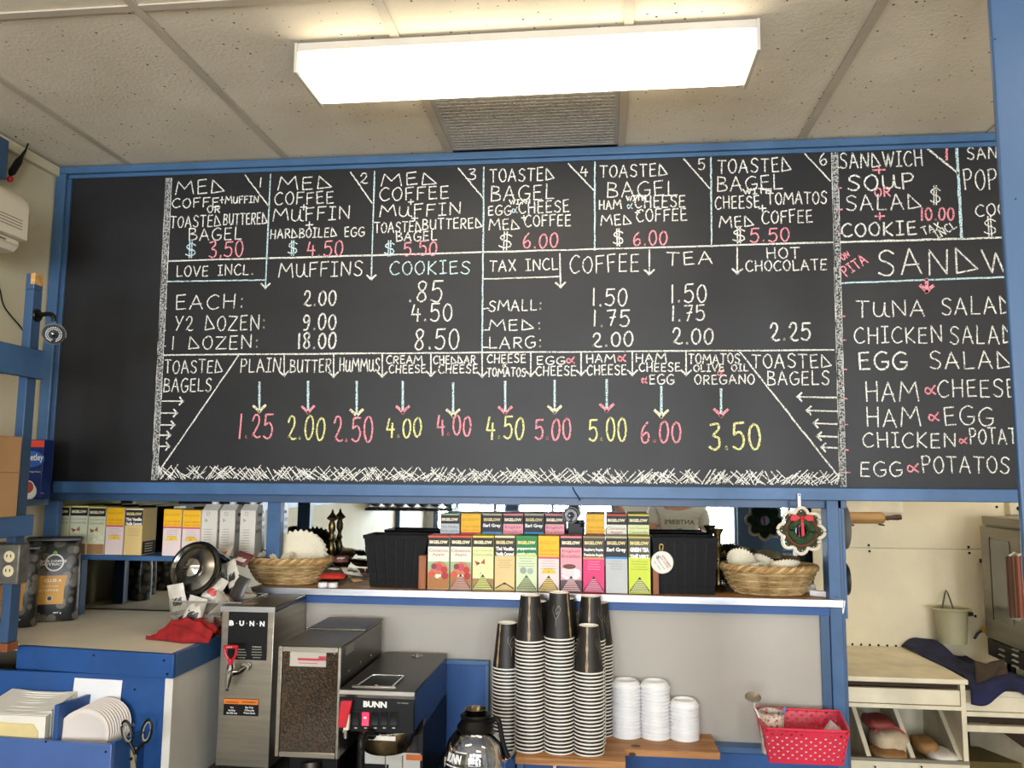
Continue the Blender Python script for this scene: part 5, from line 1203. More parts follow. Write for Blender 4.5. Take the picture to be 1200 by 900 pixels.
# ================================================================ CUPS, LIDS, PLANK
PZ_ = .83
pA, pB, pC, pD = at(603, 889, 'Z', PZ_), at(733, 891, 'Z', PZ_), at(733, 880, 'Z', PZ_), at(843, 880, 'Z', PZ_)
pl = thing('plank', 'stepped pine plank carrying the paper cups and lids', 'plank', (.0, 2.65, PZ_ - .02))
yA = (pA.y + pB.y) / 2; yC = (pC.y + pD.y) / 2
obj('board', MB().prism([(pA.x, yA, PZ_ - .02), (pB.x, yA, PZ_ - .02), (pB.x, yC, PZ_ - .02), (pD.x, yC, PZ_ - .02), (pD.x - .005, BY + .018, PZ_ - .02), (pA.x, BY + .018, PZ_ - .02)], (0, 0, .02)), bagel_w, pl, bevel=.0015)
mb = MB(); c = at(745, 874, 'Z', PZ_ + .0006)
mb.add([c + Vector((.016 * math.cos(2 * PI * k / 20), .012 * math.sin(2 * PI * k / 20), 0)) for k in range(20)], [tuple(range(20))]); obj('wood_knot', mb, flat('5c3620'), pl, 'dark knot', recalc=False)
c = at(741, 884, 'Y', yC - .0006); mb = MB().add([(c.x + .011 * math.cos(2 * PI * k / 16), c.y, c.z + .006 * math.sin(2 * PI * k / 16)) for k in range(16)], [tuple(range(16))]); obj('wood_knot', mb, flat('4c2c1a'), pl, 'dark knot', recalc=False)
ld = thing('ledge', 'blue painted ledge along the foot of the grey panel', 'ledge', (.2, BY - .02, .7))
obj('ledge_top', MB().box(-.36, pzx - .002, BY - .035, BY + .018, .79, .809), blue, ld, bevel=.002)
obj('ledge_front', MB().box(-.36, pzx - .002, BY - .032, BY - .014, .55, .789), blue_d, ld)
obj('left_cheek', MB().box(pA.x + .004, pA.x + .024, yA + .012, BY - .036, .6, .809), blue, ld, bevel=.001)
obj('front_apron', MB().box(pA.x + .025, pB.x - .006, yA + .03, yA + .045, .6, .809), blue_d, ld)
obj('corner_block', MB().box(-.36, pA.x - .004, 2.52, BY - .036, .6, .809), blue_d, ld)
q = [P(650, 893, yA + .01), P(650, 902, yA + .01), P(649, 915, yA + .01)]
obj('hanging_tube', MB().tube(q, .005, 8), off_pl, ld)

sleeve = mat('cup_sleeve', '211d1a', .5, var=.1); cup_w = mat('cup_white', 'ece7df', .5, var=.03); seam_m = mat('cup_seam', 'b59a72', .6, var=.35, scale=60); line_m = flat('8d8272')
cup = MB()
prof_o = [(.0425, .0008), (.0447, 0), (.0462, .0014), (.0462, .0034), (.0447, .0046)]
cup.slot(1); cup.lathe(prof_o, seg=28, close=True)
cup.slot(0); n = 28
def ringband(mb, r0, z0, r1, z1, seg=28):
    vs = [(r0 * math.cos(2 * PI * k / seg), r0 * math.sin(2 * PI * k / seg), z0) for k in range(seg)] + [(r1 * math.cos(2 * PI * k / seg), r1 * math.sin(2 * PI * k / seg), z1) for k in range(seg)]
    mb.add(vs, [(k, (k + 1) % seg, seg + (k + 1) % seg, seg + k) for k in range(seg)])
ringband(cup, .0443, .004, .0302, .1355)
cup.slot(1)
ringband(cup, .0302, .1355, .0294, .1362); ringband(cup, .0294, .1362, .0286, .1355); ringband(cup, .0286, .1355, .0282, .130)
cup.add([(.0282 * math.cos(2 * PI * k / 28), .0282 * math.sin(2 * PI * k / 28), .130) for k in range(28)], [tuple(range(28))])
ringband(cup, .0428, .003, .0288, .129)
def cup_deco(parent, a0, full=True):
    """printed seam and leaf outlines, wrapped on the cone at angle a0"""
    def cp(a, z, e=.0004): r_ = .0443 + (.0302 - .0443) * (z - .004) / .1315 + e; return Vector((r_ * math.cos(a), r_ * math.sin(a), z))
    zs = [.006 + .129 * i / 24 for i in range(25)]; mb = MB(); vs = []
    for z in zs:
        wv = .05 + .05 * abs(math.sin(z * 62)) ** 1.5
        vs += [cp(a0 - wv, z), cp(a0 + wv, z)]
    mb.add(vs, [(2 * i, 2 * i + 1, 2 * i + 3, 2 * i + 2) for i in range(24)]); obj('printed_seam', mb, seam_m, parent, 'mottled tan seam strip', local=True, recalc=False)
    for da in (1.15, -1.15, 2.3):
        pts = [(-.25, .1), (-.33, .085), (-.2, .075), (0, .062), (.2, .075), (.33, .09), (.22, .1), (.05, .093), (-.1, .085), (.02, .076), (.12, .084)]
        sm = smooth(pts, 4); mb = MB(); vs = []
        for i, p in enumerate(sm):
            t = sm[min(i + 1, len(sm) - 1)] - sm[max(i - 1, 0)]; t = Vector((t.x * .04, t.y)).normalized(); q = Vector((-t.y / .04, t.x)) * .0006
            vs += [cp(a0 + da + p.x + q.x, p.y + q.y, .0006), cp(a0 + da + p.x - q.x, p.y - q.y, .0006)]
        mb.add(vs, [(2 * i, 2 * i + 1, 2 * i + 3, 2 * i + 2) for i in range(len(sm) - 1)])
        mb.add([cp(a0 + da - .02, .062, .0006), cp(a0 + da + .02, .062, .0006), cp(a0 + da - .03, .04, .0006), cp(a0 + da - .05, .04, .0006)], [(0, 1, 2, 3)])
        obj('leaf_print', mb, line_m, parent, 'fine leaf outline', local=True, recalc=False)
cup0 = None
def stack_of_cups(px, Y, z0, ytop, seam, where, grp, lean=0):
    global cup0
    x = P(px, 800, Y).x; zt = P(px, ytop, Y - .03).z; pitch = .0106; n_ = max(2, int(round((zt - z0 - .1362) / pitch)))
    for k in range(n_ + 1):
        last = k == n_
        jx, jy = random.uniform(-.0005, .0005), random.uniform(-.0005, .0005)
        loc = (x + jx + lean * k, Y + jy, z0 + .0008 + pitch * k)
        if cup0 is None:
            cup0 = obj('paper_cup', cup, [sleeve, cup_w], None); c = cup0
        else:
            c = cup0.copy(); COL.objects.link(c)
        c.location = loc; c.rotation_euler = (0, 0, random.uniform(0, 6.28) if not last else 0)
        setp(c, ('top dark paper cup of the ' if last else 'upside-down dark paper cup nested in the ') + where, 'cup', grp)
        if last: cup_deco(c, seam)
cA, cB, cC = at(621, 884, 'Z', PZ_), at(655, 886, 'Z', PZ_), at(690, 887, 'Z', PZ_)
yf = cA.y + .046
stack_of_cups(621, yf, PZ_, 700, -PI / 2, 'front left stack', 'paper cups in the front left stack')
stack_of_cups(655.5, yf - .002, PZ_, 697, -PI / 2 + .95, 'tall front middle stack', 'paper cups in the front middle stack')
stack_of_cups(690, yf - .004, PZ_, 733, -PI / 2 - .12, 'shorter front right stack', 'paper cups in the front right stack')
stack_of_cups(594, yf + .06, .809, 733, -PI / 2 - .65, 'short stack at the far left behind the others', 'paper cups in the far left stack')
stack_of_cups(629, yf + .095, PZ_, 706, PI / 2, 'stack hidden behind the front left one', 'paper cups in the hidden left stack')
stack_of_cups(662, yf + .095, PZ_, 703, PI / 2, 'stack hidden behind the middle one', 'paper cups in the hidden middle stack')
stack_of_cups(692.5, yf + .085, PZ_, 701, -PI / 2 - .1, 'tall stack behind the front right one', 'paper cups in the tall rear stack')
stack_of_cups(702, yf + .176, PZ_, 709, -PI / 2 + 2, 'rearmost stack against the grey panel', 'paper cups in the rearmost stack')

lid = MB().lathe([(.0001, .012), (.030, .012), (.032, .0185), (.0355, .0195), (.0375, .0175), (.041, .0135), (.0435, .011), (.0445, .006), (.0475, .0045), (.0482, .0022), (.0475, .0), (.0462, .0005), (.0455, .003), (.0425, .006), (.0415, .010), (.037, .0125), (.0355, .0165), (.033, .0165), (.0310, .010), (.0001, .010)], seg=36, close=True)
lid0 = None
for px, yb, yt, where, grp in ((734, 866, 797, 'left lid stack, tallest of three', 'white lids in the left stack'), (767.5, 868, 800, 'middle lid stack', 'white lids in the middle stack'), (801.5, 870, 820, 'short right lid stack', 'white lids in the right stack')):
    b_ = at(px, yb, 'Z', PZ_); Y = min(b_.y + .048, BY + .02 - .05); x = P(px, 840, Y).x; zt = P(px, yt, Y - .02).z; n_ = int(round((zt - PZ_ - .0195) / .0108))
    for k in range(n_ + 1):
        if lid0 is None: lid0 = c = obj('cup_lid', lid, white_pl)
        else: c = lid0.copy(); COL.objects.link(c)
        c.location = (x + random.uniform(-.0009, .0009), Y + random.uniform(-.0009, .0009), PZ_ + .0008 + .0108 * k); c.rotation_euler = (0, 0, random.uniform(0, 6))
        setp(c, ('top white plastic lid of the ' if k == n_ else 'white plastic lid inside the ') + where, 'lid', grp)

# blue framed board behind the brewer
a, b = P(520, 800, 2.74).x, P(573, 800, 2.74).x; z1 = P(550, 774, 2.74).z
bp = thing('framed_panel', 'deep blue framed panel standing behind the coffee brewer', 'panel', ((a + b) / 2, 2.75, .8))
zc1 = .74
obj('panel', MB().box(a, b - .014, 2.745, 2.755, zc1 + .002, z1 - .014), blue_d, bp)
obj('panel_frame', MB().box(a, b, 2.735, 2.757, z1 - .0139, z1), blue, bp, bevel=.002)
obj('panel_frame', MB().box(b - .0139, b, 2.735, 2.757, zc1 + .002, z1 - .0141), blue, bp, bevel=.002)

# lower counter
lc = thing('lower_counter', 'lower blue counter under the machines', 'counter', (-.7, 2.4, 0))
obj('countertop', MB().box(cxr + .002, -.37, 2.02, BY + .018, zc1 - .03, zc1), steel_d, lc)
obj('cabinet', MB().box(cxr + .002, -.37, 2.06, BY + .018, .02, zc1 - .031), blue_d, lc)

# ================================================================ HOT WATER DISPENSER
wz = 1.24
A = at(256.5, 710.5, 'Z', wz); B = at(324.5, 710.5, 'Z', wz); wy0 = (A.y + B.y) / 2; wx0, wx1 = A.x, B.x; wy1 = BY + .0
wd = thing('hot_water_dispenser', 'tall stainless hot water dispenser with a red tap lever', 'water dispenser', ((wx0 + wx1) / 2, (wy0 + wy1) / 2, zc1))
obj('body', MB().box(wx0 + .002, wx1 - .002, wy0 + .004, wy1, zc1 + .02, wz - .015), steel, wd, bevel=.003)
obj('top_cover', MB().box(wx0, wx1, wy0, wy1, wz - .0145, wz), steel_d, wd, bevel=.002)
obj('front_lip', MB().box(wx0 - .0005, wx1 + .0005, wy0 - .002, wy0 - .0002, wz - .017, wz - .001), alu, wd, 'bright lip of the cover')
obj('drip_foot', MB().box(wx0 + .01, wx1 - .01, wy0 + .01, wy1 - .01, zc1 + .001, zc1 + .019), black_pl, wd)
yy = wy0 + .0025
D_ = lambda px, py: P(px, py, yy)
a, b = D_(268.5, 715), D_(312, 774)
obj('black_panel', MB().box(a.x, b.x, yy - .0008, yy + .001, b.z, a.z), black_pl, wd, 'black label panel')
c = D_(289.5, 730.5); bw = D_(309.5, 730).x - D_(269.5, 730).x
for i, ch in enumerate('B·U·N·N'):
    xx = D_(269.5, 730).x + bw * (i / 6 * .9 + .05)
    if ch == '·': obj('printed_dot', disc(MB(), (xx, yy - .0014, c.z), .0014, seg=8), flat('e8e8e8'), wd, recalc=False)
    else: txt(ch, (xx, yy - .0014, c.z), bw * .14, .016, flat('f0f0f0'), wd, bold=.05, name='brand_letter')
txt('WARNING', (D_(301, 758).x, yy - .0014, D_(301, 758).z), .03, .004, flat('c8c4b8'), wd)
for k in range(4):
    for cx_ in (283, 301):
        p = D_(cx_, 761 + 3.2 * k); q = random.uniform(.011, .017); obj('text_line', sheet(MB(), p.x - q, p.x + q, p.z - .0012, p.z + .0012, yy - .0013), flat('8f8b80'), wd, recalc=False)
a, b = D_(262.5, 818), D_(302.5, 839.5)
obj('warning_label', MB().box(a.x, b.x, yy - .0008, yy + .001, b.z, a.z), black_pl, wd, bevel=.002)
am = D_(262.5, 824.5)
obj('orange_band', sheet(MB(), a.x + .001, b.x - .001, am.z, a.z - .001, yy - .0013), flat('e07a22'), wd, 'orange warning band', recalc=False)
txt('WARNING', (D_(272, 823).x, yy - .0018, D_(272, 822.8).z), .042, .005, flat('2a1a10'), wd); txt('AVERTISSEMENT', (D_(292, 823).x, yy - .0018, D_(292, 822.8).z), .046, .005, flat('2a1a10'), wd)
for i, (s1, s2) in enumerate((('Very', 'Eau Très'), ('Hot Water', 'Chaude'), ('Use With Care', 'Prenez Garde'))):
    txt(s1, (D_(272, 829 + 3.2 * i).x, yy - .0018, D_(272, 829 + 3.2 * i).z), .012 + .011 * i, .0055, flat('e8e8e8'), wd, bold=.03); txt(s2, (D_(292.5, 829 + 3.2 * i).x, yy - .0018, D_(292.5, 829 + 3.2 * i).z), .026 + .005 * i, .0055, flat('e8e8e8'), wd, bold=.03)
a = at(291, 708, 'Z', wz + .0006); obj('tape_label', MB().box(a.x - .045, a.x + .02, a.y - .005, a.y + .03, wz + .0004, wz + .001), mat('tape_tan', 'b08e68', .6), wd, 'tan paper label on top')
# tap
ty_ = wy0 - .045
T = lambda px, py, y=ty_: P(px, py, y)
obj('tap_shank', MB().tube([P(288, 781, wy0 + .001), P(286, 783, wy0 - .012), T(279, 788, ty_ + .01), T(272, 789)], [.011, .009, .008, .010], 14), chrome, wd)
mb = MB()
for k in range(3): mb.lathe([(.0001, -.0015), (.0135, -.0015), (.0135, .0015), (.0001, .0015)], P(289 - 1.2 * k, 780.5 + .9 * k, wy0 - .002 - .005 * k), 16, Matrix.Rotation(PI / 2, 3, 'X'))
obj('shank_collar', mb, chrome, wd, kind='stuff')
obj('spout', MB().tube([T(270, 781), T(269, 787), T(267.5, 797), T(266, 806), T(266, 809)], [.009, .012, .0095, .0065, .0085], 16), chrome, wd)
obj('valve_cap', MB().tube([T(270, 779), T(270, 784)], [.009, .012], 16), chrome, wd)
q0 = T(270, 758)
lv = MB()
lv.tube(smooth([tuple(T(263, 758.5)), tuple(T(265, 768)), tuple(T(269.5, 775)), tuple(T(270, 780))], 3), .0042, 8)
lv.tube(smooth([tuple(T(277.5, 758.5)), tuple(T(276, 768)), tuple(T(271.5, 775)), tuple(T(270.5, 780))], 3), .0042, 8)
lv.cyl(T(262, 758), T(279, 758), .0055, .0055, 10); lv.cyl(T(270.2, 772), T(270.2, 782), .0075, .0065, 10)
obj('tap_lever', lv, red_pl, wd, 'red loop-shaped tap lever')
txt('HOT', (q0.x, ty_ - .006, q0.z), .018, .004, flat('f0d0d0'), wd)

# ================================================================ COFFEE GRINDER
gz = 1.165
A = at(326, 757, 'Z', gz); B = at(400, 759, 'Z', gz); gx0, gx1, gy0 = A.x, B.x, (A.y + B.y) / 2; gy1 = BY - .03
gr = thing('coffee_grinder', 'steel coffee grinder with a window full of beans', 'grinder', ((gx0 + gx1) / 2, (gy0 + gy1) / 2, zc1))
gz0 = P(350, 888, gy0).z
obj('body', MB().box(gx0 + .001, gx1 - .001, gy0 + .012, gy1, gz0 + .0, gz - .002), steel_d, gr, bevel=.002)
obj('front_frame', MB().add([], []), steel, gr) if False else None
fw_ = .011
W0 = P(330, 764, gy0); W1 = P(393, 884, gy0)
obj('frame_bar', MB().box(gx0, W0.x + .002, gy0, gy0 + .0115, gz0, gz - .0005), steel, gr, bevel=.0015)
obj('frame_bar', MB().box(W1.x - .001, gx1, gy0, gy0 + .0115, gz0, gz - .0005), steel, gr, bevel=.0015)
obj('frame_bar', MB().box(W0.x + .0025, W1.x - .0015, gy0, gy0 + .0115, W0.z + .001, gz - .0005), steel, gr, bevel=.0015)
obj('frame_bar', MB().box(W0.x + .0025, W1.x - .0015, gy0, gy0 + .0115, gz0, W1.z + .002), steel, gr, bevel=.0015)
beans = speck_mat('coffee_beans', '120c09', ('7a5c48', '33231a'), 150, .4, .55, 1.0)
obj('coffee_beans', MB().box(W0.x + .003, W1.x - .002, gy0 + .006, gy0 + .0115, W1.z + .0025, W0.z), beans, gr, 'dark roasted coffee beans', kind='stuff')
obj('hopper_window', MB().quad((W0.x + .003, gy0 + .002, W1.z + .0025), (W1.x - .002, gy0 + .002, W1.z + .0025), (W1.x - .002, gy0 + .002, W0.z), (W0.x + .003, gy0 + .002, W0.z)), thin_glass('smoky_plastic', 'd6c8b8', .04), gr)
a, b = P(340, 763.5, gy0), P(382, 782, gy0)
obj('white_label', MB().box(a.x, b.x, gy0 - .0008, gy0 + .0012, b.z, a.z), mat('label_grey', 'b9b0a6', .4), gr, 'pale rounded label', .003)
LR = flat('b03040')
a, b = P(373.5, 769, gy0 - .001), P(382, 774.5, gy0 - .001); obj('label_stripe', sheet(MB(), a.x, b.x, b.z, a.z, gy0 - .0013), LR, gr, recalc=False)
a, b = P(349, 771, gy0 - .001), P(374, 774.5, gy0 - .001); obj('label_stripe', sheet(MB(), a.x, b.x, b.z, a.z, gy0 - .0013), LR, gr, recalc=False)
a, b = P(350, 776.5, gy0 - .001), P(372, 778, gy0 - .001); obj('label_stripe', sheet(MB(), a.x, b.x, b.z, a.z, gy0 - .0013), LR, gr, recalc=False)
zmid = gz
yl = at(380, 739, 'Z', gz).y
obj('hopper_top', MB().box(gx0, gx1, gy0, yl, gz, gz + .002), steel_d, gr, bevel=.001)
obj('hopper_lid', MB().box(gx0 - .001, gx1 + .001, yl + .002, gy1, gz + .0005, gz + .008), steel_d, gr, bevel=.002)
for x in (360, 366): p = at(x, 736, 'Z', gz + .004); obj('hinge_screw', MB().ball(p, .004, 8, 6), chrome, gr)
for x, y in ((328, 760), (333, 763), (392, 766), (397, 762)): p = P(x, y, gy0 - .001); obj('frame_screw', MB().ball(p, .0028, 8, 6), chrome, gr)
xs = gx1 + .0002
for (px, py) in ((410, 786), (423, 776), (435, 768)):
    p = at(px, py, 'X', xs); obj('rivet', MB().ball(p, .0025, 6, 4), chrome, gr)
p0, p1 = at(406, 768, 'X', xs), at(415, 754, 'X', xs)
obj('rating_plate', MB().box(xs - .001, xs + .0006, p0.y, p1.y, p0.z - .0, p1.z + .006), mat('plate_grey', '8b8780', .4, .5), gr)
obj('grinder_base', MB().box(gx0 + .02, gx1 - .02, gy0 + .06, gy1, zc1 + .001, gz0 - .001), black_pl, gr, bevel=.003)
obj('chute', MB().tube([P(365, 893, gy0 + .05), P(365, 915, gy0 + .04)], [.03, .022], 16), mat('chute_steel', '6a655e', .35, 1), gr)

# ================================================================ COFFEE BREWER
bz = 1.06
A = at(397.5, 808, 'Z', bz); B = at(486.5, 810, 'Z', bz); hx0, hx1, hy0 = A.x, B.x, (A.y + B.y) / 2; hy1 = at(500, 765.5, 'Z', bz).y
br = thing('coffee_brewer', 'black and steel coffee brewer with a lit red switch', 'coffee maker', ((hx0 + hx1) / 2, (hy0 + hy1) / 2, zc1))
hzb = P(440, 858, hy0).z
side_m = mat('brewer_side', '0c0d10', .2, var=.08, coat=.3)
top_m = mat('brewer_top', '55514b', .35, 1, var=.1, scale=5)
obj('head', MB().box(hx0 + .001, hx1 - .001, hy0 + .006, hy1, hzb + .004, bz - .004), side_m, br, bevel=.003)
obj('top_plate', MB().box(hx0, hx1, hy0 + .002, hy1 + .001, bz - .0035, bz), top_m, br, bevel=.0015)
zc_a, zc_b = P(440, 810, hy0).z, P(440, 818, hy0).z
obj('chrome_band', MB().prism([(hx0, hy0 - .002, zc_b), (hx0, hy0 - .005, (zc_a + zc_b) / 2), (hx0, hy0 - .001, zc_a), (hx0, hy0 + .0055, zc_a), (hx0, hy0 + .0055, zc_b)], (hx1 - hx0, 0, 0)), alu, br)
obj('control_panel', MB().box(hx0 + .001, hx1 - .001, hy0 - .003, hy0 + .0055, hzb, zc_b - .0005), dark_pl, br, bevel=.0015)
yb_ = hy0 - .0036
K = lambda px, py: P(px, py, yb_)
c = K(439.5, 825.5); txt('BUNN', (c.x, yb_ - .0005, c.z), K(453.5, 826).x - K(426, 826).x, .0165, flat('e8e4dc'), br, bold=.05)
c = K(472, 824); txt('CW SERIES', (c.x, yb_ - .0005, c.z), .032, .0028, flat('a8a49c'), br)
a, b = K(409, 832), K(467, 855)
obj('switch_plate', MB().box(a.x, b.x, yb_ - .0008, yb_ + .0004, b.z, a.z), black_pl, br, bevel=.0004)
red_lit = bpy.data.materials.new('switch_lit'); red_lit.use_nodes = True; _b = red_lit.node_tree.nodes['Principled BSDF']
_b.inputs['Base Color'].default_value = lin('e0203a'); _b.inputs['Emission Color'].default_value = lin('ff3058'); _b.inputs['Emission Strength'].default_value = 1.1
for i, x in enumerate((417, 428.5, 440, 450.5, 461.5)):
    p = K(x, 842.5); s_ = obj('switch', MB().prism([(p.x - .0095, yb_ - .001, p.z + .018), (p.x - .0095, yb_ - .005, p.z + .016), (p.x - .0095, yb_ - .002, p.z), (p.x - .0095, yb_ - .005, p.z - .016), (p.x - .0095, yb_ - .001, p.z - .018)], (.019, 0, 0)), dark_pl if i != 1 else red_lit, br, 'lit red rocker switch' if i == 1 else None, bevel=.0006)
    if i == 1: obj('switch_glow_bar', MB().box(p.x - .004, p.x + .004, yb_ - .0056, yb_ - .005, p.z + .002, p.z + .007), flat('ffd8e0'), s_)
    q = K(x, 853); obj('switch_symbol', sheet(MB(), q.x - .004, q.x + .004, q.z - .0015, q.z + .0015, yb_ - .0012), flat('b8b4ac'), br, recalc=False)
# water inlet on the top
c0, c1 = at(413, 806, 'Z', bz), at(474, 797, 'Z', bz)
obj('inlet_frame', MB().box(c0.x, c1.x, c0.y - .006, c0.y + .004, bz + .0005, bz + .007), chrome, br, 'bright front edge of the water inlet', .001)
obj('inlet_rim', MB().tube([(c0.x + .01, c0.y + .006, bz + .004), (c1.x - .012, c0.y + .006, bz + .004), (c1.x - .01, c1.y + .03, bz + .004), (c0.x + .02, c1.y + .03, bz + .004)], .0028, 6, True), chrome, br)
obj('inlet_grid', MB().box(c0.x + .012, c1.x - .014, c0.y + .008, c1.y + .028, bz + .0005, bz + .002), dark_pl, br)
p = Vector(((c0.x + c1.x) / 2, c0.y + .02, bz + .002)); obj('inlet_knob', MB().ball(p, (.007, .007, .005), 10, 6), chrome, br)
p = at(489, 769, 'Z', bz); obj('screw_cap', MB().lathe([(.0001, 0), (.02, 0), (.018, .002), (.009, .0025), (.007, .006), (.0001, .007)], p + Vector((0, 0, .0003)), 20), steel, br)
# trunk, base with warmer
txs = hx0 + .015
obj('trunk', MB().box(txs, hx1 - .002, hy0 + .15, hy1 - .002, zc1 + .03, hzb + .0035), side_m, br, bevel=.003)
obj('brewer_base', MB().box(hx0 + .001, hx1 - .001, hy0 - .02, hy1, zc1 + .001, zc1 + .029), dark_pl, br, bevel=.003)
wm = P(486, 840, hy0)
obj('trunk_step', MB().box(hx1 - .0018, hx1 + .0, hy0 + .12, hy1 - .004, zc1 + .031, hzb - .02), black_pl, br)
# instruction label on the trunk
ty2 = hy0 + .1496
a, b = P(412, 885, ty2), P(492, 912, ty2); obj('instruction_label', MB().box(max(a.x, txs), min(b.x, hx1 - .003), ty2 - .001, ty2 + .0003, zc1 + .05, P(450, 881, ty2).z), flat('c8c4ba'), br)
p = P(484, 884, ty2); obj('orange_label', MB().box(p.x - .02, hx1 - .003, ty2 - .0018, ty2 - .0008, p.z - .016, p.z), flat('d06a28'), br)
p = P(440, 895, ty2); obj('black_label', MB().box(p.x - .055, p.x + .04, ty2 - .0018, ty2 - .0009, p.z - .03, p.z), black_pl, br)
# brew funnel with handle
fc = Vector(((hx0 + hx1) / 2 + .012, hy0 + .075, hzb))
zf0 = P(450, 886, hy0).z
obj('brew_funnel', MB().lathe([(.078, -.004), (.082, -.004), (.080, -.018), (.070, -.052), (.062, -.066), (.02, -.078), (.01, -.079), (.01, -.075), (.06, -.062), (.067, -.05), (.076, -.018)], fc, 36, close=True), mat('funnel_steel', 'a8997c', .25, 1, var=.15, scale=8), br)
obj('funnel_rim', MB().lathe([(.0855, -.002), (.0855, -.006), (.080, -.006), (.080, -.002)], fc, 36, close=True), chrome, br)
obj('funnel_label', MB().box(fc.x - .03, fc.x + .045, fc.y - .0845, fc.y - .0838, hzb - .018, hzb - .006), flat('d8d4ca'), br)
hp = [P(437, 862, hy0 - .012), P(428, 861, hy0 - .05), P(424, 866, hy0 - .075), P(423, 880, hy0 - .08), P(423, 905, hy0 - .08)]
obj('funnel_handle', MB().tube(smooth([tuple(v) for v in hp], 4), .0105, 12), black_pl, br, 'black funnel handle')
for x in (452, 472): q = [P(x, 886, hy0 + .06), P(x, 912, hy0 + .06)]; obj('wire_guide', MB().tube(q, .0025, 6), chrome, br)
# second tap with red lever at the left
lt0 = P(404, 824, hy0 - .03)
L_ = lambda x, y: P(x, y, hy0 - .03)
obj('tap_lever', MB().prism([L_(399, 822), L_(412, 822), L_(411, 828), L_(405, 853), L_(396, 853), L_(396, 845)], (0, .014, 0)), red_pl, br, 'red tap lever', .002)
obj('tap_body', MB().prism([L_(404, 842) + Vector((0, .003, 0)), L_(409, 838) + Vector((0, .003, 0)), L_(408, 856) + Vector((0, .003, 0)), L_(401, 859) + Vector((0, .003, 0))], (0, .012, 0)), off_pl, br, bevel=.001)
obj('tap_shank', MB().cyl(L_(406, 846) + Vector((0, .01, 0)), P(410, 846, hy0 + .006), .006, .006, 10), chrome, br)
obj('tap_spout', MB().cyl(L_(404, 856) + Vector((0, .006, 0)), L_(404, 866) + Vector((0, .006, 0)), .006, .005, 10), chrome, br)

# ================================================================ GLASS DECANTER on a warmer
dy = 2.3; dc = P(557, 870, dy)
R_ = lambda px: abs(px) / 951 * dy
wz_ = P(557, 925, dy).z
wmr = thing('warmer', 'low black warmer plate under the glass decanter', 'warmer', (dc.x, dy, zc1))
zw = max(zc1 + .02, wz_)
obj('warmer_body', MB().box(dc.x - .085, dc.x + .085, dy - .09, dy + .09, zc1 + .001, zw - .004), dark_pl, wmr, bevel=.006)
obj('warmer_plate', MB().lathe([(.0001, 0), (.065, 0), (.067, .002), (.0001, .0035)], (dc.x, dy, zw - .0035), 32), steel_d, wmr)
zP = lambda y: P(557, y, dy).z - zw
de = thing('glass_decanter', 'round glass coffee decanter with black collar and curved handle', 'decanter', (dc.x, dy, zw))
o_ = (dc.x, dy, zw)
prof = [(.0001, .001), (.055, .001), (.066, .008), (R_(36), zP(896)), (R_(35.5), zP(884)), (R_(31), zP(868)), (R_(24), zP(858)), (R_(19), zP(854))]
inn = [(r_ - .002, z + .0015) for r_, z in prof[::-1]][:-1] + [(.0001, .003)]
obj('glass_bowl', MB().lathe(prof + inn, o_, 40, close=False), glass, de)
col_ = [(R_(18), zP(854)), (R_(20.5), zP(856)), (R_(21), zP(850)), (R_(18), zP(846)), (R_(16), zP(842)), (R_(17.5), zP(838)), (R_(15), zP(836)), (R_(12), zP(838)), (R_(12), zP(850))]
obj('collar', MB().lathe(col_, o_, 32, close=True), black_pl, de)
obj('funnel_lid', MB().lathe([(R_(8), zP(840)), (R_(10), zP(837)), (R_(12.5), zP(830.5)), (R_(12.8), zP(830)), (R_(11.8), zP(830)), (R_(8.5), zP(837)), (R_(4), zP(842)), (.0001, zP(842))], o_, 32), mat('lid_bronze', '8a7c68', .25, 1, var=.2), de)
hd = [P(570, 849, dy), P(578, 843, dy - .01), P(584, 844, dy - .015), P(586, 852, dy - .015), P(589, 868, dy - .015), P(594, 884, dy - .015), P(596, 888, dy - .015)]
obj('handle', MB().tube(smooth([tuple(v) for v in hd], 4), [.0085] * 25, 12, flat_=.8), black_pl, de)
obj('handle_strap', MB().tube([P(596, 889, dy - .01), P(588, 890, dy - .01), P(580, 884, dy - .03)], .0032, 6), chrome, de)
obj('strap_end', MB().tube([P(604, 878, dy + .02), P(596, 889, dy - .01)], .0045, 8), steel, de)
obj('metal_band', MB().tube([(dc.x + R_(21) * math.cos(a), dy + R_(21) * math.sin(a), zw + zP(857)) for a in [2 * PI * k / 32 for k in range(32)]], .002, 6, True), chrome, de)
# writing on the bowl, wrapped on its curve
def on_bowl(mb_src, cxang, z0, k=1):
    out = MB()
    for v in mb_src.v:
        z = zP(880) + v.z; rr = R_(35.2) - max(0, (z - zP(882))) * .42 + .0012
        a = -PI / 2 + cxang + v.x / rr
        out.v.append(Vector((o_[0] + rr * math.cos(a), o_[1] + rr * math.sin(a), o_[2] + z)))
    out.f = mb_src.f; out.m = mb_src.m; return out
obj('printed_text', on_bowl(put_text(MB(), 'BUNN', (0, 0, 0), .05, .022, bold=.06), -.62, 0), flat('f0f0f0'), de, recalc=False)
for dz in (.017, -.02):
    mb = MB(); n = 12; vs = []
    for k in range(n + 1): vs += [(-.034 + .068 * k / n, 0, dz - .0018), (-.034 + .068 * k / n, 0, dz + .0018)]
    mb.add(vs, [(2 * k, 2 * k + 2, 2 * k + 3, 2 * k + 1) for k in range(n)]); obj('white_stripe', on_bowl(mb, -.58, 0), flat('f0f0f0'), de, recalc=False)
mb = MB(); n = 12; vs = []
for k in range(n + 1): vs += [(-.034 + .068 * k / n, 0, -.018), (-.034 + .068 * k / n, 0, .0152)]
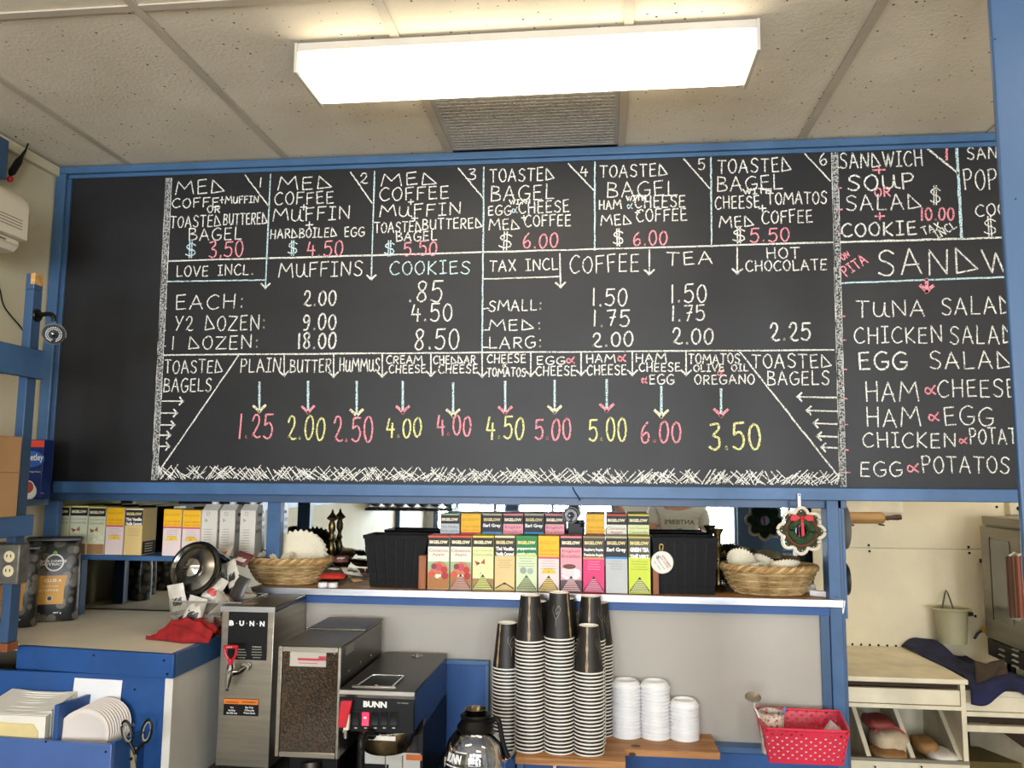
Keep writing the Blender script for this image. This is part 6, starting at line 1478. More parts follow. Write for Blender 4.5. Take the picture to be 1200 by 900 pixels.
mb.add(vs, [(2 * k, 2 * k + 2, 2 * k + 3, 2 * k + 1) for k in range(n)])
o2 = on_bowl(mb, -.58, 0); o2.v = [v + (Vector((o_[0], o_[1], v.z)) - v) * .006 for v in o2.v]; obj('black_patch', o2, black_pl, de, recalc=False)
for k in range(6):
    mb = MB(); q = .012 + .003 * (k % 3); mb.quad((-q, 0, -.001), (q, 0, -.001), (q, 0, .001), (-q, 0, .001)); m2 = MB(); m2.v = [v + Vector((0, 0, .016 - k * .007)) for v in mb.v]; m2.f = mb.f; m2.m = mb.m
    obj('text_line', on_bowl(m2, .12, 0), flat('dcdcdc'), de, recalc=False)

# ================================================================ RED BASKET
rz = P(930, 845, 2.66).z
ybk = BY - .045
bl, brr = P(888, 830, ybk), P(978, 831, ybk)
zr_ = bl.z
fl2, fr2 = at(899, 853, 'Z', zr_), at(997, 859, 'Z', zr_)
zb2 = P(945, 897, fr2.y + .02).z
rb = thing('red_basket', 'crimson perforated plastic basket at the foot of the right post', 'basket', ((fl2.x + fr2.x) / 2, (fr2.y + bl.y) / 2, zb2))
yf2 = (fl2.y + fr2.y) / 2
top4 = [Vector((fl2.x - .012, yf2, zr_)), Vector((fr2.x, yf2, zr_)), Vector((brr.x + .012, ybk, zr_)), Vector((bl.x - .01, ybk, zr_))]
cc = sum(top4, Vector()) / 4
bot4 = [Vector((cc.x + (v.x - cc.x) * (.86), cc.y + (v.y - cc.y) * .8, zb2)) for v in top4]
obj('basket_base', MB().prism([v for v in bot4], (0, 0, .003)), crim, rb)
nw = [Vector((0, -1, 0)), Vector((1, 0, 0)), Vector((0, 1, 0)), Vector((-1, 0, 0))]
def perforated(a, b, c, d, nu, nv, outn, hmarg=.0, hole=.3, skip=None):
    """wall panel with real square-round holes: grid of cells, each a frame around an octagonal opening"""
    mb = MB()
    def pt(u, v, e): return a.lerp(b, u).lerp(d.lerp(c, u), v) - outn * e
    for i in range(nu):
        for j in range(nv):
            u0, u1, v0, v1 = i / nu, (i + 1) / nu, j / nv, (j + 1) / nv
            if skip and skip(i, j):
                mb.add([pt(u0, v0, 0), pt(u1, v0, 0), pt(u1, v1, 0), pt(u0, v1, 0)], [(0, 1, 2, 3)]); mb.add([pt(u0, v0, .002), pt(u1, v0, .002), pt(u1, v1, .002), pt(u0, v1, .002)], [(3, 2, 1, 0)]); continue
            uc, vc = (u0 + u1) / 2, (v0 + v1) / 2
            for e in (0, .002):
                sq = [(u0, v0), (uc, v0), (u1, v0), (u1, vc), (u1, v1), (uc, v1), (u0, v1), (u0, vc)]
                oc = [(uc + hole * (u1 - u0) * math.cos(t), vc + hole * (v1 - v0) * math.sin(t)) for t in [-3 * PI / 4 + PI / 4 * k for k in range(8)]]
                vs = [pt(u, v, e) for u, v in sq + oc]; fs = [(k, (k + 1) % 8, 8 + (k + 1) % 8, 8 + k) for k in range(8)]
                if e: fs = [f_[::-1] for f_ in fs]
                mb.add(vs, fs)
            vs = [pt(u, v, 0) for u, v in oc] + [pt(u, v, .002) for u, v in oc]; mb.add(vs, [(k, 8 + k, 8 + (k + 1) % 8, (k + 1) % 8) for k in range(8)])
    return mb
for s_ in range(4):
    a, b = bot4[s_], bot4[(s_ + 1) % 4]; d, c = top4[s_], top4[(s_ + 1) % 4]
    nu = 17 if s_ % 2 == 0 else 9
    if s_ % 2 == 0: sk = lambda i, j: (i + j) % 2 == 0 or j == 0 or (s_ == 0 and j > 7 and 7 < i < 12)
    else: sk = lambda i, j: (i + j) % 2 == 0 or (j > 5 and 2 < i < 6)
    obj('basket_wall', perforated(a, b, c, d, nu, 10, nw[s_], skip=sk), crim, rb, recalc=False)
obj('basket_rim', MB().tube([top4[0] + Vector((.01, 0, 0)), top4[0].lerp(top4[1], .5), top4[1] - Vector((.01, 0, 0)), top4[1] + Vector((0, .01, 0)), top4[2] - Vector((0, .01, 0)), top4[2] - Vector((.01, 0, 0)), top4[3] + Vector((.01, 0, 0)), top4[3] - Vector((0, .01, 0)), top4[0] + Vector((0, .01, 0))], .0042, 8, True), crim, rb)
obj('paper_lining', MB().prism([bot4[0].lerp(top4[0], .1) + Vector((.006, .005, 0)), bot4[1].lerp(top4[1], .1) + Vector((-.006, .005, 0)), bot4[1].lerp(top4[1], .8) + Vector((-.006, .005, 0)), bot4[0].lerp(top4[0], .8) + Vector((.006, .005, 0))], (0, .001, 0)), paper, rb, 'white paper showing through the holes')
# cup of odds and ends, spoon and strainer in the basket
kc = at(904, 836, 'Y', (yf2 + ybk) / 2 - .01)
mg = thing('tin_cup', 'floral patterned cup standing in the red basket', 'cup', (kc.x, kc.y, zb2 + .004))
mug_z = P(904, 834, kc.y).z
mm = speck_mat('floral_print', 'cfc5b4', ('b8404a', 'dcd2c0'), 120, .4, .5, 0)
mh = mug_z - zb2 - .004; rm = 13.5 / 951 * kc.y
obj('cup_body', MB().lathe([(.0001, 0), (rm * .82, 0), (rm, mh), (rm - .0018, mh), (rm * .8, .003), (.0001, .003)], (kc.x, kc.y, zb2 + .004), 28), mm, mg)
obj('cup_rim', MB().tube([(kc.x + rm * math.cos(a), kc.y + rm * math.sin(a), zb2 + .004 + mh) for a in [2 * PI * k / 28 for k in range(28)]], .0018, 6, True), alu, mg)
p = P(920, 829, kc.y); q = P(914, 848, kc.y)
setp(obj('blue_stick', MB().tube([q, p], .0042, 8), mat('stick_blue', '6f8cc8', .5)), 'short pale blue stick standing in the patterned cup', 'stick')
st_ = thing('strainer', 'small round metal strainer with its handle in the red basket', 'strainer', P(882, 818, kc.y))
sc = P(882.5, 817, kc.y); rs = 8.2 / 951 * kc.y
Rm = Matrix.Rotation(.45, 3, 'X')
obj('strainer_rim', MB().tube([sc + Rm @ Vector((rs * math.cos(a), rs * math.sin(a), 0)) for a in [2 * PI * k / 28 for k in range(28)]], .0015, 6, True), steel, st_)
obj('strainer_mesh', MB().lathe([(.0001, -.006), (rs * .6, -.004), (rs * .98, 0), (rs * .98, .0008), (rs * .6, -.003), (.0001, -.005)], sc, 24, Rm), mat('mesh_metal', 'b5aa98', .4, .7), st_)
obj('strainer_handle', MB().tube([sc + Rm @ Vector((0, -rs, 0)), P(884, 829, kc.y), P(889, 838, kc.y), P(896, 852, kc.y)], [.003, .0022, .0045, .003], 8), white_pl, st_)
p = P(970, 855, (yf2 + ybk) / 2); setp(obj('white_tub', MB().lathe([(.0001, 0), (.026, 0), (.03, .05), (.028, .05), (.024, .004), (.0001, .004)], (p.x, p.y, p.z - .03), 24, Matrix.Rotation(.7, 3, 'Y')), mat('pinkish_white', 'd9bfc4', .5)), 'small whitish tub lying at the right in the red basket', 'tub')
# ================================================================ KITCHEN AT THE RIGHT
KZ = .92
def KP(x, y): return at(x, y, 'Z', KZ)
k0, k1, k2, k3 = KP(986, 789), KP(1135, 797), KP(1085, 760), KP(987, 756)
kyf = k1.y; kyb = KY - .014; kx0 = .62; kx1 = k1.x
kb = thing('kitchen_bench', 'cream painted kitchen bench with a drawer and open bins', 'cabinet', ((kx0 + kx1) / 2, (kyf + kyb) / 2, 0))
old_cream = mat('worn_cream_paint', 'e6dcc2', .55, var=.14, scale=9, bump=.08); brown_d = mat('bench_gap', '3a281c', .8)
obj('bench_top', MB().prism([(kx0, kyf, KZ - .018), (kx1, kyf, KZ - .018), (kx1 - .0, kyb, KZ - .018), (kx0, kyb, KZ - .018)], (0, 0, .018)), old_cream, kb, bevel=.004)
Kf = lambda x, y: P(x, y, kyf + .012)
zA, zB, zC_, zD = Kf(1060, 803).z, Kf(1060, 806).z, Kf(1060, 829).z, Kf(1060, 890).z
kf = kyf + .012
xr_ = Kf(1133, 840).x; xrl = Kf(1127, 840).x
obj('right_stile', MB().box(xrl, xr_, kf, kf + .02, .02, KZ - .019), old_cream, kb, bevel=.001)
obj('side_panel', MB().box(xr_ - .016, xr_, kf + .021, kyb, .02, KZ - .019), old_cream, kb)
obj('dark_gap', MB().box(kx0, xrl - .001, kf + .02, kf + .03, zB, KZ - .019), brown_d, kb)
zdb = Kf(1060, 825).z
obj('drawer', MB().box(kx0, xrl - .002, kf + .0, kf + .019, zdb, zB - .004), old_cream, kb, bevel=.002)
obj('drawer_rail', MB().box(kx0, xrl - .001, kf - .004, kf + .02, zC_ - .004, zdb - .002), old_cream, kb, bevel=.001)
zlip = Kf(1060, 889).z
obj('bin_lip', MB().box(kx0, xr_, kf - .006, kf + .012, zlip - .012, zlip), mat('lip_grey', '8f887a', .5, .3, var=.2), kb, bevel=.001)
obj('lower_front', MB().box(kx0, xr_ - .0, kf - .002, kf + .016, .3, zlip - .013), old_cream, kb)
# slanting dividers between the bins: from high at the back to the lip in front
bin_m = mat('bin_paint', 'c9bfa6', .6, var=.2, scale=10); zback = zC_ - .01
for (xt, xb) in ((1000, 1022), (1048, 1074), (1098, 1130)):
    a = Kf(xb, 888).x
    obj('bin_divider', MB().prism([(a, kf + .013, zlip - .1), (a, kf + .013, zlip), (a, kf + .24, zback), (a, kyb - .05, zback), (a, kyb - .05, zlip - .1)], (-.014, 0, 0)), bin_m, kb, bevel=.001)
    obj('divider_edge', MB().prism([(a + .001, kf + .012, zlip + .001), (a + .001, kf + .239, zback + .002), (a + .001, kf + .24, zback - .004), (a + .001, kf + .013, zlip - .006)], (-.016, 0, 0)), old_cream, kb)
obj('bin_floor', MB().box(kx0, xr_ - .017, kf + .014, kyb, zlip - .12, zlip - .1), bin_m, kb)
obj('bin_back', MB().box(kx0, xr_ - .017, kf + .34, kf + .35, zlip - .1, zback), bin_m, kb)
for x in (1024, 1078): p = Kf(x, 897) + Vector((0, -.015, 0)); obj('screw_hole', MB().cyl(p, p + Vector((0, -.001, 0)), .004, .004, 8), black_pl, kb)
# bags in the bins
bagm = film; bread = mat('bread_brown', 'a57a48', .7, var=.25, scale=20); breadw = mat('bread_pale', 'c9b498', .7, var=.15, scale=20)
for (x, y, w_, h, m, lb_, cat) in ((1042, 868, .13, .09, breadw, 'bag of pale sliced bread in the middle bin of the bench', 'bread bag'), (1040, 882, .12, .04, bread, 'brown loaf lying low in the middle bin of the bench', 'bread'), (1083, 872, .08, .05, bread, 'brown roll in the right bin of the bench', 'bread'), (1102, 884, .1, .035, paper, 'flat white packet lying in the right bin of the bench', 'packet'), (1028, 845, .1, .04, mat('red_bag', '8c3a34', .6, var=.2), 'red printed bag at the back of the middle bin', 'bag')):
    yq_ = kf + .12 if y < 880 else kf + .07
    p = P(x, y, yq_); mb = MB(); mb.ball((0, 0, 0), 1, 24, 16)
    mb.v = [Vector((math.copysign(abs(v.x) ** .55, v.x) * w_ / 2, math.copysign(abs(v.y) ** .6, v.y) * .07, math.copysign(abs(v.z) ** .7, v.z) * h / 2 + .002 * math.sin(90 * v.x * w_))) + p for v in mb.v]
    setp(obj('bread_bag' if cat != 'packet' else 'packet', mb, m), lb_, cat)
p = P(1042, 856, kf + .06)
mb = MB(); mb.tube(smooth([(p.x - .055, p.y, p.z - .01), (p.x - .03, p.y, p.z + .012), (p.x, p.y, p.z + .016), (p.x + .03, p.y, p.z + .01), (p.x + .055, p.y, p.z - .008)], 5), .003, 6)
setp(obj('red_tie', mb, mat('red_tie', 'b02838', .6)), 'thin red tie curling over the pale bread bag', 'tie')

# second bench at the far right under the blue cloth
r0 = P(1135, 815, kyf + .05); rY = kyf + .06
rb0 = thing('side_bench', 'second cream bench at the far right under the blue cloth', 'cabinet', (r0.x + .3, rY + .2, 0))
rx0, rx1 = xr_ + .004, RX - .005
zr0 = KZ - .05
obj('bench_top', MB().box(rx0, rx1, rY, kyb, zr0 - .02, zr0), old_cream, rb0, bevel=.002)
Rf = lambda x, y: P(x, y, rY)
obj('front_board', MB().box(rx0, rx1, rY + .004, rY + .02, Rf(1160, 834).z, zr0 - .021), old_cream, rb0, bevel=.001)
obj('rail', MB().box(rx0, rx1, rY - .006, rY + .02, Rf(1160, 840).z, Rf(1160, 834.5).z), old_cream, rb0, bevel=.002)
obj('rail', MB().box(rx0, rx1, rY - .006, rY + .02, Rf(1160, 858).z, Rf(1160, 850).z), old_cream, rb0, bevel=.002)
obj('dark_gap', MB().box(rx0, rx1, rY + .03, rY + .04, Rf(1160, 850).z, Rf(1160, 841).z), brown_d, rb0)
a = Rf(1178, 870).x
obj('bin_divider', MB().prism([(a + .12, rY + .01, .4), (a + .12, rY + .01, Rf(1198, 893).z), (a - .0, rY + .3, Rf(1160, 860).z), (a - .0, rY + .3, .4)], (.014, 0, 0)), bin_m, rb0)
obj('bin_back', MB().box(rx0, rx1, rY + .32, rY + .33, .3, Rf(1160, 859).z), brown_d, rb0)
obj('flour_sack', MB().box(P(1158, 900, rY + .15).x - .1, P(1158, 900, rY + .15).x + .1, rY + .08, rY + .26, .35, P(1158, 886, rY + .15).z), mat('ochre_sack', '5c5024', .8, var=.2), rb0, 'yellowish sack in the open bin')
# blue cloth and brown mitt
navy_cl = mat('navy_cloth', '23274c', .9, var=.3, scale=12, bump=.35, bscale=60)
cz = zr0 + .002
c00, c10, c11, c01 = P(1092, 752, 3.7), P(1152, 750, 3.74), at(1200, 800, 'Z', cz + .03), P(1137, 812, rY - .01)
oxx = at(1160, 617, 'Y', 3.55).x
def cl(u, v):
    # u across (left-right), v back to front, then the hem hangs over the front edge
    xx = kx1 - .05 * (1 - v) + .012 + u * (oxx - .03 - kx1 + .05 * (1 - v) + (.12 if v > .82 else 0)); yy_ = kyb - .01 - v * (kyb - rY + .02)
    base = cz + .03 + .018 * math.sin(u * 4 + v * 3) * math.sin(v * 4 + 1) + .05 * (1 - v) * math.sin(PI * min(1, u * 1.1 + .15)) + .006 * math.sin(u * 13 + v * 9)
    if xx < kx1 + .01: base = max(base, KZ + .006)
    return Vector((xx, yy_, max(cz + .004, base)))
def cl2(u, v):
    if v < .8: q = cl(u, v / .8); return q
    q = cl(u, 1.0); k = (v - .8) / .2; return Vector((q.x + .01 * math.sin(9 * u), q.y - .012 - .006 * math.sin(20 * u), q.z - k * (.055 + .02 * math.sin(u * 8 + 1))))
o = obj('apron', cloth(cl2, 34, 34), navy_cl, ang=3); o.modifiers.new('solid', 'SOLIDIFY').thickness = .003
setp(o, 'crumpled navy blue cloth heaped on the far right bench', 'cloth')
def cl3(u, v):
    p = P(1137 + 36 * u + 3 * v, 776 + 26 * v - 3 * u + 2 * math.sin(4 * u), rY + .12 - .1 * v); return p + Vector((0, -.03 - .01 * math.sin(PI * u), .003 * math.sin(12 * u + 8 * v)))
o = obj('oven_mitt', cloth(cl3, 12, 10), mat('mitt_brown', '4a3d2e', .9, var=.3, scale=25, bump=.3), ang=3); o.modifiers.new('solid', 'SOLIDIFY').thickness = .012
setp(o, 'dull brown oven cloth lying on the navy cloth', 'oven cloth')

# oven standing at the right
ox = at(1160, 617, 'Y', 3.55).x; oy1 = 3.62; oy0 = 3.29
OX = lambda x, y: at(x, y, 'X', ox)
ozt = at(1157, 605, 'X', ox).z; ozd = at(1158, 616, 'X', ox).z; ozb = OX(1166, 750).z; ozl = OX(1172, 792).z
ov = thing('oven', 'stainless steel convection oven standing at the right edge', 'oven', (ox + .4, 3.2, zr0 + .003))
ost = mat('oven_steel', '8f8a80', .4, .85, var=.12, scale=4, stretch=(1, 1, 10))
obj('casing', MB().box(ox + .012, RX - .05, oy0, oy1, max(ozl - .05, zr0 + .06), ozt), ost, ov, bevel=.004)
obj('top_fascia', MB().box(ox, ox + .011, oy0, oy1, ozd + .004, ozt), ost, ov, bevel=.002)
obj('door', MB().box(ox - .012, ox + .011, oy0, oy1 - .006, ozb + .004, ozd - .004), ost, ov, bevel=.003)
w0, w1 = OX(1164, 631), OX(1170, 725)
gy_ = at(1187, 640, 'X', ox).y
obj('door_window', MB().box(ox - .0145, ox - .0125, gy_, w0.y, w1.z, w0.z), mat('oven_glass', '5f625c', .12, coat=.6), ov, bevel=.001)
obj('window_frame', MB().box(ox - .0155, ox - .0125, w0.y + .001, w0.y + .006, w1.z - .005, w0.z + .005), black_pl, ov)
obj('lower_panel', MB().box(ox - .004, ox + .011, oy0, oy1, zr0 + .065, ozb - .002), mat('oven_dark', '4c4942', .45, .7, var=.1), ov, bevel=.002)
for i, x in enumerate((1175, 1191)):
    for k in range(4):
        p = OX(x, 760 + 6.5 * k); obj('louvre', MB().prism([(ox - .005, p.y - .03, p.z), (ox - .012, p.y - .03, p.z - .006), (ox - .005, p.y - .03, p.z - .008)], (0, .045, 0)), alu, ov)
for (x, m, lb_) in ((1182, mat('handle_brown', '6a4534', .5), 'brown door handle'), (1192, mat('handle_rust', '7d3f28', .5), 'rust brown door handle')):
    p, q = at(x, 652, 'X', ox - .05), at(x + 5, 724, 'X', ox - .05); p.y = q.y = (p.y + q.y) / 2
    h_ = obj('handle', MB().cyl(p, q, .012, .012, 12), m, ov, lb_, bevel=.0)
    obj('handle_bracket', MB().tube([p, p + Vector((.02, 0, .012)), p + Vector((.038, 0, .006))], .006, 8), alu, h_)
    obj('handle_bracket', MB().tube([q, q + Vector((.02, 0, -.008)), q + Vector((.038, 0, 0))], .006, 8), alu, h_)
for yy_ in (oy0 + .05, oy1 - .05): obj('foot', MB().cyl((ox + .06, yy_, zr0 + .003), (ox + .06, yy_, zr0 + .064), .016, .016, 12), black_pl, ov)
for yy_ in (oy0 + .05, oy1 - .05): obj('foot', MB().cyl((RX - .12, yy_, zr0 + .003), (RX - .12, yy_, zr0 + .064), .016, .016, 12), black_pl, ov)
p = P(1190, 590, 3.6); hd_ = thing('wall_box', 'pale wall box at the top right above the oven', 'box', (p.x, KY - .06, p.z))
obj('wall_box_body', MB().box(P(1183, 590, KY - .06).x, P(1215, 590, KY - .06).x, KY - .06, KY - .013, P(1190, 603, KY).z, 1.62), cream_p, hd_, bevel=.004)
q = P(1194, 596, KY - .062); obj('knob', MB().ball(q, .01, 10, 6), black_pl, hd_)
p = P(1153, 657, KY - .013); setp(obj('wall_bracket', MB().box(p.x - .02, p.x + .02, p.y - .012, p.y, p.z - .008, p.z + .008), brown_d, bevel=.001), 'small dark bracket on the cream wall left of the oven', 'bracket')

# plug and cable by the oven
p = P(1157, 739, 3.7)
pg = thing('yellow_plug', 'yellow plug with a dark cable low beside the oven', 'plug', p)
obj('plug_body', MB().tube([p + Vector((-.022, 0, .004)), p + Vector((.0, 0, 0)), p + Vector((.026, 0, 0))], [.01, .016, .014], 12), mat('plug_yellow', 'd0a52c', .5), pg)
obj('plug_cable', MB().tube(smooth([tuple(P(1151, 739, 3.7)), tuple(P(1146, 742, 3.7)), tuple(P(1142, 748, 3.69))], 5), .006, 8), mat('cable_navy', '22263c', .6), pg)
sk = P(1161, 727, KY - .013); so2 = thing('wall_socket', 'cream double socket on the wall beside the oven', 'outlet', sk)
obj('socket_plate', MB().box(sk.x - .02, sk.x + .02, sk.y - .008, sk.y, P(1160, 748, KY).z, P(1160, 712, KY).z), cream_p, so2, bevel=.002)
for y in (716, 723): q = P(1157, y, KY - .0225); obj('socket_face', MB().lathe([(.0001, 0), (.013, 0), (.013, .003), (.0001, .004)], q, 14, Matrix.Rotation(PI / 2, 3, 'X')), white_pl, so2)

# rolling pin on its wooden wall rack
ry_ = KY - .05
a, b = P(968, 607, ry_), P(1036, 607, ry_)
rack_y = KY - .013
rr_ = 6.3 / 951 * ry_
rkk = thing('wall_rack', 'cream board rack on the kitchen wall holding the rolling pin', 'rack', (a.x, rack_y, a.z))
p0, p1 = P(940, 601, rack_y), P(1057, 591, rack_y)
obj('rack_board', MB().box(.8, p1.x, rack_y - .012, rack_y - .0005, P(1000, 600, rack_y).z, 1.64), old_cream, rkk, bevel=.001)
for x in (995, 1030): q = P(x, 613.5, rack_y); obj('peg', MB().cyl((q.x, rack_y - .001, q.z - .004), (q.x, ry_ - rr_ - .004, q.z - .004), .0035, .0035, 8), brown_d, rkk)
rp_ = thing('rolling_pin', 'wooden rolling pin with a dark handle on the kitchen wall', 'rolling pin', (a.x, ry_, a.z))
obj('roller', MB().tube([a, b - Vector((.008, 0, 0)), b], [rr_, rr_, rr_ * .72], 24), wood('pin_wood', 'b9915a', '9a7444', stretch=(3, 20, 20)), rp_)
c_, d_ = P(1037, 607.5, ry_), P(1056, 606, ry_)
obj('handle', MB().tube([c_, c_.lerp(d_, .15), c_.lerp(d_, .3), c_.lerp(d_, .75), d_], [.007, .010, .008, .0125, .0105], 14), mat('dark_handle', '4a2c22', .4, var=.2), rp_, 'dark brown turned handle')

# hanging scoop: plastic jug upside on wall hooks
jy = KY - .085
jg = thing('plastic_jug', 'yellowish clear plastic tub hanging from a metal hook on the wall', 'tub', P(1114, 750, jy))
tubm = thin_glass('yellowed_plastic', 'd9cd9a', .10)
z0_, z1_ = P(1114, 753, jy).z, P(1114, 713, jy).z; xc = P(1115, 730, jy).x
obj('tub_wall', MB().lathe([(.055, z0_), (.066, z1_), (.063, z1_), (.052, z0_ + .003), (.0001, z0_ + .003), (.0001, z0_)], (xc, jy, 0), 28), mat('yellowed_tub', 'd6cda2', .35, trans=.35, var=.08), jg)
obj('tub_rim', MB().tube([(xc + .071 * math.cos(a) * 1.1, jy + .066 * math.sin(a), z1_) for a in [2 * PI * k / 32 for k in range(32)]], .005, 8, True), mat('yellowed_tub', 'c3ba86', .35), jg)
t_ = P(1109, 692, KY - .02)
obj('hook_wire', MB().tube([P(1104, 713, jy), P(1107, 696, jy + .03), t_, P(1111, 696, jy + .03), P(1117, 713, jy)], .0035, 8), steel_d, jg)
for x in (1098, 1135): q = P(x, 719, KY - .013); obj('wall_bar', MB().box(q.x - .012, q.x + .012, q.y - .02, q.y, q.z - .007, q.z + .007), brown_d, jg)

# bowls and tins peeping out behind the post
by_ = 2.86
bowl = MB().lathe([(.0001, 0), (.03, 0), (.07, .03), (.085, .06), (.083, .06), (.068, .032), (.03, .003), (.0001, .003)], seg=32)
p = P(984, 680, by_)
hk = thing('hook_strip', 'blue peg strip behind the post holding bowls', 'hook strip', (pzx + .06, 2.86, 1.2))
obj('strip_board', MB().box(pzx + .053, pzx + .062, BY + .03, 2.93, 1.2, 1.585), blue, hk)
obj('strip_peg', MB().box(pzx + .0625, pzx + .08, 2.84, 2.86, P(985, 656, 2.85).z, P(985, 638, 2.85).z), blue, hk, bevel=.002)
for (y, rr, m, lb_) in ((617, .9, mat('grey_bowl', '8a867a', .4, .3), 'grey bowl edge showing behind the blue post, upper'), (679, .62, steel, 'shiny metal bowl edge showing behind the blue post, lower')):
    c = P(984, y, 2.9); o = obj('hanging_bowl', MB().lathe([(.0001, 0), (.03 * rr, 0), (.07 * rr, .018), (.085 * rr, .035), (.083 * rr, .035), (.068 * rr, .02), (.03 * rr, .003), (.0001, .003)], (0, 0, 0), 32), m)
    o.location = (pzx + .0645, 2.91, c.z); o.rotation_euler = (0, PI / 2, 0); setp(o, lb_, 'bowl')
sb = thing('shelf_bracket', 'small bent metal bracket under the right end of the serving shelf', 'bracket', (pzx + .045, BY, 1.17))
p = P(989, 712, BY + .0); obj('bracket_plate', MB().prism([P(982.5, 704, BY + .012), P(991, 704, BY + .012), P(989, 718, BY + .012), P(983, 724, BY + .012)], (0, .003, 0)), steel, sb)
# ================================================================ THE SHOP BEHIND THE PHOTOGRAPHER (seen in the mirror)
def VM(px, py, Yv):   # point seen in the mirror: Yv is the mirrored depth
    p = P(px, py, Yv); return Vector((p.x, 2 * MY - Yv, p.z))
wf = FY; sill = .86; headz = 2.35
wins = [(-1.95, .15), (.75, 2.75)]
wb_m = white_p
# front wall around two windows
mbw = MB()
xs_ = [LX, wins[0][0], wins[0][1], wins[1][0], wins[1][1], RX]
for (a, b) in ((xs_[0], xs_[1]), (xs_[2], xs_[3]), (xs_[4], xs_[5])): mbw.box(a, b, wf - .1, wf, 0, CZ + .1)
for a, b in wins: mbw.box(a, b, wf - .1, wf, 0, sill); mbw.box(a, b, wf - .1, wf, headz, CZ + .1)
struct('wall_front', mbw, white_p)
for i, (a, b) in enumerate(wins):
    wn = struct('window_%d' % (i + 1), MB().box(a, b, wf - .06, wf - .02, sill, sill + .05).box(a, b, wf - .06, wf - .02, headz - .05, headz).box(a, a + .05, wf - .06, wf - .02, sill + .05, headz - .05).box(b - .05, b, wf - .06, wf - .02, sill + .05, headz - .05), blue_g)
    n = 3
    for k in range(n):
        x0, x1 = a + .05 + (b - a - .1) * k / n, a + .05 + (b - a - .1) * (k + 1) / n
        if k: struct('window_bar', MB().box(x0 - .018, x0 + .018, wf - .065, wf - .015, sill + .05, headz - .05), blue_g, parent=wn)
        struct('window_pane', MB().box(x0 + (.018 if k else 0), x1 - (.018 if k < n - 1 else 0), wf - .043, wf - .039, sill + .05, headz - .05), glass, parent=wn)
    struct('window_sill', MB().box(a - .03, b + .03, wf + .001, wf + .1, sill - .03, sill), blue_g, parent=wn)
# blinds in the right window
bl = thing('window_blind', 'white slatted blind across the shop window behind the photographer', 'blind', (1.3, wf + .04, 1.0))
n = 30
for k in range(n):
    z = 2.3 - k * (2.3 - 1.0) / n; obj('slat', MB().box(.78, 1.7, wf + .02, wf + .05, z, z + .003).xf(Matrix.Identity(4)), white_pl, bl)
obj('head_rail', MB().box(.78, 1.7, wf + .015, wf + .055, 2.305, 2.34), white_pl, bl)
# blue cupboard door between the windows and pillar
a, b = VM(866, 600, 8.6), VM(910, 600, 8.6)
cu = thing('blue_cupboard', 'tall blue cupboard with a slim handle reflected at the right of the mirror', 'cupboard', ((a.x + b.x) / 2, -2.6, 0))
obj('carcass', MB().box(a.x - .05, b.x + .05, -2.95, -2.6, 0, 2.1), blue_g, cu, bevel=.003)
obj('door', MB().box(a.x - .04, b.x + .04, -2.599, -2.58, .1, 2.06), mat('teal_blue_paint', '2f4f70', .4, var=.15), cu, bevel=.002)
h = VM(881, 612, 8.58); obj('handle', MB().tube([(h.x, -2.575, h.z - .05), (h.x, -2.555, h.z - .04), (h.x, -2.555, h.z + .04), (h.x, -2.575, h.z + .05)], .006, 8), white_pl, cu)
# bread shelf with bags
s0, s1 = VM(410, 594, 6.9), VM(530, 594, 6.9); sy = 2 * MY - 6.9
bs = thing('bread_shelf', 'dark shelf of bagged bread seen in the mirror', 'shelf', ((s0.x + s1.x) / 2, sy, 0))
obj('shelf_board', MB().box(s0.x, s1.x, sy - .35, sy, s0.z - .03, s0.z - .005), dark_pl, bs)
obj('shelf_board', MB().box(s0.x, s1.x, sy - .35, sy, .75, .775), dark_pl, bs)
for x in (s0.x + .02, s1.x - .02):
    for y in (sy - .34, sy - .01): obj('shelf_post', MB().box(x - .015, x + .015, y - .012, y + .009, 0, 1.75), blue_g, bs)
bl0 = None
for k in range(8):
    x = s0.x + .07 + k * (s1.x - s0.x - .14) / 7
    if bl0 is None:
        mb = MB(); mb.ball((0, 0, .062), (.052, .13, .06), 20, 12); mb.v = [v + Vector((.002 * math.sin(50 * v.z), 0, .003 * math.sin(25 * v.y))) for v in mb.v]
        bl0 = c = obj('bread_bag', mb, mat('bagged_bread', 'd0b080', .4, var=.35, scale=14))
    else: c = bl0.copy(); COL.objects.link(c)
    c.location = (x, sy - .17, s0.z - .004); c.rotation_euler = (0, 0, random.uniform(-.15, .15))
    setp(c, 'bagged brown loaf in the row on the dark shelf seen in the mirror', 'bread', 'bagged loaves on the shelf behind')
# door frame and blue pillars
for i, px in enumerate((392, 600, 462)):
    p = VM(px, 600, 8.0); struct('trim_%d' % (10 + i), MB().box(p.x - .07, p.x + .07, -2.1, -1.96, 0, CZ - .007), blue_g, .004)
dk = thing('drinks_cooler', 'dark glass-fronted cooler reflected at the left of the mirror', 'cooler', (VM(358, 620, 7.6).x, -1.7, 0))
a, b = VM(344, 600, 7.6), VM(374, 600, 7.6)
obj('cooler_body', MB().box(a.x, b.x, -2.1, -1.62, 0, 1.5), dark_pl, dk, bevel=.006)
obj('cooler_door', MB().box(a.x + .03, b.x - .03, -1.619, -1.6, .1, 1.44), mat('cooler_glass', '1c1e20', .06), dk)
obj('door_handle', MB().cyl((b.x - .01, -1.585, .5), (b.x - .01, -1.585, 1.4), .012, .012, 10), chrome, dk)
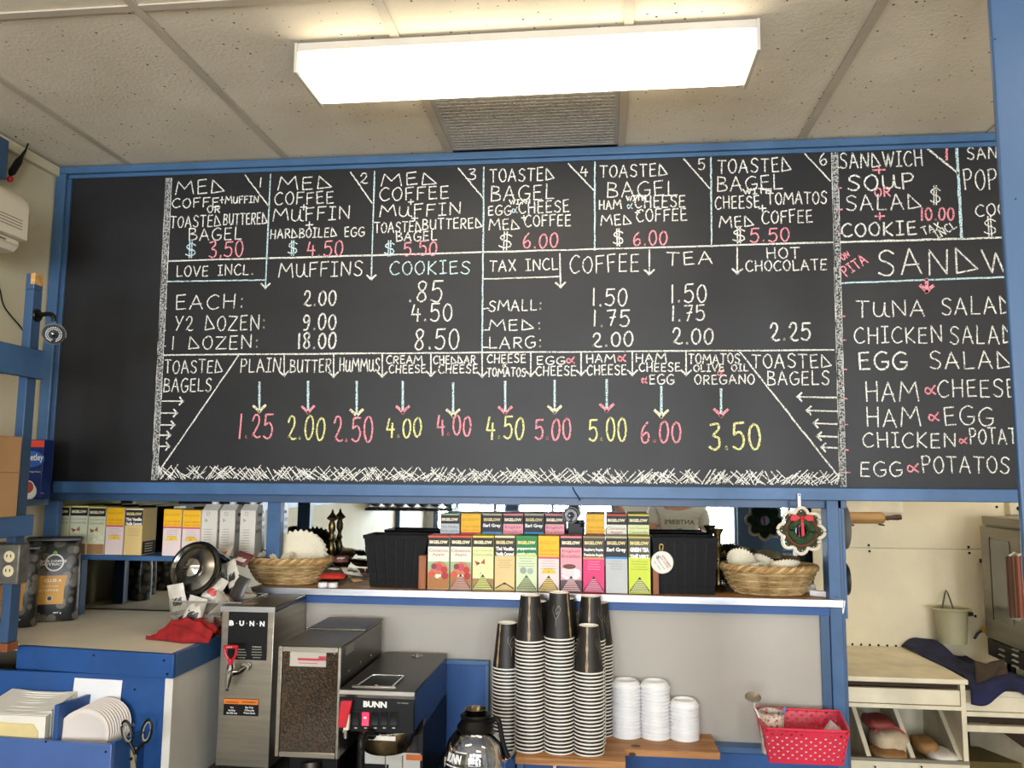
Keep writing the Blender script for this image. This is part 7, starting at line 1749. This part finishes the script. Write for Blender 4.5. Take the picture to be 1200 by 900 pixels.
# customer counter between
cc_ = thing('service_counter', 'low dark counter in the shop reflected under the windows', 'counter', (0, -1.9, 0))
obj('counter_top', MB().box(-1.2, .35, -1.75, -1.2, 1.0, 1.03), dark_pl, cc_, bevel=.004)
obj('counter_front', MB().box(-1.18, .33, -1.72, -1.23, 0, .999), blue_g, cc_)

# ================================================================ THE PHOTOGRAPHER
skin = mat('skin', 'c08f76', .5, var=.06, scale=20)
def skinned(name, verts, edges, radii, root, m, parent, label=None, sub=2):
    me = bpy.data.meshes.new(name); me.from_pydata([tuple(v) for v in verts], edges, []); me.materials.append(m)
    o = bpy.data.objects.new(name, me); COL.objects.link(o)
    if parent is not None:
        o.parent = parent; off = WL[parent.name]; 
        for v in me.vertices: v.co = v.co - off
    o.modifiers.new('skin', 'SKIN'); sv = me.skin_vertices[0].data
    for i, r_ in enumerate(radii):
        sv[i].radius = r_ if isinstance(r_, tuple) else (r_, r_); sv[i].use_root = (i == root)
    if sub: s_ = o.modifiers.new('sub', 'SUBSURF'); s_.levels = sub; s_.render_levels = sub
    me.polygons.foreach_set('use_smooth', [True] * len(me.polygons))
    if label: o['label'] = label
    return o
tX, tY_ = .57, -.34
pe = thing('person', 'person in a white printed t-shirt holding up a phone, seen only in the mirror', 'person', (tX, tY_, 0))
V = []; Eg = []; Rr = []
def node(p, r_, parent=None):
    V.append(Vector(p)); Rr.append(r_)
    if parent is not None: Eg.append((parent, len(V) - 1))
    return len(V) - 1
pel = node((tX, tY_, .95), (.15, .11)); wa = node((tX, tY_, 1.1), (.135, .10), pel); ch = node((tX, tY_, 1.28), (.155, .11), wa); nk0 = node((tX, tY_ - .01, 1.44), (.10, .075), ch)
nk = node((tX, tY_, 1.52), .055, nk0); hd0 = node((tX, tY_ + .015, 1.6), (.07, .08), nk); hd1 = node((tX, tY_ + .02, 1.68), (.075, .092), hd0); hd2 = node((tX, tY_ + .005, 1.75), (.05, .06), hd1)
def hand(w, dirv, upv, side, par):
    pm = node(Vector(w) + dirv * .04, (.028, .018), par); kn = node(Vector(w) + dirv * .085, (.036, .013), pm)
    lat = dirv.cross(upv).normalized()
    for i, (ln, off_) in enumerate(((.07, -.03), (.078, -.01), (.073, .01), (.058, .03))):
        b_ = Vector(w) + dirv * .095 + lat * off_; a1 = node(b_, .009, kn); a2 = node(b_ + dirv * ln * .5 + upv * .008, .0085, a1); node(b_ + dirv * ln * .8 + upv * .035, .0075, a2)
    t1 = node(Vector(w) + dirv * .04 - lat * side * .035, .011, pm); t2 = node(Vector(w) + dirv * .065 - lat * side * .055 + upv * .01, .010, t1); node(Vector(w) + dirv * .085 - lat * side * .05 + upv * .03, .008, t2)
for sg, el, wr_ in ((-1, (tX - .24, tY_ + .12, 1.13), (.1, -.2, 1.44)), (1, (tX + .24, tY_ - .02, 1.12), (tX + .25, tY_ + .1, .88))):
    s0_ = node((tX + sg * .165, tY_ - .005, 1.40), .056, nk0); e_ = node(el, .042, s0_); m_ = node(Vector(el).lerp(Vector(wr_), .5), .036, e_); w_i = node(wr_, .026, m_)
    dv = (Vector((.04, -.09, 1.62)) - Vector(wr_)).normalized() if sg < 0 else Vector((.0, .35, -1)).normalized()
    hand(wr_, dv, Vector((0, -.3, .6)).cross(dv).cross(dv).normalized() * -1, sg, w_i)
for sg in (-1, 1):
    h_ = node((tX + sg * .09, tY_, .86), .085, pel); k_ = node((tX + sg * .1, tY_ + .02, .48), .058, h_); a_ = node((tX + sg * .11, tY_ - .02, .09), .04, k_); node((tX + sg * .12, tY_ + .1, .045), .035, a_)
skinned('body', V, Eg, Rr, 0, skin, pe)
# shirt: torso and short sleeves
V = []; Eg = []; Rr = []
a_ = node((tX, tY_, .93), (.165, .125)); b_ = node((tX, tY_, 1.1), (.155, .118), a_); c_ = node((tX, tY_, 1.28), (.175, .127), b_); d_ = node((tX, tY_ - .01, 1.425), (.115, .085), c_)
for sg, el in ((-1, (tX - .24, tY_ + .12, 1.13)), (1, (tX + .24, tY_ - .02, 1.12))):
    s1_ = node((tX + sg * .165, tY_ - .005, 1.405), .068, d_); node(Vector((tX + sg * .165, tY_ - .005, 1.405)).lerp(Vector(el), .5), .062, s1_)
skinned('t_shirt', V, Eg, Rr, 0, mat('shirt_white', 'c6c4c0', .85, var=.05, bump=.1, bscale=12), pe)
V = []; Eg = []; Rr = []
a_ = node((tX, tY_, .98), (.16, .12)); b_ = node((tX, tY_, .9), (.16, .12), a_)
for sg in (-1, 1):
    h_ = node((tX + sg * .095, tY_, .84), .098, b_); k_ = node((tX + sg * .1, tY_ + .02, .48), .075, h_); node((tX + sg * .11, tY_ - .02, .1), .062, k_)
skinned('trousers', V, Eg, Rr, 1, mat('denim', '2b3448', .85, var=.15), pe)
V = []; Eg = []; Rr = []
a_ = node((tX, tY_ - .02, 1.62), (.07, .07)); b_ = node((tX, tY_ - .012, 1.72), (.083, .092), a_); node((tX, tY_ + .0, 1.775), (.055, .065), b_)
skinned('hair', V, Eg, Rr, 1, mat('hair_brown', '3b2a1e', .7, var=.3, scale=60), pe)
for sg in (-1, 1):
    obj('eye', MB().ball((tX + sg * .031, tY_ + .098, 1.655), .011, 10, 8), white_pl, pe); 
obj('nose', MB().tube([(tX, tY_ + .098, 1.655), (tX, tY_ + .118, 1.625), (tX, tY_ + .098, 1.61)], [.008, .013, .008], 8), skin, pe)
obj('mouth', MB().ball((tX, tY_ + .085, 1.582), (.024, .012, .006), 10, 6), mat('lips', 'a8615a', .5), pe)
sy_ = tY_ + .131
for i, (s, w_, h, z) in enumerate((('ANTIEBPS', .22, .034, 1.315), ('ESTABLISHED GOODS', .14, .008, 1.205))):
    txt(s, (tX, sy_ + .004, z), w_, h, flat('26262a'), pe, Vector((-1, 0, 0)), ZU, .01, 'printed_text')
obj('oval_print', disc(MB(), (tX, sy_ + .004, 1.255), .026, Vector((-1, 0, 0)), ZU * .5, 20, .016), flat('26262a'), pe, recalc=False)
obj('oval_dot', disc(MB(), (tX, sy_ + .0042, 1.255), .01, Vector((-1, 0, 0)), ZU * .5, 12), flat('26262a'), pe, recalc=False)
ph = thing('phone', 'black phone held up by the photographer in the mirror', 'phone', (.055, -.07, 1.60))
obj('phone_body', MB().box(-.02, .13, -.078, -.070, 1.605, 1.68), black_pl, ph, bevel=.003)
obj('phone_screen', MB().box(-.015, .125, -.0792, -.0785, 1.61, 1.675), mat('screen_dark', '20242c', .1), ph)
obj('phone_lens', MB().lathe([(.0001, 0), (.008, 0), (.008, .002), (.0001, .002)], (0, -.0695, 1.65), 16, Matrix.Rotation(-PI / 2, 3, 'X')), mat('lens', '101418', .1), ph)
